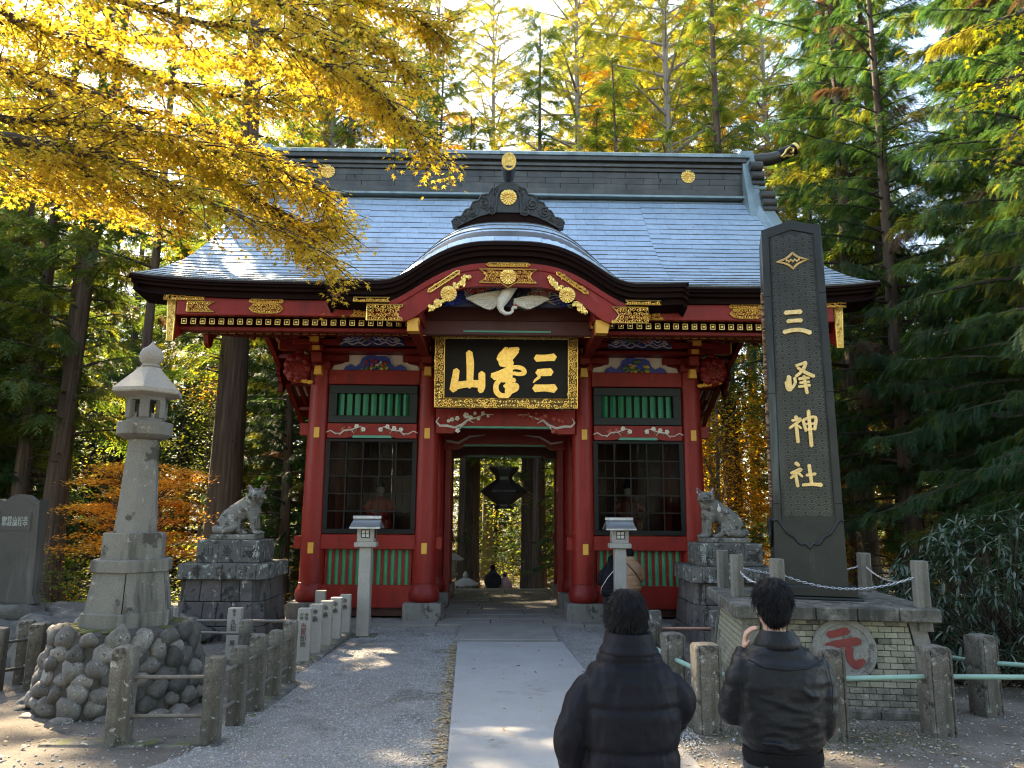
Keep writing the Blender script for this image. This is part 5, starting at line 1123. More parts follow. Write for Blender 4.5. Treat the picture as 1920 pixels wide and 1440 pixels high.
FA = fence('stone_railing', 'low railing of weathered square posts and two pipes round the tall lantern mound', [(-6.10, 10.2), (-5.75, 9.85)], pmM, (0.62, 0.28), 0.019, PIPE, 0.3)
F2 = fence('stone_railing', 'railing of lichened posts and double pipes between the lantern mound and the gravel', [(-3.55, 7.55), (-2.70, 7.58), (-2.705, 8.28), (-2.70, 8.90), (-2.71, 9.62), (-2.72, 10.30), (-3.45, 10.75), (-4.3, 10.9)], [pmL, pmS, pmS, pmM, pmS, pmM, pmS, pmS], (0.60, 0.25), 0.019, PIPE, 0.06)
mb = MB(); mb.box(-4.25, -2.56, 7.44, 7.68, -0.1, g(0, 7.5)+0.022, 0.02); mb.box(-2.82, -2.58, 7.69, 10.4, -0.1, g(0, 9)+0.02, 0.02); o_ = Vector(F2['_org'])
mb.v = [tuple(Vector(p)-o_) for p in mb.v]; mb.build('ground_kerb', STONEW, F2)
F3 = fence('stone_railing', 'far-left end of the pipe railing beside the mossy rock, three short posts', [(-6.15, 9.75), (-5.95, 10.35), (-5.3, 11.3)], pmS, (0.60, 0.26), 0.019, PIPE, 0.2)
# ---- inscribed railing round the left wolf, on its kerb
pmI = post_mesh(0.20, 0.17, 0.82, 0.006, name='inscribed_post', m_=GRANP)
ip = [(-2.98, 12.10), (-2.97, 12.78), (-2.95, 13.45), (-2.93, 14.15), (-2.90, 14.85)]
back = [(-5.08, 12.13), (-4.06, 12.11)]
F4 = thing('inscribed_railing', 'kerb-mounted railing of pale name-carved posts round the left wolf statue', 'railing', (-2.98, 12.1, g(0, 12.1)))
o4 = Vector(F4['_org'])
def on(px, py, h=0.0): return Vector((px, py, g(px, py)+h))-o4
mb = MB()
for (a, b, c, d) in ((-3.16, -2.78, 11.90, 15.05), (-6.4, -3.161, 11.90, 12.30)):
    z0 = g(0, (c+d)/2)+0.09
    mb.box(a-o4.x, b-o4.x, c-o4.y, d-o4.y, -0.3, z0-o4.z+(0.0 if a > -4 else -0.004), 0.03)
mb.build('kerb', STONEW, F4)
INS = {0: ('市神\n郎田', '吉景卸')}
for i, p in enumerate(ip+back+[(-6.1, 12.12), (-3.55, 15.6)]):
    o = link('inscribed_post', pmI, F4, on(p[0], p[1], 0.0), (0, 0, 0.05))
    def ins(body, size, z, m_, x=0.0):
        link('lettering', text_mesh(body, size, 0.002, m_), o, (x, -0.0875, z-0.02), (pi/2, 0, 0))
    if i == 0: ins('神\n田', 0.055, 0.72, INK, 0.036); ins('市\n郎', 0.055, 0.72, INK, -0.036); ins('吉\n景', 0.10, 0.53, INKR); ins('卸\n商', 0.095, 0.35, INK)
    elif i in (5, 6): ins('埼\n玉', 0.055, 0.77, INK); ins('久\n松', 0.095, 0.58, INK); ins('原', 0.09, 0.32, INK)
    elif i in (1, 2, 3, 4): ins('奉', 0.09, 0.72, INK); ins('納', 0.09, 0.60, INK)
for a, b in ((back[0], back[1]), (back[1], ip[0]), (ip[0], ip[1]), (ip[1], ip[2]), (ip[2], ip[3]), (ip[3], ip[4]), ((-6.1, 12.12), back[0])):
    rail(F4, (a[0], a[1], g(*a)+0.62), (b[0], b[1], g(*b)+0.62), 0.024, PIPE)
# ---- right-hand railings round the monument
pmR = post_mesh(0.26, 0.24, 0.88, 0.05, True); pmR2 = post_mesh(0.24, 0.24, 0.86, 0.05, True)
F5 = fence('stone_railing', 'stout grooved stone posts with one green pipe round the tall bronze monument', [(1.93, 11.2), (1.98, 10.2), (2.05, 9.05), (2.16, 8.05), (3.32, 7.80), (4.48, 7.95), (6.6, 7.90)], [pmR2, pmR2, pmR2, pmR, pmR, pmR, pmR], (0.56,), 0.026, PIPEG, 0.04)
F6 = fence('stone_railing', 'right-edge run of grooved posts and green pipe in front of the rhododendron', [(5.55, 8.85), (4.62, 10.9)], pmR, (0.56,), 0.026, PIPEG, 0.3)
rail(F6, (5.55, 8.85, g(0, 8.85)+0.56), (7.2, 7.95, g(0, 7.95)+0.56), 0.026, PIPEG)
pmT = post_mesh(0.17, 0.17, 0.82, 0.006, m_=STONEW)
F7 = fence('stone_railing', 'low railing of small posts and salmon pipe at the foot of the right wolf', [(2.05, 13.2), (2.45, 12.0), (3.4, 12.0)], pmT, (0.55,), 0.022, PIPEO, 0.05)
F7b = fence('stone_railing', 'single pale post and pipes standing behind the black puffer jacket', [(2.10, 12.6), (2.62, 14.9)], pmT, (0.5,), 0.02, PIPEO, 0.05)

# ---- wolf pedestals
def pedestal(x, y, label, mirror, letters):
    z = g(x, y); P = thing('wolf_pedestal', label, 'pedestal', (x, y, z))
    def course(z0, z1, hw0, hw1, n, m_, gap=0.006, ch=0.18, jit=0.0):
        # octagon-cornered course of separate blocks: front, sides and back
        for (rz, cnt) in ((0, n), (pi/2, n-1), (pi, n), (-pi/2, n-1)):
            cuts = [-1]+sorted([(-1+2*(k+1)/cnt)+rnd.uniform(-.14, .14) for k in range(cnt-1)])+[1]
            for a, b in zip(cuts, cuts[1:]):
                mb = MB(); o = rnd.uniform(-0.008, 0.008)
                L0, L1 = (hw0-ch), (hw1-ch)
                v = [(a*L0+gap, -hw0-o, z0+gap), (b*L0-gap, -hw0-o, z0+gap), (b*L1-gap, -hw1-o, z1-gap), (a*L1+gap, -hw1-o, z1-gap)]
                v2 = [(p[0], p[1]+0.03, p[2]) for p in v]; c = Vector((0, 0, 0))
                for p in v: c += Vector(p)/4
                ins = [tuple(Vector(p)+(Vector((c.x, p[1], c.z))-Vector(p)).normalized()*0.016 + Vector((0, -0.012, 0))) for p in v]
                mb.add(v2+v+ins, [(0, 1, 5, 4), (1, 2, 6, 5), (2, 3, 7, 6), (3, 0, 4, 7), (4, 5, 9, 8), (5, 6, 10, 9), (6, 7, 11, 10), (7, 4, 8, 11), (8, 9, 10, 11)])
                mb.xf(Matrix.Rotation(rz, 4, 'Z')); mb.build('block', m_, P)
        for k in range(4):
            rz = pi/2*k+pi/4; mb = MB(); d0 = sqrt(2)*(hw0-ch/2); d1 = sqrt(2)*(hw1-ch/2); w_ = ch/sqrt(2)
            v = [(-w_+gap, -d0, z0+gap), (w_-gap, -d0, z0+gap), (w_-gap, -d1, z1-gap), (-w_+gap, -d1, z1-gap)]; v2 = [(p[0], p[1]+0.05, p[2]) for p in v]
            mb.add(v2+v, [(0, 1, 5, 4), (1, 2, 6, 5), (2, 3, 7, 6), (3, 0, 4, 7), (4, 5, 6, 7)]); mb.xf(Matrix.Rotation(rz, 4, 'Z')); mb.build('corner_block', m_, P)
    core = MB(); core.box(-0.82, 0.82, -0.82, 0.82, 0.0, 1.12); core.box(-0.86, 0.86, -0.86, 0.86, 1.1, 1.385); core.build('core', GROUT, P)
    course(-0.1, 0.28, 0.97, 0.955, 4, PEDM); course(0.28, 0.72, 0.945, 0.905, 4, PEDM); course(0.72, 1.12, 0.895, 0.865, 4, PEDM); course(1.12, 1.40, 0.95, 0.95, 4, LICH)
    mb = MB(); mb.box(-0.935, 0.935, -0.80, 0.80, 1.38, 1.398); mb.build('ledge', LICH, P)
    cap = MB(); cap.box(-0.68, 0.68, -0.55, 0.55, 1.40, 1.83, 0.02); cp_ = cap.build('cap_block', LICH, P)
    for k in (-0.2, 0.28):
        mb = MB(); mb.box(k-0.004, k+0.004, -0.556, -0.54, 1.41, 1.82); mb.build('joint', GROUT, cp_)
    for i, ch_ in enumerate(letters):
        text(ch_, 0.24, 0.006, INK if not mirror else INK, cp_, (-0.42+0.42*i, -0.553, 1.61))
    for i, ch_ in enumerate('講富宣'): text(ch_, 0.19, 0.005, INK, P, (-0.5+0.5*i, -0.965, 1.26))
    text('小\n林' if not mirror else '埼\n玉\n県', 0.12 if mirror else 0.15, 0.005, INKP, cp_, (0.61*(-1 if mirror else 1), -0.553, 1.62))
    sb = MB(); sb.box(-0.50, 0.50, -0.34, 0.34, 1.83, 1.93, 0.02); sb.build('statue_slab', WOLF, P)
    P.scale = (0.88, 0.9, 1.0); return P, z+1.93
PLx, PLy = -5.18, 15.25; PRx, PRy = 4.48, 15.05
_, zl = pedestal(PLx, PLy, 'stepped block pedestal under the left wolf, carved letters on its upper block', False, '山峯三')
_, zr = pedestal(PRx, PRy, 'stepped block pedestal under the right wolf, partly behind the brick plinth', True, '山峰三')
# ---- seated wolves (guardian statues)
def wolf(x, y, z, s, label, mouth):
    W_ = thing('wolf_statue', label, 'statue', (x, y, z)); m = MB()
    X = lambda p: (p[0]*s, p[1], p[2])
    m.tube([X(p) for p in [(-0.30, 0, 0.17), (-0.20, 0, 0.31), (-0.06, 0, 0.44), (0.08, 0, 0.56), (0.17, -0.01, 0.66)]], [0.165, 0.195, 0.19, 0.178, 0.15], 18)
    m.tube([X(p) for p in [(0.10, 0, 0.55), (0.19, -0.03, 0.68), (0.23, -0.07, 0.77)]], [0.17, 0.155, 0.135], 16)
    m.ell(X((0.17, 0, 0.45)), (0.14, 0.15, 0.19), 16, 10)
    m.ell(X((0.24, -0.10, 0.785)), (0.140, 0.145, 0.118), 18, 12)                       # skull, turned to the path
    for e in (-1, 1): m.ell(X(Vector((0.255, -0.155, 0.745))+Vector((0.085*e, 0.03*e, 0))), (0.06, 0.06, 0.055), 10, 8)   # cheeks
    m.tube([X(p) for p in [(0.265, -0.18, 0.775), (0.285, -0.26, 0.752), (0.297, -0.315, 0.742)]], [0.092, 0.074, 0.052], 14)
    m.tube([X(p) for p in [(0.26, -0.17, 0.715), (0.28, -0.265, 0.695)]], [0.065, 0.044], 12)
    for e in (-1, 1):
        ex = Vector((0.235, -0.065, 0.865)) + Vector((0.092*e, 0.030*e, 0))
        m.tube([X(p) for p in [ex, ex+Vector((0.025*e, 0.01, 0.055)), ex+Vector((0.050*e, 0.018, 0.115))]], [0.052, 0.038, 0.008], 10)
        b = Vector((0.27, -0.205, 0.828)) + Vector((0.058*e, 0.020*e, 0)); m.ell(X(b), (0.042, 0.034, 0.022), 8, 6)      # brow
        yy = 0.095*e
        m.tube([X(p) for p in [(0.16, yy*.9, 0.46), (0.215, yy, 0.28), (0.225, yy, 0.10), (0.235, yy, 0.03)]], [0.09, 0.068, 0.052, 0.055], 12)
        m.ell(X((0.275, yy, 0.034)), (0.085, 0.058, 0.042), 12, 7)
        for q in (-1, 0, 1): m.ell(X((0.345, yy+0.032*q, 0.026)), (0.025, 0.0155, 0.025), 8, 5)
        m.ell(X((-0.17, 0.125*e, 0.20)), (0.18, 0.085, 0.185), 16, 10); m.tube([X(p) for p in [(-0.10, 0.15*e, 0.14), (0.0, 0.155*e, 0.06), (0.07, 0.155*e, 0.035)]], [0.085, 0.055, 0.048], 10)
        m.ell(X((0.08, 0.155*e, 0.03)), (0.075, 0.05, 0.036), 10, 6)
    tl = [(-0.36, 0.05, 0.12), (-0.43, -0.06, 0.10), (-0.36, -0.17, 0.075), (-0.22, -0.235, 0.075), (-0.10, -0.25, 0.10), (-0.03, -0.24, 0.16), (-0.02, -0.235, 0.19)]
    m.tube([X(p) for p in tl], [0.07, 0.08, 0.078, 0.072, 0.064, 0.05, 0.028], 12)
    for q in range(7):                            # ridge of fur down the back
        t = q/6; p = Vector((0.10-0.40*t, 0, 0.73-0.42*t)); m.ell(X(p), (0.035, 0.028, 0.04), 8, 5, (0, 0.8*s, 0))
    o = remesh(m, 'body', WOLF, 0.0115, W_, 2)
    d = MB(); d.tube([X(p) for p in ([(0.20, -0.205, 0.735), (0.225, -0.275, 0.722), (0.275, -0.345, 0.716), (0.325, -0.295, 0.722), (0.345, -0.20, 0.735)] if mouth else [(0.235, -0.265, 0.716), (0.288, -0.335, 0.714), (0.335, -0.275, 0.716)])], 0.011 if mouth else 0.007, 6); d.build('mouth_line', INK, W_)
    d = MB(); d.ell(X((0.30, -0.360, 0.762)), (0.028, 0.018, 0.018), 8, 5); d.build('nose', INK, W_, 60)
    for e in (-1, 1):
        c = Vector((0.272, -0.232, 0.803)) + Vector((0.060*e, 0.020*e, 0)); d = MB(); d.ell(X(c), (0.024, 0.014, 0.011), 8, 6); d.build('eye', INK, W_, 60)
        ex = Vector((0.235, -0.105, 0.885)) + Vector((0.112*e, 0.012*e, 0)); d = MB(); d.tube([X(ex), X(ex+Vector((0.024*e, 0.008, 0.06)))], [0.026, 0.008], 6); d.build('inner_ear', EMBR, W_, 60)
    fr = MB()
    for q in range(70):                           # carved fur locks
        t = rnd.random(); a = rnd.uniform(-1.5, 1.5); c = Vector((0.10-0.38*t, 0, 0.60-0.38*t)); r_ = 0.155-0.0*t
        p = c + Vector((0.10*cos(a)*.7, -abs(r_*cos(a*0.55)), r_*sin(a)*.8)); fr.tube([X(p), X(p+Vector((-0.035, -0.004, -0.03)))], [0.012, 0.003], 5)
    fr.build('carved_fur', WOLF, W_, 60, kind='stuff')
    W_.scale = (1.14, 1.06, 1.0); return W_
wolf(PLx+0.08, PLy, zl, 1, 'left stone wolf sitting on the block pedestal with closed mouth, tail curled forward', False)
wr = wolf(PRx-0.08, PRy, zr, -1, 'right stone wolf sitting on its pedestal with a grinning mouth, lichen on its flank', True)
mb = MB(); mb.tube([(-0.05, -0.19, 0.66), (-0.05, -0.215, 0.60)], [0.008, 0.012], 5); mb.ell((-0.05, -0.225, 0.55), (0.032, 0.018, 0.06), 8, 6); mb.build('paper_tassel', PALE, wr, 60)

# ---- the bronze monument on its brick plinth
MX, MY, MR = 3.97, 9.75, radians(-17)
ZP = g(MX, MY)
PL = thing('brick_plinth', 'stone-edged plinth of cream bricks with a round stone emblem, under the bronze monument', 'plinth', (MX, MY, ZP), MR*0.45)
hw, tp, bt = 1.05, 0.96, 1.12; H0, H1 = 0.28, 1.06
core = MB(); core.add([(s1*w_, s2*w_, z) for z, w_ in ((-0.1, bt-0.03), (H1, tp-0.03)) for s1, s2 in ((-1, -1), (1, -1), (1, 1), (-1, 1))], [(0, 1, 5, 4), (1, 2, 6, 5), (2, 3, 7, 6), (3, 0, 4, 7), (4, 5, 6, 7)]); core.build('core', GROUTB, PL)
def wface(t): return bt+(tp-bt)*t
nr = 16; bh = (H1-0.03)/nr; nb = 0
stuffb = MB()
for fc in range(4):
    for r_ in range(nr):
        z0 = 0.03+r_*bh; half = wface((z0+bh/2)/H1)-0.17; bw = 0.142; x = -half-(bw/2 if r_ % 2 else 0)
        while x < half:
            a, b = max(x, -half), min(x+bw, half); x += bw
            if b-a < 0.03: continue
            mb = MB(); e = 0.003; w0 = wface(z0/H1); pr = rnd.uniform(0.0, 0.005)
            if fc in (0, 3) : pass
            mb.box(a+e, b-e, -0.02, 0.0, 0.003, bh-0.003, 0.003); ang = math.atan((bt-tp)/H1)
            mb.xf(Matrix.Rotation(-pi/2*fc, 4, 'Z') @ Matrix.Translation((0, -w0-pr+0.012, z0)) @ Matrix.Rotation(-ang, 4, 'X'))
            low_ = z0 < 0.30
            cxm = (a+b)/2
            if fc == 0 and hypot(cxm-0.08, z0+bh/2-0.74) < 0.32: continue
            if fc == 0 or (fc == 1 and nb < 290): mb.build('brick', BRICKD if (low_ or rnd.random() < 0.10) else BRICK, PL); nb += 1
            else: stuffb.add(mb.v, mb.f)
stuffb.build('bricks', BRICK, PL, kind='stuff')
for s1 in (-1, 1):
    for s2 in (-1, 1):
        mb = MB(); a0, a1 = wface(0.05)+0.02, tp+0.02
        v = [(s1*(w_-d1), s2*(w_-d2), z) for z, w_ in ((0.0, a0), (H1, a1)) for d1, d2 in ((0, 0), (0.17, 0), (0.17, 0.17), (0, 0.17))]
        mb.add(v, [(0, 1, 5, 4), (1, 2, 6, 5), (2, 3, 7, 6), (3, 0, 4, 7), (4, 5, 6, 7)]); mb.build('corner_pier', GRAN, PL)
for (z0, z1, w_) in ((-0.3, 0.02, 1.22), (0.02, 0.14, 1.16)):
    for k in range(4):
        for q in range(3):
            mb = MB(); a, b = -w_+2*w_*q/3, -w_+2*w_*(q+1)/3; mb.box(a+0.006, b-0.006, -w_-rnd.uniform(0, .012), -w_+0.25, z0, z1-rnd.uniform(0, .01), 0.02); mb.xf(Matrix.Rotation(pi/2*k, 4, 'Z')); mb.build('footing_block', COPED, PL)
for k in range(4):
    for q in range(5):
        mb = MB(); w_ = 1.12; a, b = -w_+2*w_*q/5, -w_+2*w_*(q+1)/5
        mb.box(a+0.004, b-0.004, -w_, -w_+0.45, H1, H1+0.15, 0.015); mb.v = [(p[0] if abs(p[0]) < w_-0.46 else math.copysign(min(abs(p[0]), max(abs(p[1]), 0.6)), p[0]), p[1], p[2]+0.03*(1-min(1, (abs(p[1])/w_)))) for p in mb.v]
        mb.xf(Matrix.Rotation(pi/2*k, 4, 'Z')); mb.build('coping', COPED, PL)
mb = MB(); mb.box(-0.75, 0.75, -0.75, 0.75, H1+0.02, H1+0.165); mb.build('coping_top', COPED, PL)
# round emblem
em = MB(); em.lathe([(0.30, 0.0), (0.345, 0.0), (0.35, 0.05), (0.335, 0.075), (0.275, 0.078), (0.268, 0.068), (0.002, 0.066)], 40)
eo = em.build('round_emblem', EMBS, PL, 40, loc=(0.08, -0.995, 0.74), rot=(pi/2-math.atan((bt-tp)/H1), 0, 0))
def ce_(x, y): return ((x-930)*0.00066, (690-y)*0.00066)
mb = MB(); kk = 0.00066
for i, (pts, wd) in enumerate([([(680, 460), (800, 440), (930, 400), (1000, 400)], [110, 120, 125, 110]), ([(625, 640), (780, 610), (960, 580), (1130, 560), (1170, 590)], [75, 120, 130, 140, 80]), ([(840, 700), (850, 780), (840, 870), (800, 920)], [110, 90, 80, 50]), ([(1000, 670), (985, 760), (1000, 870), (1080, 930), (1180, 880), (1200, 850)], [130, 120, 120, 140, 110, 70])]):
    stroke(mb, [ce_(*p) for p in pts], [w_*kk for w_ in wd], 0.060, 0.074+0.001*i, 6, 'z')
mb.build('painted_character', EMBR, eo)
mb = MB()
for i, (pts, wd) in enumerate([([(680, 460), (800, 440), (930, 400), (1000, 400)], [110, 120, 125, 110])]): pass
# monument shaft (tapered, house-topped) with wave pattern
MO = thing('bronze_monument', 'tall tapering dark bronze pillar with gold shrine characters and wave pattern', 'monument', (MX, MY, ZP+H1+0.165), MR)
mb = MB(); mb.box(-0.56, 0.56, -0.56, 0.56, 0, 0.03, 0.01); mb.box(-0.515, 0.515, -0.515, 0.515, 0.03, 0.16, 0.015); mb.build('base_plate', MONU, MO)
HB, HT = 0.16, 4.78; wb, wt = 0.415, 0.372
def hwz(z): return wb+(wt-wb)*((z-HB)/(HT-HB))**0.9
mb = MB(); v = []; zsl = [HB, 0.62, 1.6, 2.6, 3.6, HT]
for z in zsl:
    w_ = hwz(z); v += [(-w_, -w_, z), (w_, -w_, z), (w_, w_, z), (-w_, w_, z)]
n_ = len(zsl); f = [(4*i+k, 4*i+(k+1) % 4, 4*i+4+(k+1) % 4, 4*i+4+k) for i in range(n_-1) for k in range(4)]
w_ = wt; v += [(0, -w_-0.0, HT+0.10), (0, w_, HT+0.10)]; a = 4*(n_-1); t = len(v)-2
f += [(a, a+1, t), (a+2, a+3, t+1), (a+1, a+2, t+1, t), (a+3, a, t, t+1)]
mb.add(v, f); sh = mb.build('shaft', MONU, MO)
# raised borders on the front, joint lines
mb = MB()
for s1 in (-1, 1):
    v = []
    for z in (0.92, 2.4, 3.6, HT-0.02):
        w_ = hwz(z); v += [(s1*w_, -w_-0.022, z), (s1*(w_-0.085), -w_-0.022, z), (s1*(w_-0.105), -w_+0.002, z), (s1*w_, -w_+0.002, z)]
    mb = MB(); mb.add(v, [(4*i+k, 4*i+(k+1) % 4, 4*i+4+(k+1) % 4, 4*i+4+k) for i in range(3) for k in range(4)]); mb.build('border', MONU, MO)
w_ = wt; mb = MB(); mb.prism([(-w_, HT-0.02), (-w_+0.085, HT-0.12), (0, HT-0.03), (w_-0.085, HT-0.12), (w_, HT-0.02), (0, HT+0.10)], -w_-0.022, -w_+0.0); mb.build('gable_border', MONU, MO)
for z in (1.15, 2.55, 3.85):
    w_ = hwz(z)+0.003; mb = MB(); mb.tube([(-w_, -w_-0.02, z), (-w_, w_, z)], 0.005, 4); mb.tube([(-w_, -w_-0.021, z), (-w_+0.09, -w_-0.021, z)], 0.005, 4); mb.tube([(w_, -w_-0.021, z), (w_-0.09, -w_-0.021, z)], 0.005, 4); mb.build('joint', MONU, sh)
pw = []; Vt = MB()
pr_ = 0.082; rowh = 0.047; z = 0.98; r_ = 0
while z < HT-0.16:
    w_ = hwz(z); lim = w_-0.115; x = -0.6 + (pr_ if r_ % 2 else 0)
    while x < 0.6:
        if -lim-0.03 < x < lim+0.03:
            for rr in (0.078, 0.054, 0.030):
                pts = [(x+rr*cos(a), -w_-0.005-0.0022*(3-rr*30), z+rr*sin(a)) for a in [0.35+ (pi-0.7)*k/6 for k in range(7)] if abs(x+rr*cos(a)) < lim]
                if len(pts) > 1: Vt.tube(pts, 0.0080, 3, False)
        x += 2*pr_
    z += rowh; r_ += 1
Vt.build('wave_pattern', MONUW, MO, kind='stuff')
# crest lozenge
zc = 4.31; w_ = hwz(zc); mb = MB()
def loz(k): 
    out = []
    for (a, b) in (((-0.20, 0), (0, 0.115)), ((0, 0.115), (0.20, 0)), ((0.20, 0), (0, -0.115)), ((0, -0.115), (-0.20, 0))):
        for i in range(6):
            t = i/6; px, pz = a[0]+(b[0]-a[0])*t, a[1]+(b[1]-a[1])*t; c = 1-0.30*4*t*(1-t)*0.75; out.append((px*c*k, pz*c*k))
    return out
for k in (1.0, 0.82): o_ = loz(k); mb.tube([(p[0], -w_-0.03, zc+p[1]) for p in o_+[o_[0]]], 0.009 if k == 1 else 0.006, 5)
for q in range(7): mb.ell((-0.075+0.025*q, -w_-0.03, zc+0.008*(-1)**q), (0.014, 0.016, 0.02), 7, 5)
mb.build('lozenge_crest', BRONZE, MO, 50)
# the four big characters, drawn as brush strokes (zoomed photo coordinates, x right y down)
def mono(strokes, zc, xc=0.0, k=0.00172, tilt=0.0):
    zc += 0.185
    mb = MB(); w_ = hwz(zc)
    cx_ = 0; pts_all = [p for s_ in strokes for p in s_[0]]; ax = (min(p[0] for p in pts_all)+max(p[0] for p in pts_all))/2; ay = (min(p[1] for p in pts_all)+max(p[1] for p in pts_all))/2
    for i, (pts, wd) in enumerate(strokes): stroke(mb, [((p[0]-ax)*k+xc, zc-(p[1]-ay)*k) for p in pts], [q*k for q in wd], -w_-0.045-0.001*i, -w_-0.004, 5)
    for i, p in enumerate(mb.v): mb.v[i] = (p[0], p[1]-(hwz(p[2])-w_), p[2])
    mb.build('gold_character', BRONZE, MO)
mono([([(372, 690), (430, 688), (482, 688)], [34, 30, 36]), ([(386, 757), (435, 755), (482, 755)], [32, 28, 34]), ([(355, 840), (420, 828), (480, 832), (540, 855)], [32, 30, 30, 34])], 3.28)
mono([([(400, 1080), (392, 1130), (405, 1190)], [24, 22, 22]), ([(410, 1085), (410, 1190)], [14, 14]), ([(378, 1125), (395, 1185), (440, 1140), (440, 1095)], [22, 24, 20, 22]), ([(455, 1005), (500, 990), (525, 980)], [22, 20, 20]), ([(525, 985), (500, 1040), (450, 1085)], [24, 24, 20]), ([(465, 1020), (520, 1060), (575, 1090)], [18, 26, 26]), ([(470, 1105), (540, 1100)], [22, 20]), ([(475, 1135), (540, 1130)], [20, 18]), ([(465, 1165), (545, 1155)], [20, 18]), ([(505, 1085), (512, 1150), (520, 1215)], [22, 22, 24])], 2.55)
mono([([(455, 1370), (460, 1385)], [26, 22]), ([(430, 1400), (490, 1392), (410, 1455)], [20, 22, 18]), ([(455, 1420), (462, 1560)], [24, 24]), ([(470, 1440), (490, 1460)], [18, 14]), ([(505, 1400), (520, 1480)], [22, 20]), ([(510, 1395), (590, 1380), (580, 1470)], [20, 22, 22]), ([(520, 1430), (580, 1425)], [16, 16]), ([(520, 1470), (580, 1465)], [16, 16]), ([(545, 1330), (552, 1590)], [24, 26])], 1.90)
mono([([(475, 300), (495, 318)], [26, 22]), ([(440, 375), (510, 345), (435, 410)], [20, 24, 16]), ([(470, 390), (480, 470)], [22, 22]), ([(495, 380), (515, 400)], [18, 16]), ([(545, 390), (605, 380)], [22, 20]), ([(565, 315), (575, 455)], [24, 22]), ([(515, 460), (580, 455), (640, 460)], [22, 22, 30])], 1.32)
# small inscription down the left side of the pillar
chs = '時大皇蘇峰徳富猪一郎九十二翁敬書謹建'
zz = 3.86
for i, ch_ in enumerate(chs):
    w_ = hwz(zz); link('lettering', text_mesh(ch_, 0.17 if i < 6 else 0.145, 0.02, RUST), MO, (-w_-0.012, -0.20-0.0*i, zz), (pi/2, 0, -pi/2)); zz -= 0.172 if i < 6 else 0.152
# scalloped apron at the foot
for side in (0, 1):
    mb = MB(); pts = []
    for i in range(33):
        t = -1+2*i/32; a = abs(t); z = 0.93-0.16*smooth01((0.85-a)/0.25)-0.11*smooth01((0.5-a)/0.2)+0.016*sin(a*22) - (0.06*smooth01((0.15-a)/0.15)); w_ = hwz(z); pts.append((t*w_, -w_-0.018, z))
    mb.tube(pts, 0.018, 6); 
    if side: mb.xf(Matrix.Rotation(-pi/2, 4, 'Z'))
    mb.build('apron_scroll', MONU, MO, 50)
mb = MB()
for q in range(13): x = -0.385+0.061*q; mb.box(x, x+0.03, -hwz(.3)-0.012, -hwz(.3)+0.02, 0.18, 0.52)
mb.xf(Matrix.Rotation(-pi/2, 4, 'Z')); mb.build('fluting', MONU, MO, kind='stuff')
# chain posts on the plinth and their chains
cpm = post_mesh(0.145, 0.145, 0.52, 0.006, name='chain_post', m_=GRAN)
zt = ZP+H1+0.15; rot = Matrix.Rotation(MR*0.45, 4, 'Z'); cps = {}
for nm, (x, y), lb in (('fl', (-0.60, -0.98), 'front left chain post on the plinth coping, right of the far-left one'), ('fr', (0.97, -0.98), 'front right chain post on the plinth coping beside the rhododendron'), ('bl', (-0.92, -0.2), 'left-hand chain post on the plinth in front of the right wolf pedestal'), ('br', (0.92, 0.70), 'rear right chain post half hidden behind the bronze monument'), ('b2', (-0.92, 0.92), 'rear left chain post on the plinth, mostly hidden')):
    p = rot @ Vector((x, y, 0)); o = link('chain_post', cpm, None, (MX+p.x, MY+p.y, zt), (0, 0, MR*0.45)); tag(o, lb, 'post', 'granite chain posts on the monument plinth'); cps[nm] = Vector((MX+p.x, MY+p.y, zt+0.36))
lk = MB(); lk.tube([(0.017*cos(a)*1.5, 0, 0.011*sin(a)) for a in [2*pi*k/8 for k in range(9)]], 0.0038, 4, False); lkm = lk.mesh('link', STEEL, 60)
for a, b, sag, lb in (('fl', 'fr', 0.17, 'long sagging steel chain across the front of the bronze monument'), ('bl', 'fl', 0.15, 'short steel chain hanging at the left end of the plinth'), ('fr', 'br', 0.14, 'steel chain running back on the right side of the monument'), ('br', 'b2', 0.16, 'rear steel chain behind the bronze monument')):
    A, B = cps[a], cps[b]; ch_ = thing('chain', lb, 'chain', tuple(A)); n_ = int((B-A).length*1.12/0.042); prev = None
    for i in range(n_+1):
        t = i/n_; p = (B-A)*t - Vector((0, 0, sag*4*t*(1-t))); d = (B-A) - Vector((0, 0, sag*4*(1-2*t))); q = d.to_track_quat('X', 'Z').to_euler()
        o = link('link', lkm, ch_, p, q); o.rotation_euler.rotate_axis('X', pi/2*(i % 2))

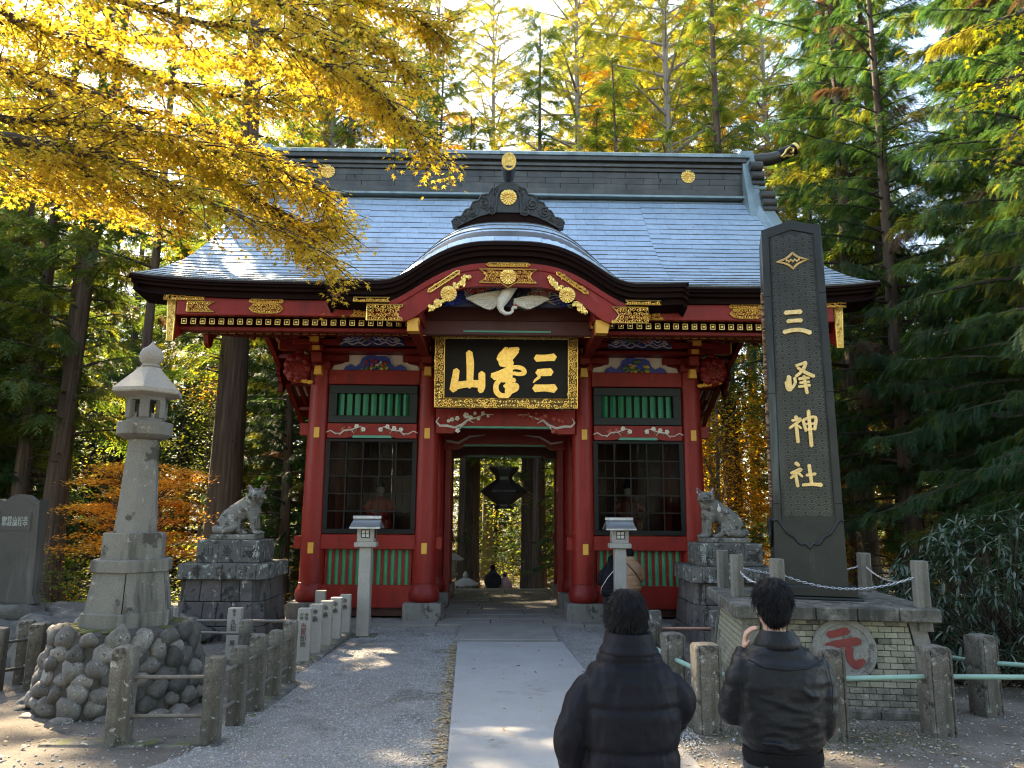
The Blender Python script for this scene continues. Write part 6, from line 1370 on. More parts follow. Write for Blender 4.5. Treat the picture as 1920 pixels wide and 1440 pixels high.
# ---- slender granite path lamps with little metal roofs
def lamp_post(x, y, label):
    z = g(x, y); L_ = thing('stone_lamp', label, 'lamp post', (x, y, z))
    mb = MB(); mb.box(-0.26, 0.26, -0.24, 0.24, -0.1, 0.03, 0.01); mb.build('foot_slab', STONEW, L_)
    mb = MB(); mb.box(-0.115, 0.115, -0.115, 0.115, 0.0, 1.70, 0.012); mb.v = [(p[0]*(1.08-0.09*p[2]/1.7), p[1]*(1.08-0.09*p[2]/1.7), p[2]) for p in mb.v]; mb.build('pillar', GRANP, L_)
    mb = MB(); mb.box(-0.215, 0.215, -0.17, 0.17, 1.70, 1.80, 0.015); mb.build('tray', GRANP, L_)
    mb = MB(); mb.box(-0.165, 0.165, -0.15, 0.15, 1.80, 2.10, 0.012); bx_ = mb.build('lamp_box', GRANP, L_)
    mb = MB()
    for (a, b, c, d) in ((-0.085, 0.085, 1.88, 1.895), (-0.085, 0.085, 2.025, 2.04), (-0.085, -0.07, 1.895, 2.025), (0.07, 0.085, 1.895, 2.025), (-0.006, 0.006, 1.895, 2.025)): mb.box(a, b, -0.160, -0.148, c, d)
    mb.box(-0.07, -0.006, -0.159, -0.149, 1.954, 1.966); mb.box(0.006, 0.07, -0.159, -0.149, 1.954, 1.966); mb.build('window_lattice', CHAR, bx_)
    mb = MB(); mb.box(-0.07, 0.07, -0.153, -0.149, 1.895, 2.025); mb.build('window_pane', PALE, bx_)
    mb = MB(); mb.box(0.1505, 0.168, -0.08, 0.08, 1.87, 2.05); mb.build('side_window', BLACKW, bx_)
    mb = MB()
    for s1 in (-1, 1):
        mb.add([(-0.30, s1*0.27, 2.06), (0.30, s1*0.27, 2.06), (0.265, 0, 2.22), (-0.265, 0, 2.22), (-0.30, s1*0.27, 2.09), (0.30, s1*0.27, 2.09), (0.265, 0, 2.25), (-0.265, 0, 2.25)], [(0, 1, 2, 3), (4, 5, 6, 7), (0, 1, 5, 4), (1, 2, 6, 5), (3, 0, 4, 7)])
    mb.build('roof', PLATE, L_)
    mb = MB(); mb.box(-0.28, 0.28, -0.05, 0.05, 2.245, 2.31, 0.01); mb.build('ridge', PLATE, L_); return L_
lamp_post(-2.60, 15.15, 'slender granite lamp post with a metal roof on the gravel left of the path')
lamp_post(2.44, 15.25, 'slender granite lamp post with a metal roof between the couple at the right bay')

# ---- bronze hanging lantern inside the passage
HL = thing('hanging_lantern', 'dark bronze hexagonal lantern hanging in the gate passage', 'lantern', (0.145, 19.5, 2.50))
def hx(name, prof, n=6, sm=None, m_=ONI): mb = MB(); mb.lathe(prof, n, (0, 0), 0.0); return mb.build(name, m_, HL, sm)
hx('foot', [(0.16, 0.0), (0.26, -0.02), (0.20, 0.05), (0.19, 0.09)]); 
mb = MB()
for k in range(6):
    a = pi*k/3; mb.tube([(0.22*cos(a), 0.22*sin(a), 0.10), (0.29*cos(a), 0.29*sin(a), 0.09), (0.33*cos(a), 0.33*sin(a), 0.02)], [0.02, 0.03, 0.012], 6)
mb.build('foot_scroll', ONI, HL)
hx('lower_pan', [(0.20, 0.09), (0.23, 0.12), (0.60, 0.40), (0.61, 0.43)])
hx('upper_roof', [(0.61, 0.43), (0.60, 0.45), (0.30, 0.66), (0.24, 0.72)])
hx('neck', [(0.22, 0.72), (0.22, 0.80)])
hx('crown_tray', [(0.22, 0.80), (0.37, 0.98), (0.38, 1.03), (0.33, 1.03), (0.2, 0.9)])
mb = MB()
for k in range(24): a = 2*pi*k/24; mb.ell((0.355*cos(a), 0.355*sin(a), 1.03), (0.03, 0.03, 0.035), 6, 4)
mb.build('crown_fringe', ONI, HL, 50)
mb = MB(); mb.tube([(0, 0, 1.0), (0, 0, 2.4)], 0.012, 6); mb.build('hanging_rod', ONI, HL)
mb = MB()
for k in range(6):
    a0, a1 = pi*k/3, pi*(k+1)/3
    for r_ in range(3):
        for c_ in range(5-r_):
            t = (c_+0.5+r_*.5)/5; rr = 0.53-0.08*r_; p = Vector((rr*cos(a0), rr*sin(a0), 0))*(1-t)+Vector((rr*cos(a1), rr*sin(a1), 0))*t
            mb.ell((p.x*1.015, p.y*1.015, 0.36-0.062*r_), (0.03, 0.03, 0.022), 6, 4)
mb.build('pierced_lattice', COPPERD, HL, 50)

# ---- seated guardians behind the glazed lattices
def guardian(x, label, robe):
    G_ = thing('guardian_statue', label, 'statue', (x, 18.55, 1.56)); m = MB()
    m.box(-0.55, 0.55, -0.40, 0.40, 0.0, 0.32); m.build('dais', YELC, G_); m = MB()
    m.tube([(0, 0, 0.55), (0, 0.02, 0.85), (0, 0, 1.12), (0, -0.02, 1.22)], [0.26, 0.24, 0.20, 0.07], 14)
    for s1 in (-1, 1):
        m.tube([(s1*0.14, 0.02, 0.55), (s1*0.24, -0.32, 0.56), (s1*0.20, -0.36, 0.35), (s1*0.22, -0.42, 0.30)], [0.13, 0.115, 0.085, 0.06], 10); m.tube([(s1*0.20, 0, 1.08), (s1*0.36, -0.06, 0.86), (s1*0.20, -0.30, 0.76)], [0.09, 0.09, 0.06], 10)
    m.box(-0.34, 0.34, -0.2, 0.25, 0.32, 0.5); remesh(m, 'robed_body', robe, 0.022, G_)
    m = MB(); m.ell((0, -0.03, 1.34), (0.10, 0.115, 0.135), 14, 10); m.ell((0, -0.14, 1.33), (0.02, 0.025, 0.03), 8, 5); h = m.build('head', PALE, G_, 60)
    m = MB(); m.lathe([(0.11, 1.42), (0.115, 1.46), (0.08, 1.54), (0.05, 1.66), (0.02, 1.68)], 12); m.build('court_hat', BLACKW, h, 50)
    for s1 in (-1, 1): m = MB(); m.ell((s1*0.038, -0.135, 1.36), (0.014, 0.008, 0.008), 6, 4); m.build('eye', INK, h)
    m = MB(); m.box(-0.5, 0.5, -0.45, -0.40, 0.30, 0.42); m.build('yellow_sash', OCHRE, G_)
    m = MB(); m.box(-0.14, 0.04, -0.435, -0.42, 0.40, 0.62); m.build('checked_apron', CHK, G_)
    text('天\n下' , 0.16, 0.004, OCHRE, G_, (0.28, -0.46, 0.12))
CHK = bpy.data.materials.new('checked_cloth'); CHK.use_nodes = True
_c = CHK.node_tree.nodes.new('ShaderNodeTexChecker'); _c.inputs['Scale'].default_value = 28; _c.inputs[1].default_value = (0.6, 0.6, 0.58, 1); _c.inputs[2].default_value = (0.02, 0.02, 0.03, 1)
_t = CHK.node_tree.nodes.new('ShaderNodeTexCoord'); CHK.node_tree.links.new(_t.outputs['Object'], _c.inputs[0]); CHK.node_tree.links.new(_c.outputs[0], CHK.node_tree.nodes['Principled BSDF'].inputs['Base Color'])
guardian(-2.89, 'seated guardian figure in a red robe behind the left lattice glass', CARVR)
guardian(3.19, 'seated guardian figure in an ochre robe behind the right lattice glass', CARVB)

# ---- stele, rocks
ST = thing('stone_stele', 'dark flat memorial stele standing on rocks at the left edge', 'memorial stone', (-7.85, 12.6, 0.90))
pts = [(-0.42, 0), (0.46, 0), (0.40, 0.15), (0.36, 1.65), (0.33, 1.58), (0.26, 1.60), (0.18, 1.66), (0.10, 1.72), (0.0, 1.73), (-0.1, 1.70), (-0.2, 1.62), (-0.36, 1.66)]
mb = MB(); mb.prism([(a, b) for a, b in pts], -0.11, 0.11); mb.build('slab', STELE, ST)
mb = MB(); mb.box(-0.24, 0.24, -0.118, -0.108, 1.15, 1.42); pl = mb.build('inscription_panel', STELE, ST)
text('御登山記念\n奉献講社中', 0.085, 0.004, INKP, pl, (0, -0.121, 1.29))
mb = MB()
for s1 in (-1, 1): mb.tube([(s1*0.25, -0.115, 1.13), (s1*0.25, -0.115, 1.45)], 0.012, 4)
mb.build('panel_frame', STELE, pl)
def rock(x, y, r_, label, m_, seed, sub=(22, 14), z=None, rz=0.0, grp=None):
    mb = MB(); mb.ell((0, 0, 0), r_, *sub, (0, 0, rz), 0.55, seed)
    for i, p in enumerate(mb.v):
        v = Vector(p); d = 0.06*min(r_)*mnoise.noise(v*6)+0.10*min(r_)*mnoise.noise(v*2.5+Vector((seed, 0, 0))); mb.v[i] = tuple(v*(1+d/max(0.05, v.length)))
    o = mb.build('rock', m_, None, 80, (x, y, (g(x, y) if z is None else z)+r_[2]*0.55)); return tag(o, label, 'rock', grp)
rock(-8.0, 12.6, (0.95, 0.6, 0.42), 'broad flat rock under the dark memorial stele', ROCK, 1, z=0.28)
rock(-7.4, 11.9, (0.62, 0.45, 0.40), 'jagged pale-streaked rock in front of the stele, behind the railing', ROCK, 2)
rock(-6.55, 11.7, (0.55, 0.45, 0.46), 'cracked dark rock between the stele and the lantern mound', ROCK, 3)
rock(-5.75, 11.9, (0.60, 0.42, 0.36), 'low sloping rock touching the back of the lantern mound', ROCK, 4)
rock(-7.0, 12.9, (0.7, 0.5, 0.36), 'long rounded rock right of the stele foot', ROCK, 5, z=0.25)
rock(-5.62, 7.75, (0.42, 0.45, 0.52), 'moss-topped boulder at the left edge of the picture', MOSSR, 6)
rock(-5.35, 7.45, (0.34, 0.34, 0.20), 'low lichened stone at the foot of the mossy boulder', ROCK, 7)
rock(-6.2, 14.2, (0.9, 0.55, 0.30), 'low earth-coloured rock behind the left wolf pedestal railing', ROCK, 8)
# ---- little stone lanterns beyond the gate
def small_lantern(x, y, z, s, label):
    L_ = thing('stone_lantern', label, 'stone lantern', (x, y, z)); k = s
    def p(nm, prof, n=6): mb = MB(); mb.lathe([(r_*k, zz*k) for r_, zz in prof], n, (0, 0), 0.4); mb.build(nm, GRANP, L_, 50 if n > 8 else None)
    p('base', [(0.34, 0), (0.34, 0.15), (0.24, 0.2)]); p('shaft', [(0.15, 0.2), (0.13, 0.95), (0.17, 1.0)], 14); p('platform', [(0.18, 1.0), (0.34, 1.1), (0.34, 1.2), (0.25, 1.22)]); p('roof', [(0.2, 1.55), (0.55, 1.58), (0.56, 1.63), (0.30, 1.78), (0.12, 1.86)]); p('finial', [(0.08, 1.86), (0.12, 1.92), (0.10, 2.0), (0.02, 2.1)], 12)
    mb = MB()
    for q in range(6): a = 0.4+pi*q/3; mb.lathe([(0.06*k, 1.22*k), (0.06*k, 1.55*k)], 4, (0.2*k*cos(a), 0.2*k*sin(a)), a)
    mb.build('fire_box', GRANP, L_)
small_lantern(-1.65, 25.6, g(0, 25.6)-0.1, 1.02, 'pale stone lantern beyond the gate, the middle one by the passage edge')
small_lantern(-1.15, 27.6, g(0, 27.6)-0.25, 0.95, 'small pale stone lantern beyond the gate, nearest the stair')
small_lantern(-2.15, 24.6, g(0, 24.6)+0.3, 1.05, 'pale stone lantern beyond the gate, half hidden by the left column')
# ------------------------------------------------------------------ vegetation
def norm(a): return a/np.maximum(1e-9, np.linalg.norm(a, axis=-1, keepdims=True))
def scatter(T, tris, P, X, U, sz):
    """instances of template T (k,3) at points P with x axis X, up about U and size sz"""
    X = norm(np.asarray(X, float)); Y = norm(np.cross(U, X)); Z = np.cross(X, Y); sz = np.asarray(sz, float)
    if sz.ndim == 1: sz = np.repeat(sz[:, None], 3, 1)
    T = np.asarray(T, float); L_ = T[None]*sz[:, None, :]
    V = P[:, None, :] + L_[:, :, 0:1]*X[:, None, :] + L_[:, :, 1:2]*Y[:, None, :] + L_[:, :, 2:3]*Z[:, None, :]
    F = (np.asarray(tris)[None] + (np.arange(len(P))*len(T))[:, None, None]).reshape(-1, 3)
    return V.reshape(-1, 3), F
def spray_template(n, ang, ll, wd, droop, curl=0.0, seed=0):
    rr = np.random.RandomState(seed); V = []; F = []
    for i in range(n):
        t = (i+0.6)/n
        for s in (-1, 1):
            base = np.array([t, 0, -droop*t*t]); a = ang*(1-0.35*t)+rr.uniform(-.12, .12); l_ = ll*(1-0.62*abs(t-0.35)**1.1)*rr.uniform(.8, 1.15)
            d = np.array([cos(a), s*sin(a), -droop*t*0.9+rr.uniform(-.35, .25)+curl]); d /= np.linalg.norm(d); sd = np.array([-d[1], d[0], 0])*wd
            k = len(V); V += [base-sd, base+d*l_*0.55+sd*0.9, base+d*l_, base+d*l_*0.45-sd*0.9]; F += [(k, k+1, k+2), (k, k+2, k+3)]
    k = len(V); V += [np.array([0, -wd*.5, 0]), np.array([0, wd*.5, 0]), np.array([1.05, 0, -droop*1.1])]; F.append((k, k+1, k+2))
    return np.array(V), F
SUGI = spray_template(7, 0.70, 0.42, 0.050, 0.35, seed=1)
FINE = spray_template(9, 0.80, 0.40, 0.036, 0.50, seed=2)
leafT = [(0, 0, 0)]
for k in range(12):
    pass
def star_leaf():
    V = [(0.28, 0, 0)]; ring = [(0.0, 0.03)]
    tips = [(-112, .50), (-58, .85), (0, 1.12), (58, .85), (112, .50)]
    ring = [(0.04, -0.05)]
    for i, (a, l_) in enumerate(tips):
        a = radians(a); ring.append((0.28+l_*0.72*cos(a), l_*0.72*sin(a)))
        if i < 4:
            b = radians((tips[i][0]+tips[i+1][0])/2); ring.append((0.28+0.20*cos(b), 0.20*sin(b)))
    ring.append((0.04, 0.05))
    V += [(x, y, -0.22*((x-.28)**2+y*y)) for x, y in ring]; n = len(ring)
    return np.array(V), [(0, 1+i, 1+(i+1) % n) for i in range(n)]
STAR = star_leaf()
QUAD = (np.array([(0, 0, 0), (.5, .33, .05), (1, 0, -.08), (.5, -.33, .05)]), [(0, 1, 2), (0, 2, 3)])
LONG = (np.array([(0, 0, 0), (.25, .085, .03), (.65, .10, .02), (1, 0, -.10), (.65, -.10, .02), (.25, -.085, .03), (.45, 0, -.012)]), [(6, 1, 0), (6, 2, 1), (6, 3, 2), (6, 4, 3), (6, 5, 4), (6, 0, 5)])

def trunk_mesh(name, H, r, m_, limbs, seed, lean=0.0, flute=0.10, nseg=22, n=14, zs=0.0):
    rr = random.Random(seed); mb = MB(); v = []
    for i in range(nseg+1):
        t = i/nseg; z = -0.5+(H+0.5)*t**1.25
        rad = r*(1-0.86*min(1, max(0, z)/H)) + 0.55*r*math.exp(-max(0, z)/0.55)
        cx_ = lean*z*0.04 + 0.12*mnoise.noise(Vector((seed, z*0.09, 0))); cy_ = 0.12*mnoise.noise(Vector((seed, 7, z*0.09)))
        for k in range(n):
            a = 2*pi*k/n; q = rad*(1+flute*mnoise.noise(Vector((cos(a)*1.6+seed, sin(a)*1.6, z*0.10)))*1.6); v.append((cx_+q*cos(a), cy_+q*sin(a), z))
    mb.add(v, [(i*n+k, i*n+(k+1) % n, (i+1)*n+(k+1) % n, (i+1)*n+k) for i in range(nseg) for k in range(n)])
    tm = mb.mesh(name, m_, 60)
    lb = MB()
    for p, rr_ in limbs: lb.tube(p, rr_, 5, False)
    return tm, (lb.mesh('limbs', TWIG if m_ is not BARKG else BARKG, 60) if limbs else None)
def conifer(seed, H, r, cb, bl, nb, spn, ssz, mats, tmpl=SUGI, bark=BARK, droop=0.30, dead=8, brown=0.0, up=0.15, taper=0.80, p1=0.25):
    rs = np.random.RandomState(seed); limbs = []; P, X, U, Z, MI = [], [], [], [], []
    ga = 0
    for i in range(nb):
        t = (i+rs.rand())/nb; h = cb + (H-cb)*t**1.08; a = ga; ga += 2.4+rs.uniform(-.4, .4)
        L_ = bl*(1-taper*t)*rs.uniform(0.55, 1.2) + 0.4; el = up + rs.uniform(-.2, .2) + 0.4*t
        d = np.array([cos(a)*cos(el), sin(a)*cos(el), sin(el)]); pts = []; p = np.array([0, 0, h]); st_ = L_/6
        for k in range(7):
            pts.append(tuple(p)); p = p + d*st_; d = d + np.array([0, 0, -droop*(0.45 if k < 4 else -0.35)*0.5]); d /= np.linalg.norm(d)
        limbs.append(([tuple(q) for q in pts], [max(0.012, 0.055*(L_/3)*(1-k/6.5)) for k in range(7)]))
        m = 0 if rs.rand() > p1 else 1
        if rs.rand() < brown: m = 2
        for j in range(max(3, int(spn*L_/bl)+2)):
            f = 0.14+0.86*rs.rand()**0.8; k = min(5, int(f*6)); q = f*6-k
            b = np.array(pts[k])*(1-q)+np.array(pts[k+1])*q; dr = np.array(pts[k+1])-np.array(pts[k]); dr /= np.linalg.norm(dr)
            sd = np.cross(dr, [0, 0, 1]); sg = rs.choice([-1, 1]); ang = rs.uniform(0.1, 1.15)
            x = dr*cos(ang)+sd*sg*sin(ang)+np.array([0, 0, rs.uniform(-0.65, 0.20)-0.15])
            P.append(b+rs.normal(0, 0.05, 3)); X.append(x); U.append(np.array([rs.uniform(-.4, .4), rs.uniform(-.4, .4), 1])); Z.append(ssz*rs.uniform(0.6, 1.25)); MI.append(m if rs.rand() > p1*0.5 else (1 if m == 0 else 0))
    for i in range(dead):
        h = cb*rs.uniform(0.25, 1.0); a = rs.uniform(0, 6.28); L_ = rs.uniform(0.5, 1.8)
        limbs.append(([(0, 0, h), (cos(a)*L_*.5, sin(a)*L_*.5, h+rs.uniform(-.1, .15)), (cos(a)*L_, sin(a)*L_, h-rs.uniform(0, .5))], [0.03, 0.018, 0.006]))
    V, F = scatter(*tmpl, np.array(P), np.array(X), np.array(U), np.array(Z))
    mi = np.repeat(np.array(MI), len(tmpl[1]))
    tm, lm = trunk_mesh('trunk', H, r, bark, limbs, seed)
    return tm, lm, npmesh('crown', V, F, mats, 3, mi)
def broadleaf(seed, H, r, cb, cr_, nclump, nleaf, lsz, mats, bark=BARKG, flat=0.6, tmpl=QUAD, forks=9):
    rs = np.random.RandomState(seed); limbs = []; C_ = []
    for i in range(nclump):
        a = rs.uniform(0, 6.28); rad = cr_*sqrt(rs.rand()); h = cb+(H-cb)*rs.rand()**0.9; k = 1-0.65*((h-cb)/(H-cb))**2
        C_.append(np.array([rad*k*cos(a), rad*k*sin(a), h]))
    for i in range(0, nclump, max(1, nclump//(forks*2))):
        c = C_[i]; h0 = max(cb*0.7, c[2]-rs.uniform(1.0, 3.0)*(H/12)); limbs.append(([(0, 0, h0), tuple(np.array([c[0]*.4, c[1]*.4, h0+(c[2]-h0)*.55])+rs.normal(0, .08, 3)), tuple(c)], [0.07*r/0.25, 0.04*r/0.25, 0.01]))
    P = []; MI = []
    for c in C_:
        s_ = cr_*rs.uniform(0.14, 0.30); P.append(c+rs.normal(0, 1, (nleaf, 3))*np.array([s_, s_, s_*flat])); MI.append(np.full(nleaf, rs.choice(len(mats), p=[0.65]+[0.35/(len(mats)-1)]*(len(mats)-1)) if len(mats) > 1 else 0))
    P = np.concatenate(P); n = len(P); a = rs.uniform(0, 6.28, n); X = np.stack([np.cos(a), np.sin(a), rs.uniform(-.8, .3, n)], 1); U = np.stack([rs.uniform(-.5, .5, n), rs.uniform(-.5, .5, n), np.ones(n)], 1)
    V, F = scatter(*tmpl, P, X, U, lsz*rs.uniform(.6, 1.3, n))
    tm, lm = trunk_mesh('trunk', H*0.85, r, bark, limbs, seed, 0.4, 0.05, 14, 10)
    return tm, lm, npmesh('crown', V, F, mats, 3, np.repeat(np.concatenate(MI), len(tmpl[1])))
def plant(proto, name, label, cat, x, y, s=1.0, rz=0.0, group=None, tilt=(0, 0), z=None):
    t = thing(name, label, cat, (x, y, (g(x, y) if z is None else z)-0.05), rz, group); t.scale = (s, s, s); t.rotation_euler = (tilt[0], tilt[1], rz)
    tr = link('trunk', proto[0], t)
    if proto[1]: link('limbs', proto[1], t, kind='stuff')
    link('crown', proto[2], t, kind=None); return t
CM = [L_CED, L_CEDY, L_BRN]
PA = conifer(21, 36, 0.50, 9.0, 3.8, 100, 40, 0.70, CM, brown=0.05)
PB = conifer(22, 32, 0.36, 6.0, 3.3, 95, 38, 0.68, CM, brown=0.08)
PC = conifer(23, 30, 0.24, 11.0, 2.7, 75, 30, 0.65, CM, dead=12)
PO = conifer(24, 38, 0.34, 19.0, 5.4, 84, 46, 0.60, [L_TOP, L_CEDY, L_GLD], bark=BARKG, dead=6, droop=0.12, up=0.3, taper=0.55, brown=0.08)
PBIG = conifer(25, 38, 0.70, 10.5, 3.6, 75, 38, 0.70, CM, dead=10)
PN = conifer(26, 20, 0.26, 2.2, 3.5, 140, 150, 0.29, [L_HEM, L_CEDY, L_BRN], tmpl=FINE, droop=0.38, brown=0.05, dead=8, up=0.05, p1=0.10)
PN2 = conifer(27, 24, 0.30, 3.8, 3.9, 130, 150, 0.31, [L_HEM, L_CEDY, L_BRN], tmpl=FINE, droop=0.30, brown=0.06, dead=10, up=0.1, p1=0.12)
DG = broadleaf(31, 15, 0.16, 4.0, 3.0, 70, 75, 0.17, [L_GLD, L_UND])
DG2 = broadleaf(32, 9, 0.10, 1.5, 2.4, 60, 70, 0.14, [L_GLD, L_ORG])
DY = broadleaf(33, 12, 0.13, 2.0, 2.6, 60, 75, 0.15, [L_UND, L_CEDY, L_GLD])
# --- trees one can pick out
GW = 'tall cedars of the wood behind the gate'
plant(PB, 'cedar_tree', 'stout dark cedar trunk at the left, second from the picture edge, leaning right', 'tree', -13.1, 22.3, 0.8, 0.5, GW, (0, 0.035))
plant(PB, 'cedar_tree', 'cedar trunk nearest the left picture edge, slimmer than its neighbour', 'tree', -14.6, 23.2, 0.75, 1.7, GW, (0, 0.03))
plant(PBIG, 'cedar_tree', 'broad shaded cedar trunk directly behind the orange maple', 'tree', -13.4, 23.2, 0.55, 2.2, GW)
plant(PBIG, 'cedar_tree', 'thickest cedar trunk, reddish bark lit on its left edge, behind the left wolf', 'tree', -8.75, 24.2, 0.80, 3.9, GW)
plant(PBIG, 'cedar_tree', 'huge fluted cedar trunk seen through the passage left of the hanging lantern', 'tree', -1.22, 33.0, 0.74, 1.2, GW).scale.z = 0.52
plant(PBIG, 'cedar_tree', 'broad pale-brown cedar trunk seen through the passage right of the walkers', 'tree', 1.38, 32.2, 0.72, 4.4, GW).scale.z = 0.52
plant(PC, 'cedar_tree', 'slim trunk standing against the broad pale-brown one in the passage', 'tree', 2.05, 34.5, 0.7, 0.3, GW)
plant(PA, 'cedar_tree', 'grey cedar trunk beside the right gate eave, above the right wolf', 'tree', 9.2, 29.5, 0.8, 2.8, GW)
plant(PO, 'cedar_tree', 'tall open-crowned tree with a pale trunk above the right part of the gate ridge', 'tree', 8.67, 36.0, 1.05, 0.6, GW)
plant(PO, 'cedar_tree', 'slim pale trunk just right of the tallest open-crowned tree', 'tree', 12.4, 40.0, 1.0, 2.5, GW)
plant(PO, 'cedar_tree', 'hazy golden tree rising behind the middle of the gate ridge', 'tree', -0.6, 45.0, 1.0, 4.1, GW)
plant(PO, 'cedar_tree', 'open-crowned tree behind the yellow maple tips left of the ridge centre', 'tree', -6.7, 42.0, 1.0, 5.1, GW)
plant(PA, 'cedar_tree', 'brown cedar trunk rising behind the left end of the gate ridge', 'tree', -12.0, 33.0, 1.05, 0.9, GW)
plant(PO, 'cedar_tree', 'open-crowned tree filling the sky above the ridge ornament', 'tree', 4.2, 38.5, 1.0, 1.9, GW)
plant(PB, 'cedar_tree', 'cedar trunk between the bronze monument and the right picture edge', 'tree', 12.4, 26.0, 0.9, 1.3, GW)
plant(PC, 'cedar_tree', 'thin leaning trunk right of the bronze monument', 'tree', 12.9, 24.0, 0.95, 4.3, GW, (0, -0.03))
for (x, y, s, rz, lb) in ((-3.6, 38.0, 0.9, 2.2, 'open-crowned tree left of the ridge ornament, behind the roof'), (6.6, 42.5, 1.0, 3.3, 'open-crowned tree behind the gap left of the two pale trunks'), (-9.6, 39.5, 0.95, 5.5, 'open-crowned tree above the left end of the ridge'), (14.6, 38.0, 0.95, 1.5, 'open-crowned tree behind the roof horn')): plant(PO, 'cedar_tree', lb, 'tree', x, y, s, rz, GW)
plant(PN, 'cedar_tree', 'young cedar with low green sprays left of the passage opening', 'tree', -3.0, 29.6, 0.55, 1.4, GW)
plant(PN2, 'cedar_tree', 'young cedar with sunlit sprays right of the passage opening', 'tree', 3.1, 29.0, 0.5, 2.4, GW)
plant(PC, 'cedar_tree', 'slim cedar trunk rising directly behind the tall stone lantern', 'tree', -10.2, 21.3, 0.8, 0.7, GW)
# near trees on the right with drooping feathery sprays
GN = 'drooping evergreens at the right'
plant(PN, 'drooping_evergreen', 'nearest drooping evergreen hanging over the rhododendron', 'tree', 11.2, 14.2, 1.0, 0.4, GN)
plant(PN2, 'drooping_evergreen', 'tall evergreen at the upper right with brown dry sprays', 'tree', 12.9, 15.9, 1.1, 2.0, GN)
plant(PN, 'drooping_evergreen', 'evergreen behind the bronze monument, beside the right gate eave', 'tree', 11.0, 20.0, 1.0, 3.1, GN)
plant(PN2, 'drooping_evergreen', 'bluish evergreen right of the roof horn', 'tree', 11.7, 23.9, 1.15, 5.2, GN)
plant(PN, 'drooping_evergreen', 'low-branched evergreen at the right picture edge', 'tree', 13.4, 17.5, 1.0, 1.0, GN)
plant(PN2, 'drooping_evergreen', 'evergreen standing between two drooping neighbours at right', 'tree', 14.8, 20.5, 1.0, 4.0, GN)
plant(PN, 'drooping_evergreen', 'dense evergreen filling the gap behind the rhododendron', 'tree', 10.6, 12.2, 0.72, 2.7, GN)
plant(PN2, 'drooping_evergreen', 'evergreen with lit lower sprays between the monument and the right edge', 'tree', 12.7, 17.3, 0.95, 0.9, GN)
# golden trees behind on the right
GG = 'autumn gold trees behind the gate'
for (x, y, s, p, lb) in ((9.4, 33.0, 1.0, DG, 'golden tree behind the grey trunk beside the right eave'), (11.2, 29.0, 0.9, DG, 'golden tree seen just left of the bronze monument'), (14.0, 32.0, 1.0, DG, 'golden tree glowing right of the bronze monument foot'), (8.0, 37.0, 1.0, DG, 'golden tree low behind the right gate column'), (16.5, 36.0, 1.05, DG, 'golden tree far back at the right'), (10.4, 26.5, 0.75, DG2, 'small orange-gold tree below the right eave'),
                         (8.0, 27.2, 0.75, DG, 'low golden tree close behind the right gate column'), (9.9, 31.6, 0.9, DG, 'golden tree half hidden by the grey trunk at right'), (11.2, 36.0, 1.0, DG, 'golden tree behind the bronze monument top'), (8.6, 41.0, 1.0, DG, 'distant golden tree beyond the right column'), (12.6, 28.5, 0.8, DG2, 'orange-gold sapling behind the bronze monument'), (15.2, 29.0, 0.8, DG2, 'orange-gold sapling right of the bronze monument'), (-11.5, 29.5, 0.8, DY, 'yellow-green small tree behind the left wolf'), (-16.5, 27.0, 0.9, DY, 'yellow-green small tree at far left'), (-6.3, 33.0, 0.9, DY, 'yellow-green small tree left of the gate behind the thin trunks'), (-3.6, 40.0, 0.9, DY, 'yellow-green tree seen in the passage, left'), (4.2, 39.0, 0.85, DY, 'yellow-green tree seen in the passage, right')):
    plant(p, 'autumn_tree', lb, 'tree', x, y, s, x*1.7, GG)
# --- the rest of the wood
LANES = [(-7.4, 15.9, 2.4), (-1.6, 10.6, 0.1), (-4.4, 9.4, 3.0), (-4.3, 17.0, 3.0), (4.4, 15.0, 2.6), (-2.0, 6.2, 5.4), (-3.4, 6.6, 6.0), (-1.6, 13.0, 0.1), (-4.6, 15.2, 2.6), (-8.6, 24.0, 4.0), (-3.6, 16.0, 7.2), (0, 38, 2), (-2, 44, 3), (2, 45, 2.5), (0.5, 31, 1), (-10, 30, 3), (-14, 28, 5), (-6, 32, 3), (-18, 34, 6), (12, 30, 5), (9.4, 33, 6), (14, 32, 5), (16.5, 36, 6), (-12, 24, 3), (10.4, 26.5, 4), (8.5, 28, 4), (10, 31, 7), (9, 30, 9), (11, 34, 8), (8, 33, 5), (12.5, 28.5, 4), (13, 33, 8)]
def blocks(x, y, H):                              # keeps the low sun's way to a few sunlit spots free
    for (a, b, c) in LANES:
        d = (x-a)*sin(SUN_AZ)+(y-b)*cos(SUN_AZ); e = abs((x-a)*cos(SUN_AZ)-(y-b)*sin(SUN_AZ))
        if d > 0 and e < 1.9 and c+d*math.tan(SUN_EL) < H: return True
    return False
rr = random.Random(5); placed = [(-13.1, 22.3), (-14.6, 23.2), (-11.6, 21.2), (-8.75, 24.2), (-1.55, 33), (1.35, 32.2), (2.25, 32.9), (0.05, 36.5), (9.2, 29.5), (8.67, 36), (12.4, 40), (-.6, 45), (-6.7, 42), (-12, 33), (4.2, 38.5), (12.4, 26), (12.9, 24), (9.4, 13.6), (12.9, 15.9), (11, 20), (12.6, 22.5), (13.4, 17.5), (14.8, 20.5)]
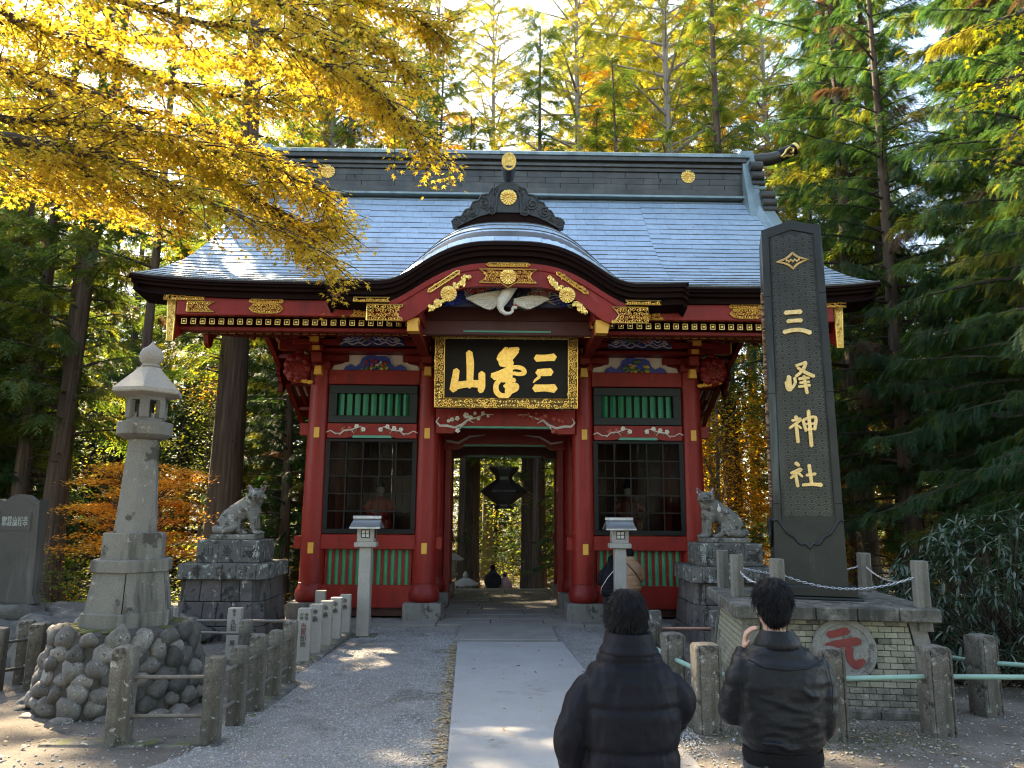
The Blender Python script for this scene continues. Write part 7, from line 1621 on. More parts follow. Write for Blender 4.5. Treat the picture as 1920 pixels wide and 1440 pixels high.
def forest(n, fx, protos, label, group, dmin, smin=0.8, smax=1.1):
    k = 0
    for _ in range(n*30):
        if k >= n: break
        x, y = fx()
        if 24 < y < 48 and abs(x/y-0.004) < 0.034: continue
        if any((x-a)**2+(y-b)**2 < dmin**2 for a, b in placed): continue
        sc = rr.uniform(smin, smax); pr_o = rr.choice(protos)
        if y > 5 and blocks(x, y, {id(PN): 20, id(PN2): 24, id(PC): 30}.get(id(pr_o), 34)*sc): continue
        placed.append((x, y)); k += 1
        plant(pr_o, 'cedar_tree', label, 'tree', x, y, sc, rr.uniform(0, 6.28), group, (rr.uniform(-.02, .02), rr.uniform(-.02, .02)))
forest(22, lambda: (rr.uniform(-27, -9.5), rr.uniform(24.5, 42)), [PA, PB, PB, PC], 'tall cedar among many in the wood behind the left half of the gate', 'cedars of the left-hand wood', 1.9, 0.55, 0.75)
forest(40, lambda: (rr.uniform(-46, -8.5), rr.uniform(44, 66)), [PA, PA, PB], 'full-height cedar of the back rows behind the yellow maple', 'back rows behind the maple', 2.2, 0.95, 1.12)
forest(9, lambda: (rr.uniform(-10, 18), rr.uniform(47, 57)), [PO], 'open-crowned tree of the back row above the roof', 'open-crowned back row', 2.6, 1.0, 1.12)
forest(12, lambda: (rr.uniform(-17, -8.5), rr.uniform(33, 47)), [PA, PA, PB], 'full-height cedar behind the yellow maple', 'full-height cedars behind the maple', 2.0, 0.95, 1.1)
forest(10, lambda: (rr.uniform(-30, -15.5), rr.uniform(14, 25)), [PA, PB, PB], 'tall cedar at the side of the left-hand wood', 'cedars at the left side', 2.8, 0.55, 0.75)
forest(26, lambda: (rr.uniform(-28, -7), rr.uniform(23, 44)), [PN, PN2], 'bushy young cedar among the trunks left of the gate', 'young cedars left of the gate', 1.8, 0.45, 0.7)
forest(14, lambda: (rr.uniform(-7, 8), rr.uniform(37, 54)), [PN, PN2], 'bushy young cedar in the wood behind the passage', 'young cedars behind the passage', 1.8, 0.45, 0.65)
forest(16, lambda: (rr.uniform(9, 26), rr.uniform(25, 44)), [PN, PN2], 'bushy young cedar among the trunks right of the gate', 'young cedars right of the gate', 1.8, 0.45, 0.65)
forest(12, lambda: (rr.uniform(-8, 8), rr.uniform(29, 44)), [PC, PC, PC], 'thin cedar trunk deep in the wood behind the gate passage', 'thin trunks behind the passage', 1.6, 0.6, 0.85)
forest(20, lambda: (rr.uniform(8, 30), rr.uniform(26, 46)), [PC, PB, PC, PC], 'thin cedar among many in the wood right of the gate', 'cedars of the right-hand wood', 2.0, 0.7, 1.0)
forest(7, lambda: (rr.uniform(15.5, 26), rr.uniform(11, 25)), [PN2, PB, PA], 'tall evergreen of the wood beyond the right picture edge', 'evergreens of the right side', 3.0)
forest(44, lambda: (rr.uniform(-46, 46), rr.uniform(46, 70)), [PA, PB, PC], 'distant cedar at the back of the wood', 'distant cedars', 2.4, 0.55, 0.80)
forest(26, lambda: (rr.uniform(-24, 24), rr.uniform(-30, -9)), [PA, PB, PN2], 'tall unseen cedar behind the viewpoint, added for shade and reflections', 'cedars added behind the viewpoint', 3.0, 0.7, 0.95)  # unseen trees behind the camera, added to cut front light and darken reflections
# far wood, undergrowth
def clumps(name, n, nl, fx, fs, lsz, mats, seed):
    rs = np.random.RandomState(seed); P = []; S_ = []; MI = []
    for i in range(n):
        x, y, z = fx(rs); sx = fs(rs); P.append(np.array([x, y, z])+rs.normal(0, 1, (nl, 3))*np.array([sx, sx, sx*.6])); MI.append(np.full(nl, rs.randint(len(mats)))); S_.append(rs.uniform(.6, 1.4, nl)*lsz)
    P = np.concatenate(P); n_ = len(P); a = rs.uniform(0, 6.28, n_); keep = P[:, 2] > -1.6
    X = np.stack([np.cos(a), np.sin(a), rs.uniform(-.7, .5, n_)], 1); U = np.stack([rs.uniform(-.6, .6, n_), rs.uniform(-.6, .6, n_), np.ones(n_)], 1)
    V, F = scatter(*QUAD, P, X, U, np.concatenate(S_)); link(name, npmesh(name, V, F, mats, 3, np.repeat(np.concatenate(MI), 2)), kind='stuff')
def fu(rs):
    while True:
        x, y = rs.uniform(-32, 32), rs.uniform(24, 58)
        if abs(x) < 5.5 and y < 31: continue
        return x, y, g(x, y)+rs.rand()**1.6*(2.6 if abs(x) > 6 else 5.0)
clumps('undergrowth', 700, 80, fu, lambda rs: rs.uniform(0.35, 0.8), 0.16, [L_UND, L_CEDY, L_UND, L_GLD], 3)
clumps('undergrowth', 300, 80, lambda rs: (rs.uniform(-9, 9), rs.uniform(37, 58), rs.rand()**1.3*9-1.2), lambda rs: rs.uniform(0.4, 0.9), 0.18, [L_UND, L_CEDY, L_UND, L_CED], 13)
clumps('far_wood', 500, 40, lambda rs: (rs.uniform(-70, 70), rs.uniform(-62, -34), rs.rand()**1.2*24-1), lambda rs: rs.uniform(1.0, 2.4), 0.75, [L_CED, L_CEDY], 14)  # unseen foliage behind the camera, added to block low sky and front light
def fl_(rs):
    while True:
        x, y = rs.uniform(-24, -8.5), rs.uniform(15, 26)
        return x, y, g(x, y)+rs.rand()**1.8*1.6
clumps('undergrowth', 80, 80, fl_, lambda rs: rs.uniform(0.25, 0.5), 0.10, [L_UND, L_CED, L_CEDY], 4)
clumps('undergrowth', 70, 80, lambda rs: (rs.uniform(7.5, 22), rs.uniform(14, 26), rs.rand()**1.8*1.8-0.3), lambda rs: rs.uniform(0.25, 0.5), 0.10, [L_CED, L_CEDY, L_UND], 6)
clumps('far_wood', 2200, 45, lambda rs: (rs.uniform(-75, 75), rs.uniform(62, 100), rs.rand()**1.4*30-1), lambda rs: rs.uniform(0.9, 2.2), 0.55, [L_CEDY, L_CEDY, L_UND, L_CED], 5)

# --- orange maple behind the stone lantern: flat tiers of small leaves
rs = np.random.RandomState(9); OM = thing('orange_maple', 'small orange maple with flat tiers of leaves behind the stone lantern', 'tree', (-7.45, 15.9, g(-7, 15.9)))
limbs = []; P = []
for i in range(90):
    a = rs.uniform(0, 6.28); h = 1.35+2.0*rs.rand(); rad = 1.5*sqrt(rs.rand())*(1-0.35*((h-1.35)/2.0)); c = np.array([rad*cos(a), rad*sin(a), h])
    limbs.append(([(0, 0, 0.8+0.5*rs.rand()), tuple(c*np.array([.5, .5, .85])), tuple(c)], [0.03, 0.016, 0.004]))
    q = rs.normal(0, 1, (190, 3))*np.array([0.27, 0.27, 0.03]); q[:, 2] -= 0.25*(q[:, 0]**2+q[:, 1]**2); P.append(c+q)
P = np.concatenate(P); n = len(P); a = rs.uniform(0, 6.28, n)
V, F = scatter(*STAR, P, np.stack([np.cos(a), np.sin(a), rs.uniform(-.5, .1, n)], 1), np.stack([rs.uniform(-.3, .3, n), rs.uniform(-.3, .3, n), np.ones(n)], 1), rs.uniform(.045, .075, n))
link('foliage', npmesh('foliage', V, F, L_ORG), OM, kind='stuff')
mb = MB(); mb.tube([(0, 0, -0.2), (0.04, 0, 0.6), (0, 0.03, 1.2), (-0.05, 0, 1.9)], [0.07, 0.055, 0.045, 0.02], 8); mb.build('trunk', BARK, OM, 60)
mb = MB()
for p, r_ in limbs: mb.tube(p, r_, 5, False)
mb.build('limbs', TWIG, OM, kind='stuff')

# --- maples reaching into the picture overhead
def maple(name, label, base, branches, leafm, seed, twigs_per_m=9, leaves=13, lsz=(0.045, 0.075), tw_len=(0.35, 0.85), npart=300, crown=None):
    rs = np.random.RandomState(seed); T = thing(name, label, 'tree', base); org = np.array(base); P, X = [], []
    for bi, br in enumerate(branches):
        pts = [np.array(p) for p in br]; mb = MB(); fine = []
        for i in range(len(pts)-1):
            for k in range(5):
                q = pts[i]*(1-k/5)+pts[i+1]*(k/5); fine.append(q+rs.normal(0, 0.018, 3))
        fine.append(pts[-1]); n = len(fine); r0_ = 0.040 if bi % 3 else 0.052
        mb.tube([tuple(p-org) for p in fine], [max(0.006, r0_*(1-i/(n-1))**0.9) for i in range(n)], 7)
        L_ = sum(np.linalg.norm(fine[i+1]-fine[i]) for i in range(n-1)); nt = int(L_*twigs_per_m); tw = MB()
        for j in range(nt):
            f = (0.12+0.88*(j+rs.rand())/nt)*(n-1); k = min(n-2, int(f)); q = fine[k]+(fine[k+1]-fine[k])*(f-k); d = norm(fine[k+1]-fine[k]); sd = norm(np.cross(d, [0, 0, 1])); sg = 1 if j % 2 else -1
            ang = rs.uniform(0.25, 1.1); x = d*cos(ang)+sd*sg*sin(ang)+np.array([0, 0, rs.uniform(-.28, .22)]); tl = rs.uniform(*tw_len)*(1.0-0.35*f/(n-1)); p = q.copy(); tp = [p.copy()]
            for s_ in range(5):
                p = p+norm(x)*tl/5; x = x+np.array([0, 0, -0.07])+rs.normal(0, .10, 3); tp.append(p.copy())
            tw.tube([tuple(a-org) for a in tp], [0.010, 0.008, 0.006, 0.005, 0.004, 0.002], 4, False)
            for l_ in range(leaves):
                u = (0.15+0.85*rs.rand())*5; kk = min(4, int(u)); b = tp[kk]+(tp[kk+1]-tp[kk])*(u-kk); a = rs.uniform(0, 6.28)
                o_ = np.array([cos(a), sin(a), rs.uniform(-.9, .0)]); P.append(b+o_*rs.uniform(.01, .10)+np.array([0, 0, rs.uniform(-.07, .03)])); X.append(o_)
        b_ = mb.build('branch', TWIG, T, 60); link('twigs', tw.mesh('twigs', TWIG, None), b_, kind='stuff')
    P = np.array(P); X = np.array(X); n = len(P); U = np.stack([rs.uniform(-.6, .6, n), rs.uniform(-.6, .6, n), np.ones(n)], 1); sz = rs.uniform(*lsz, n)
    dist = np.linalg.norm(P-np.array([0, 0, ZC]), axis=1)/sz; order = np.argsort(dist); big = order[:npart] if npart else []; rest = order[npart:]
    V, F = scatter(*STAR, P[rest]-org, X[rest], U[rest], sz[rest]); link('foliage', npmesh('foliage', V, F, leafm, 3, None if not isinstance(leafm, list) else rs.choice(len(leafm), len(rest), p=[.86, .11, .03]).repeat(len(STAR[1]))), T, kind='stuff')
    lmm = npmesh('leaf', *STAR, leafm[0] if isinstance(leafm, list) else leafm)
    for i in big:
        x = Vector(X[i]).normalized(); y = Vector(U[i]).cross(x).normalized(); z = x.cross(y); m_ = Matrix((x, y, z)).transposed().to_euler()
        o = link('leaf', lmm, T, tuple(P[i]-org), m_); o.scale = (sz[i],)*3
    return T
YB = [[(-5.65, 6.0, 6.85), (-4.53, 6.15, 6.8), (-4.09, 6.3, 6.72), (-3.2, 6.45, 6.35), (-2.35, 6.6, 6.24), (-1.58, 6.75, 6.43)], [(-5.43, 5.8, 6.5), (-4.32, 5.95, 6.12), (-3.46, 6.1, 5.8), (-2.66, 6.25, 5.46), (-2.12, 6.4, 5.13), (-1.72, 6.55, 4.84)], [(-5.03, 5.5, 5.5), (-4.05, 5.65, 5.49), (-3.5, 5.8, 5.53), (-2.77, 5.95, 5.51), (-2.13, 6.1, 5.4), (-1.62, 6.25, 5.2)], [(-4.74, 5.2, 5.22), (-3.81, 5.35, 5.16), (-3.38, 5.5, 5.17), (-3.03, 5.65, 5.14), (-2.44, 5.8, 4.92), (-1.86, 5.95, 4.71), (-1.47, 6.1, 4.5)], [(-5.09, 5.6, 5.37), (-4.09, 5.75, 5.33), (-3.65, 5.9, 5.23), (-3.13, 6.05, 5.06), (-2.83, 6.2, 4.96)],
      [(-4.81, 5.0, 6.77), (-3.85, 5.15, 6.56), (-2.89, 5.3, 6.28), (-1.89, 5.45, 6.17), (-1.12, 5.6, 5.85), (-0.62, 5.75, 5.38)], [(-6.34, 6.5, 8.68), (-3.95, 6.65, 7.97), (-2.66, 6.8, 7.7), (-1.6, 6.95, 7.35), (-0.9, 7.1, 6.86)], [(-5.8, 6.4, 5.64), (-4.63, 6.55, 5.48), (-4.12, 6.7, 5.39), (-3.7, 6.85, 5.3)], [(-6.15, 6.6, 6.89), (-4.92, 6.75, 6.76), (-3.66, 6.9, 6.34), (-2.75, 7.05, 6.09), (-2.07, 7.2, 5.77), (-1.8, 7.35, 5.47)], [(-4.22, 5.5, 7.74), (-2.91, 5.65, 7.19), (-1.94, 5.8, 6.72), (-1.36, 5.95, 6.28), (-1.04, 6.1, 5.95)],
      [(-4.84, 7.0, 9.47), (-3.12, 7.15, 8.41), (-1.87, 7.3, 7.98), (-1.08, 7.45, 7.85), (-0.65, 7.6, 7.66)], [(-6.67, 7.2, 7.06), (-5.4, 7.35, 7.56), (-4.34, 7.5, 7.56), (-3.23, 7.65, 7.42), (-2.32, 7.8, 7.34)], [(-6.43, 7.0, 6.58), (-5.15, 7.15, 6.51), (-4.01, 7.3, 6.26), (-2.93, 7.45, 5.87), (-2.16, 7.6, 5.41), (-1.8, 7.75, 5.42)]]
YM = maple('yellow_maple', 'yellow maple whose branches reach over the left half of the view', (-7.3, 6.3, g(0, 6.3)), YB, [L_YEL, L_LIM, L_BRN], 41, 25, 34, (0.034, 0.064))
o_ = Vector(YM['_org']); mb = MB(); mb.tube([(0, 0, -0.3), (0.05, 0, 1.5), (0.2, 0, 3.2), (0.45, -0.05, 4.6), (0.6, 0, 6.2), (0.6, 0.1, 8.2)], [0.26, 0.2, 0.17, 0.14, 0.10, 0.05], 12); mb.build('trunk', BARKG, YM, 60)
mb = MB()
for br in YB: mb.tube([(0.45, 0, min(7.6, max(4.0, br[0][2]-o_.z-0.8))), tuple((Vector(br[0])-o_)*0.5+Vector((0.25, 0, (br[0][2]-o_.z)*0.47))), tuple(Vector(br[0])-o_)], [0.075, 0.06, 0.05], 8)
mb.build('limbs', TWIG, YM, 60, kind='stuff')
LMB = [[(6.49, 6.6, 7.86), (5.63, 6.6, 7.48), (5.07, 6.6, 7.29), (4.72, 6.6, 7.13)], [(6.68, 6.9, 7.36), (5.8, 6.9, 7.04), (5.22, 6.9, 6.79), (4.86, 6.9, 6.56)], [(6.92, 7.2, 7.19), (6.0, 7.2, 6.8), (5.51, 7.2, 6.49), (5.19, 7.2, 6.18)]]
LM = maple('lime_maple', 'lime-green maple twigs at the upper right corner', (7.6, 6.9, g(0, 6.9)), LMB, [L_LIM, L_YEL, L_LIM], 43, 8, 11, (0.05, 0.075), (0.3, 0.6), 80)
o_ = Vector(LM['_org']); mb = MB(); mb.tube([(0, 0, -0.3), (0.05, 0, 3), (0, 0.05, 6.0), (-0.1, 0, 8.0)], [0.15, 0.12, 0.08, 0.03], 10); mb.build('trunk', BARKG, LM, 60)
mb = MB()
for br in LMB: mb.tube([(0.0, 0, 5.6), tuple(Vector(br[0])-o_)], [0.05, 0.03], 7)
mb.build('limbs', TWIG, LM, 60, kind='stuff')

# --- rhododendron beside the monument: whorls of long leathery leaves
rs = np.random.RandomState(15); RH = thing('rhododendron', 'big dark rhododendron bush with long leathery leaves right of the monument', 'bush', (6.9, 10.6, g(6.9, 10.6))); org = np.array(RH['_org'])
P, X, limbs = [], [], []
for i in range(760):
    u = rs.normal(0, 1, 3); u /= np.linalg.norm(u); u[2] = abs(u[2])*1.0-0.15; rad = rs.uniform(.72, 1.0)
    c = np.array([7.5, 11.0, 0.75]) + u*np.array([2.3, 1.5, 2.1])*rad
    if c[2] < 0.35 or (c[0] < 5.25 and c[1] < 10.6): continue
    if i % 4 == 0: limbs.append(([(7.0+rs.uniform(-.6, .9), 11.0+rs.uniform(-.4, .4), 0.1), tuple((c+np.array([7.2, 11, .4]))/2+np.array([0, 0, -.15])), tuple(c)], [0.025, 0.016, 0.006]))
    n_ = rs.randint(7, 11); a0 = rs.uniform(0, 6.3); ax = u+rs.normal(0, .35, 3); ax /= np.linalg.norm(ax); t1 = norm(np.cross(ax, [0.3, 0.2, 1])); t2 = np.cross(ax, t1)
    for k in range(n_):
        a = a0+2*pi*k/n_; P.append(c); X.append(t1*cos(a)+t2*sin(a)+ax*rs.uniform(-.1, .35)+np.array([0, 0, -rs.uniform(.1, .55)]))
P = np.array(P); X = np.array(X); n = len(P); sz = rs.uniform(.13, .20, n); U = np.stack([rs.uniform(-.3, .3, n), rs.uniform(-.3, .3, n), np.ones(n)], 1)
order = np.argsort(P[:, 1]+rs.uniform(0, .8, n)+(P[:, 0]-5.2)*0.15); rest = order[300:]
V, F = scatter(*LONG, P[rest]-org, X[rest], U[rest], sz[rest]); link('foliage', npmesh('foliage', V, F, L_RHO, smooth=True), RH, kind='stuff')
lmm = npmesh('leaf', *LONG, L_RHO)
for i in order[:300]:
    x = Vector(X[i]).normalized(); y = Vector(U[i]).cross(x).normalized(); z = x.cross(y); o = link('leaf', lmm, RH, tuple(P[i]-org), Matrix((x, y, z)).transposed().to_euler()); o.scale = (sz[i],)*3
mb = MB()
for p, r_ in limbs: mb.tube([tuple(np.array(q)-org) for q in p], r_, 5, False)
mb.build('stems', TWIG, RH, kind='stuff')
# ------------------------------------------------------------------ people
SKIN = mat('skin', [(0.42, 0.24, 0.17), (0.50, 0.30, 0.22)], 12, 0.5, spec=0.35)
HAIR = mat('black_hair', [(0.003, 0.003, 0.004), (0.009, 0.009, 0.012)], 30, 0.6, stretch=(3, 3, 0.5), bump=0.5, bscale=60, spec=0.10)
NYLON = mat('black_nylon', [(0.0045, 0.0045, 0.008), (0.007, 0.007, 0.012)], 6, 0.6, bump=0.4, bscale=14, spec=0.16)
LEATH = mat('black_leather', [(0.006, 0.007, 0.009), (0.010, 0.011, 0.014)], 9, 0.5, bump=0.4, bscale=22, spec=0.25)
RIB = mat('black_knit', [(0.009, 0.009, 0.011), (0.014, 0.014, 0.016)], 60, 0.9, spec=0.1)
DENIM = mat('dark_denim', [(0.030, 0.033, 0.042), (0.055, 0.060, 0.072)], 12, 0.85, grain=(140, 0.3), bump=0.2, bscale=60)
CLOTHB = mat('black_trousers', [(0.010, 0.010, 0.012), (0.018, 0.018, 0.02)], 12, 0.85)
TAN = mat('tan_padded_cloth', [(0.34, 0.18, 0.10), (0.42, 0.24, 0.14)], 8, 0.7, bump=0.25, bscale=20)
PINK = mat('pink_quilted_cloth', [(0.38, 0.22, 0.24), (0.46, 0.28, 0.30)], 8, 0.75)
SHOE = mat('black_shoe', [(0.012, 0.012, 0.012), (0.02, 0.02, 0.02)], 10, 0.5)
def interp(tab, z):
    if z <= tab[0][0]: return tab[0][1:]
    for a, b in zip(tab, tab[1:]):
        if z <= b[0]: t = (z-a[0])/(b[0]-a[0]); t = t*t*(3-2*t); return tuple(p+(q-p)*t for p, q in zip(a[1:], b[1:]))
    return tab[-1][1:]
def ringloft(mb, tab, n=40, nz=60, seam=None, amp=0.0, ex=2.3, z0=None, z1=None, yoff=0.0):
    z0 = tab[0][0] if z0 is None else z0; z1 = tab[-1][0] if z1 is None else z1; v = []
    for i in range(nz+1):
        z = z0+(z1-z0)*i/nz; rx, ry, cy_ = interp(tab, z)
        p = 0.0
        if seam: t = ((z-z0)/seam) % 1.0; p = amp*((1-abs(2*t-1)**7)-0.85)
        for k in range(n):
            a = 2*pi*k/n; c, s_ = cos(a), sin(a); q = (abs(c)**ex+abs(s_)**ex)**(-1/ex)
            j = 1+0.010*mnoise.noise(Vector((c*2, s_*2, z*7)))
            v.append(((rx+p)*c*q*j, cy_+yoff+(ry+p)*s_*q*j, z))
    f = [(i*n+k, i*n+(k+1) % n, (i+1)*n+(k+1) % n, (i+1)*n+k) for i in range(nz) for k in range(n)] + [tuple(range(n-1, -1, -1)), tuple(range(nz*n, nz*n+n))]
    mb.add(v, f)
def crumple(o, amp, fr, seed=0, st=(1, 1, 1)):
    me = o.data; nrm = [v.normal.copy() for v in me.vertices]
    for v, n_ in zip(me.vertices, nrm):
        q = Vector((v.co.x*st[0], v.co.y*st[1], v.co.z*st[2]))*fr+Vector((seed, 0, 0))
        a = mnoise.noise(q)+0.5*mnoise.noise(q*2.1+Vector((3, 1, 7))); a = abs(a)*-1.4+0.35
        v.co = v.co+n_*a*amp
    me.update()
def limb(mb, pts, rs_, seam=None, amp=0.0, n=18, steps=14, wr=0.0, seed=0):
    P = [Vector(p) for p in pts]; Q, RR = [], []; acc = 0
    for i in range(len(P)-1):
        a, b, c, d = P[max(i-1, 0)], P[i], P[i+1], P[min(i+2, len(P)-1)]
        for k in range(steps):
            t = k/steps; q = 0.5*((2*b)+(c-a)*t+(2*a-5*b+4*c-d)*t*t+(3*b-a-3*c+d)*t**3); r_ = rs_[i]+(rs_[i+1]-rs_[i])*t
            if Q: acc += (q-Q[-1]).length
            if seam: u = (acc/seam) % 1.0; r_ += amp*((1-abs(2*u-1)**6)-0.85)
            if wr: r_ += wr*mnoise.noise(Vector((acc*22, seed, 0)))
            Q.append(q); RR.append(r_)
    Q.append(P[-1]); RR.append(rs_[-1]); mb.tube(Q, RR, n)
def hand(mb, wrist, direc, palm, curl=0.5, side=1):
    """palm box + five fingers of unequal length curling towards the palm normal"""
    d = Vector(direc).normalized(); pn = Vector(palm); pn = (pn-d*pn.dot(d)).normalized(); s = d.cross(pn)*side; w_ = Vector(wrist)
    for q in (-0.026, -0.009, 0.009, 0.026): mb.tube([w_+s*q*0.6, w_+d*0.045+s*q, w_+d*0.085+s*q*1.05], [0.017, 0.017, 0.0125], 8)
    for q, L_ in ((-0.030, 0.062), (-0.010, 0.074), (0.011, 0.080), (0.031, 0.072)):
        p = w_+d*0.078+s*q; dd = d.copy(); pts = [p]
        for k, f_ in enumerate((0.45, 0.32, 0.23)): dd = (dd*cos(curl*(0.7+0.25*k))+pn*sin(curl*(0.7+0.25*k))).normalized(); p = p+dd*L_*f_*1.02; pts.append(p)
        mb.tube(pts, [0.0098, 0.0092, 0.0085, 0.0065], 8)
    t0 = w_+d*0.025+s*0.030; t1 = t0+(d*0.5+s*0.75+pn*0.25).normalized()*0.040; t2 = t1+(d*0.9+s*0.2+pn*0.35).normalized()*0.034
    mb.tube([w_+d*0.012+s*0.012, t0, t1, t2], [0.016, 0.0145, 0.011, 0.008], 8)
def person(label, loc, rotz, h, arms, stance, top, trousers, hair, vox=0.009, head=(0, 0, 0), sex='m', extra=None):
    k = h/1.72; P_ = thing('person', label, 'person', loc, rotz); P_.scale = (k, k, k)
    hx_, hy_, ht = head; hc = Vector((hx_, 0.035+hy_, 1.595)); m = MB()
    m.ell(hc, (0.074, 0.094, 0.112), 20, 14, (0, ht, 0)); m.ell(hc+Vector((0, 0.025, -0.06)), (0.058, 0.068, 0.062), 16, 10)          # skull, jaw
    m.tube([hc+Vector((0, 0.098, -0.005)), hc+Vector((0, 0.112, -0.03)), hc+Vector((0, 0.098, -0.037))], [0.009, 0.015, 0.010], 8)       # nose
    for s1 in (-1, 1): m.ell(hc+Vector((0.076*s1, -0.005, -0.012)), (0.010, 0.018, 0.030), 10, 8, (0.2, 0, 0))
    m.tube([(hx_*.6, 0.0, 1.40), (hx_, 0.015+hy_*.5, 1.47), tuple(hc+Vector((0, -0.012, -0.07)))], [0.062, 0.052, 0.052], 16)
    for z, rx, ry in ((1.36, 0.15, 0.085), (1.24, 0.165, 0.105), (1.08, 0.14, 0.095), (0.95, 0.155, 0.10)): m.ell((0, 0, z), (rx, ry, 0.11 if z < 1.3 else 0.05), 18, 10)
    for s1, (sh, el, wr, hd, pn, cu) in zip((-1, 1), arms):
        m.tube([(0.08*s1, 0, 1.335), tuple(Vector(sh)+Vector((-0.025*s1, 0, -0.035))), tuple((Vector(sh)+Vector(el))/2), el, tuple((Vector(el)+Vector(wr))/2), wr], [0.042, 0.042, 0.042, 0.037, 0.036, 0.024], 12); hand(m, wr, hd, pn, cu, s1)
    for s1, (hip, kn, an) in zip((-1, 1), stance):
        m.tube([(0.07*s1, 0, 0.95), hip, tuple((Vector(hip)+Vector(kn))/2), kn, tuple((Vector(kn)*.6+Vector(an)*.4)), an], [0.09, 0.085, 0.072, 0.052, 0.053, 0.036], 12)
        m.tube([Vector(an)+Vector((0, -0.03, -0.045)), Vector(an)+Vector((0, 0.08, -0.055)), Vector(an)+Vector((0, 0.15, -0.06))], [0.036, 0.036, 0.026], 10)
    body = remesh(m, 'body', SKIN, vox, P_, 2)
    for s1 in (-1, 1): e = MB(); e.ell(hc+Vector((0.030*s1, 0.086, 0.004)), (0.013, 0.006, 0.006), 8, 5); e.build('eye', INK, body)
    e = MB(); e.ell(hc+Vector((0, 0.090, -0.060)), (0.022, 0.006, 0.005), 8, 5); e.build('mouth', EMBR, body)
    # hair
    m = MB(); m.ell(hc+Vector((0, -0.012, 0.022)), (0.088, 0.105, 0.108), 22, 14, (0, ht, 0))
    if hair == 'short':
        m.ell(hc+Vector((0, -0.055, -0.03)), (0.074, 0.058, 0.075), 18, 12); m.ell(hc+Vector((0, 0.03, 0.075)), (0.072, 0.07, 0.045), 14, 8)
    if hair == 'bowl':
        m.ell(hc+Vector((0, -0.030, -0.020)), (0.090, 0.083, 0.095), 20, 12); m.ell(hc+Vector((0, -0.05, -0.075)), (0.066, 0.050, 0.055), 16, 10)
    if hair == 'long': m.tube([hc+Vector((0, -0.05, 0)), hc+Vector((-.01, -0.09, -0.12)), hc+Vector((-.02, -0.11, -0.26)), hc+Vector((-.02, -0.11, -0.34))], [0.088, 0.085, 0.07, 0.035], 14)
    rs = random.Random(int(h*1000))
    if vox < 0.012:
        for q in range(150):                      # locks give the outline a broken edge
            a = rs.uniform(0, 6.28); el = rs.uniform(-0.5, 1.45); n_ = Vector((cos(a)*cos(el), sin(a)*cos(el), sin(el)))
            if n_.y > 0.55 and n_.z < 0.5: continue
            p = hc+Vector((0, -0.012, 0.022))+Vector((n_.x*.086, n_.y*.103, n_.z*.106)); t = Vector((rs.uniform(-.5, .5), rs.uniform(-.5, .2), -1)); t = (t-n_*t.dot(n_)*0.9).normalized()
            m.tube([p-n_*.006, p+t*0.022+n_*.001, p+t*0.046-n_*rs.uniform(0, .003)], [0.010, 0.009, 0.003], 6)
    ho = remesh(m, 'hair', HAIR, max(0.0065, vox*0.75), P_, 1)
    if vox < 0.012:
        sb = MB(); me = ho.data; wh = hc+Vector((0.015, -0.045, 0.12))
        for q in range(2600):
            v = me.vertices[rs.randrange(len(me.vertices))]; n_ = v.normal; c = v.co
            if n_.y > 0.7 and n_.z < 0.4: continue
            d = (c-wh); d.z -= 0.05; d = d-n_*d.dot(n_); d = d.normalized() if d.length > 1e-5 else Vector((0, -1, 0)); d = (d+Vector((rs.uniform(-.5, .5), rs.uniform(-.4, .4), rs.uniform(-.4, .2)))).normalized()
            sd = n_.cross(d).normalized()*0.0016; L_ = rs.uniform(0.02, 0.045); lift = rs.uniform(0.000, 0.0035)
            a, b, e = c-n_*0.002, c+d*L_*.55+n_*lift, c+d*L_+n_*(lift-rs.uniform(0, .006))
            sb.add([a-sd, a+sd, b-sd, b+sd, e], [(0, 1, 3, 2), (2, 3, 4)])
        sb.build('hair_strands', HAIR, ho, kind='stuff')
    # trousers and shoes
    m = MB()
    ringloft(m, [(0.80, 0.150, 0.105, 0), (0.92, 0.158, 0.112, 0), (1.00, 0.150, 0.105, 0)], 28, 10)
    for s1, (hip, kn, an) in zip((-1, 1), stance): limb(m, [tuple(Vector(hip)+Vector((0, 0, 0.08))), hip, kn, tuple(Vector(kn)*.5+Vector(an)*.5), an], [0.080, 0.092, 0.080, 0.078, 0.072], wr=0.006, seed=s1)
    remesh(m, 'trousers', trousers, 0.012, P_, 2)
    for s1, (hip, kn, an) in zip((-1, 1), stance):
        m = MB(); a = Vector(an); m.tube([a+Vector((0, -0.06, -0.05)), a+Vector((0, 0.05, -0.045)), a+Vector((0, 0.13, -0.06)), a+Vector((0, 0.19, -0.072))], [0.046, 0.052, 0.044, 0.026], 12, True, 0.9); m.build('shoe', SHOE, P_, 60)
    top(P_, arms, hc); 
    if extra: extra(P_, arms, hc)
    return P_
ST_WALK = [((-0.09, 0, 0.88), (-0.10, 0.06, 0.48), (-0.10, -0.03, 0.10)), ((0.09, 0, 0.88), (0.10, 0.02, 0.48), (0.11, 0.05, 0.10))]
ST_STEP = [((-0.09, 0, 0.88), (-0.10, 0.14, 0.50), (-0.10, 0.17, 0.10)), ((0.09, 0, 0.88), (0.10, -0.02, 0.48), (0.10, -0.22, 0.13))]
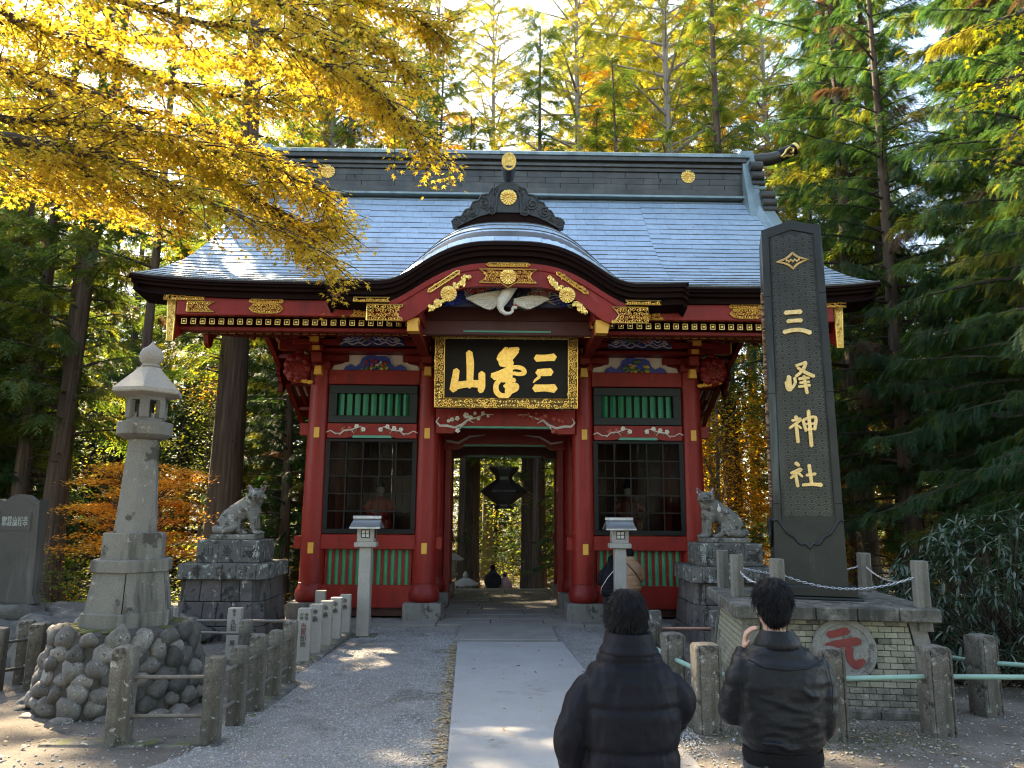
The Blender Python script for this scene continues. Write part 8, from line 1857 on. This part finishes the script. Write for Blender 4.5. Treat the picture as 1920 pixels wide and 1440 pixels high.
def puffer(m_, col=0.155, length=0.72, sc=1.0, seam=0.165, vox=0.0095):
    def top(P_, arms, hc):
        m = MB(); ringloft(m, [(length, 0.215*sc, 0.165*sc, 0), (length+0.1, 0.238*sc, 0.185*sc, -.01), (1.02, 0.228*sc, 0.18*sc, -.015), (1.22, 0.238*sc, 0.175*sc, -.02), (1.33, 0.232*sc, 0.155*sc, -.015), (1.385, 0.205*sc, 0.135*sc, -.01), (1.43, 0.150, 0.115, 0.0), (1.47, 0.112, 0.105, 0.0), (1.52, 0.098, 0.102, 0.004)], 48, 150, seam, 0.017)
        for s1, (sh, el, wr, hd, pn, cu) in zip((-1, 1), arms):
            sh_ = Vector(sh)+Vector((-0.035*s1, 0, 0.0)); limb(m, [tuple(sh_), tuple(Vector(sh)+Vector((0.02*s1, -0.005, -0.07))), el, tuple((Vector(el)+Vector(wr))/2), wr], [0.080*sc, 0.090*sc, 0.084*sc, 0.080*sc, 0.058*sc], seam*0.95, 0.011, 24, wr=0.005)
        j = remesh(m, 'puffer_jacket', m_, vox, P_, 1)
        if vox < 0.012: crumple(j, 0.0075, 9, 1, (1.6, 1.6, 0.7))
        m = MB(); ringloft(m, [(1.455, 0.135, 0.122, 0.0), (1.50, 0.112, 0.114, 0.004), (1.54, 0.104, 0.108, 0.006)], 32, 14, 0.09, 0.004, 2.0); m.build('collar', m_, j, 60)
    return top
def leather(P_, arms, hc):
    m = MB(); ringloft(m, [(0.93, 0.165, 0.125, 0), (0.99, 0.188, 0.142, -.005), (1.10, 0.200, 0.15, -.01), (1.25, 0.206, 0.145, -.015), (1.33, 0.200, 0.128, -.012), (1.385, 0.150, 0.10, -.005), (1.425, 0.09, 0.082, 0.0)], 44, 60, ex=2.5)
    for s1, (sh, el, wr, hd, pn, cu) in zip((-1, 1), arms):
        sh_ = Vector(sh)+Vector((-0.03*s1, 0, 0.0)); limb(m, [tuple(sh_), tuple(Vector(sh)+Vector((0.012*s1, -0.005, -0.07))), el, tuple((Vector(el)+Vector(wr))/2), wr], [0.072, 0.077, 0.068, 0.060, 0.042], wr=0.010, seed=3*s1, n=22)
    for (x0, z0, x1, z1) in ((-0.13, 1.20, 0.12, 1.13), (-0.10, 1.06, 0.13, 1.10), (-0.14, 1.00, 0.05, 0.985), (0.02, 1.24, 0.14, 1.21)):      # slack folds across the back
        m.tube([(x0, -0.142, z0), ((x0*2+x1)/3, -0.156, (z0*2+z1)/3+0.008), ((x0+x1*2)/3, -0.156, (z0+z1*2)/3-0.008), (x1, -0.142, z1)], [0.006, 0.012, 0.011, 0.005], 8)
    j = remesh(m, 'leather_jacket', LEATH, 0.0085, P_, 4); crumple(j, 0.008, 8, 5, (0.8, 0.8, 1.7))
    m = MB(); v = []; n = 28                       # turned-down collar
    for k in range(n+1):
        a = pi*0.5 + 2*pi*(k/n) ; c, s_ = cos(a), sin(a); 
        for r_, z in ((0.066, 1.452), (0.074, 1.476), (0.096, 1.435), (0.108, 1.402)): v.append((c*r_*1.05, 0.006+s_*r_, z-0.012*(s_ > 0)))
    m.add(v, [(k*4+i, (k+1)*4+i, (k+1)*4+i+1, k*4+i+1) for k in range(n) for i in range(3)]); c_ = m.build('collar', LEATH, j, 60); md = c_.modifiers.new('thickness', 'SOLIDIFY'); md.thickness = 0.006
    m = MB(); ringloft(m, [(0.885, 0.178, 0.130, 0), (0.915, 0.184, 0.135, 0), (0.950, 0.180, 0.134, 0)], 40, 8); m.build('waistband', RIB, j, 60)
    m = MB(); m.tube([(-0.17, -0.10, 1.36), (-0.10, -0.135, 1.33), (0.0, -0.148, 1.322), (0.10, -0.135, 1.33), (0.17, -0.10, 1.36)], 0.0035, 5); m.build('yoke_seam', LEATH, j)
    for s1 in (-1, 1): m = MB(); m.tube([(s1*0.20, -0.085, 1.36), (s1*0.212, -0.11, 1.25), (s1*0.20, -0.115, 1.13)], 0.003, 5); m.build('sleeve_seam', LEATH, j)
def keys(P_, arms, hc):
    m = MB(); m.tube([(-0.115, -0.128, 0.90), (-0.12, -0.145, 0.86), (-0.10, -0.14, 0.80)], [0.008, 0.014, 0.008], 8); m.build('key_pouch', SHOE, P_, 60)
    for x in (-0.09, 0.09):
        m = MB(); m.box(x-0.06, x+0.06, -0.139, -0.128, 0.70, 0.84, 0.004); m.build('back_pocket', DENIM, P_)
    m = MB(); ringloft(m, [(0.855, 0.183, 0.130, 0), (0.885, 0.183, 0.130, 0)], 36, 3); m.build('waistline', DENIM, P_, 60)
def strap(pts, m_, r_=0.008):
    def f(P_, arms, hc): m = MB(); m.tube(pts, r_, 6); m.build('bag_strap', m_, P_)
    return f
# the two men in front
person('man in a black quilted puffer jacket seen from behind on the path', (0.585, 3.45, g(0.58, 3.45)), 0.03, 1.71,
       [((-0.185, -0.01, 1.32), (-0.262, -0.02, 1.10), (-0.225, 0.10, 0.90), (0.1, 0.35, -0.9), (1, 0.2, 0), 0.5), ((0.185, -0.01, 1.33), (0.195, 0.05, 1.17), (0.10, 0.22, 1.10), (-0.5, 0.8, 0.2), (-1, 0, .2), 0.6)], ST_WALK, puffer(NYLON, sc=0.90, seam=0.175), CLOTHB, 'bowl')
person('man in a black leather jacket seen from behind, left hand raised to his cheek', (1.375, 3.80, g(1.37, 3.8)), -0.06, 1.745,
       [((-0.172, -0.01, 1.325), (-0.212, 0.06, 1.09), (-0.115, 0.17, 1.36), (0.10, -0.22, 0.97), (0.8, -0.3, 0.2), 0.75), ((0.172, -0.01, 1.325), (0.180, -0.04, 1.09), (0.15, 0.10, 0.93), (-0.1, 0.5, -0.8), (-1, 0.2, 0), 0.5)], ST_WALK, leather, DENIM, 'short', head=(-0.005, 0.0, 0.0), extra=keys)
HANG = [((-0.19, 0, 1.32), (-0.23, 0.0, 1.08), (-0.17, 0.14, 0.98), (0.3, 0.7, -0.3), (1, 0, 0), 0.5), ((0.19, 0, 1.32), (0.23, 0.0, 1.08), (0.17, 0.14, 0.98), (-0.3, 0.7, -0.3), (-1, 0, 0), 0.5)]
person('man in a tan padded jacket with a dark shoulder strap facing the right gate bay', (2.82, 16.25, 0), 0.08, 1.66, HANG, ST_WALK, puffer(TAN, length=0.80, sc=0.98, seam=0.11, vox=0.013), DENIM, 'short', 0.014, extra=strap([(-0.12, -0.18, 1.40), (0.06, -0.205, 1.2), (0.2, -0.16, 1.0), (0.22, 0.0, 0.94)], SHOE, 0.012))
person('long-haired woman in a black quilted jacket by the tan-jacketed man', (2.40, 16.35, 0), -0.25, 1.50, HANG, ST_WALK, puffer(NYLON, length=0.74, sc=0.93, seam=0.09, vox=0.013), CLOTHB, 'long', 0.014, head=(0.03, 0.03, 0.2), extra=strap([(0.12, -0.17, 1.38), (-0.04, -0.19, 1.2), (-0.2, -0.14, 0.95), (-0.22, 0.0, 0.80)], PALE, 0.010))
NAVYC = mat('navy_coat_cloth', [(0.010, 0.013, 0.022), (0.016, 0.020, 0.03)], 8, 0.8)
def hood(P_, arms, hc): m = MB(); m.ell((0, -0.15, 1.40), (0.15, 0.085, 0.10), 14, 8); m.build('hood', NAVYC, P_, 60)
def scarf(P_, arms, hc): m = MB(); m.tube([hc+Vector((0.09*cos(a), 0.09*sin(a), -0.12)) for a in [2*pi*k/12 for k in range(13)]], 0.035, 8); m.ell(hc+Vector((0, -0.01, 0.03)), (0.096, 0.11, 0.105), 14, 10); m.build('knit_hat_and_scarf', mat('plum_knit', [(0.05, 0.03, 0.06), (0.07, 0.04, 0.08)], 20, 0.9), P_, 60)
person('man in a dark navy hooded coat going down the steps beyond the gate', (-0.16, 26.85, 0.085-0.145*8+0.0), 0.1, 1.66, HANG, ST_WALK, puffer(NAVYC, length=0.78, sc=1.0, seam=0.3, vox=0.016), CLOTHB, 'short', 0.016, extra=hood)
person('small woman in a pink quilted coat and dark hat going down beyond the gate', (0.27, 27.0, 0.085-0.145*8), -0.05, 1.38, HANG, ST_WALK, puffer(PINK, length=0.66, sc=0.98, seam=0.10, vox=0.016), CLOTHB, 'short', 0.016, head=(-0.02, 0.02, 0.1), extra=scarf)
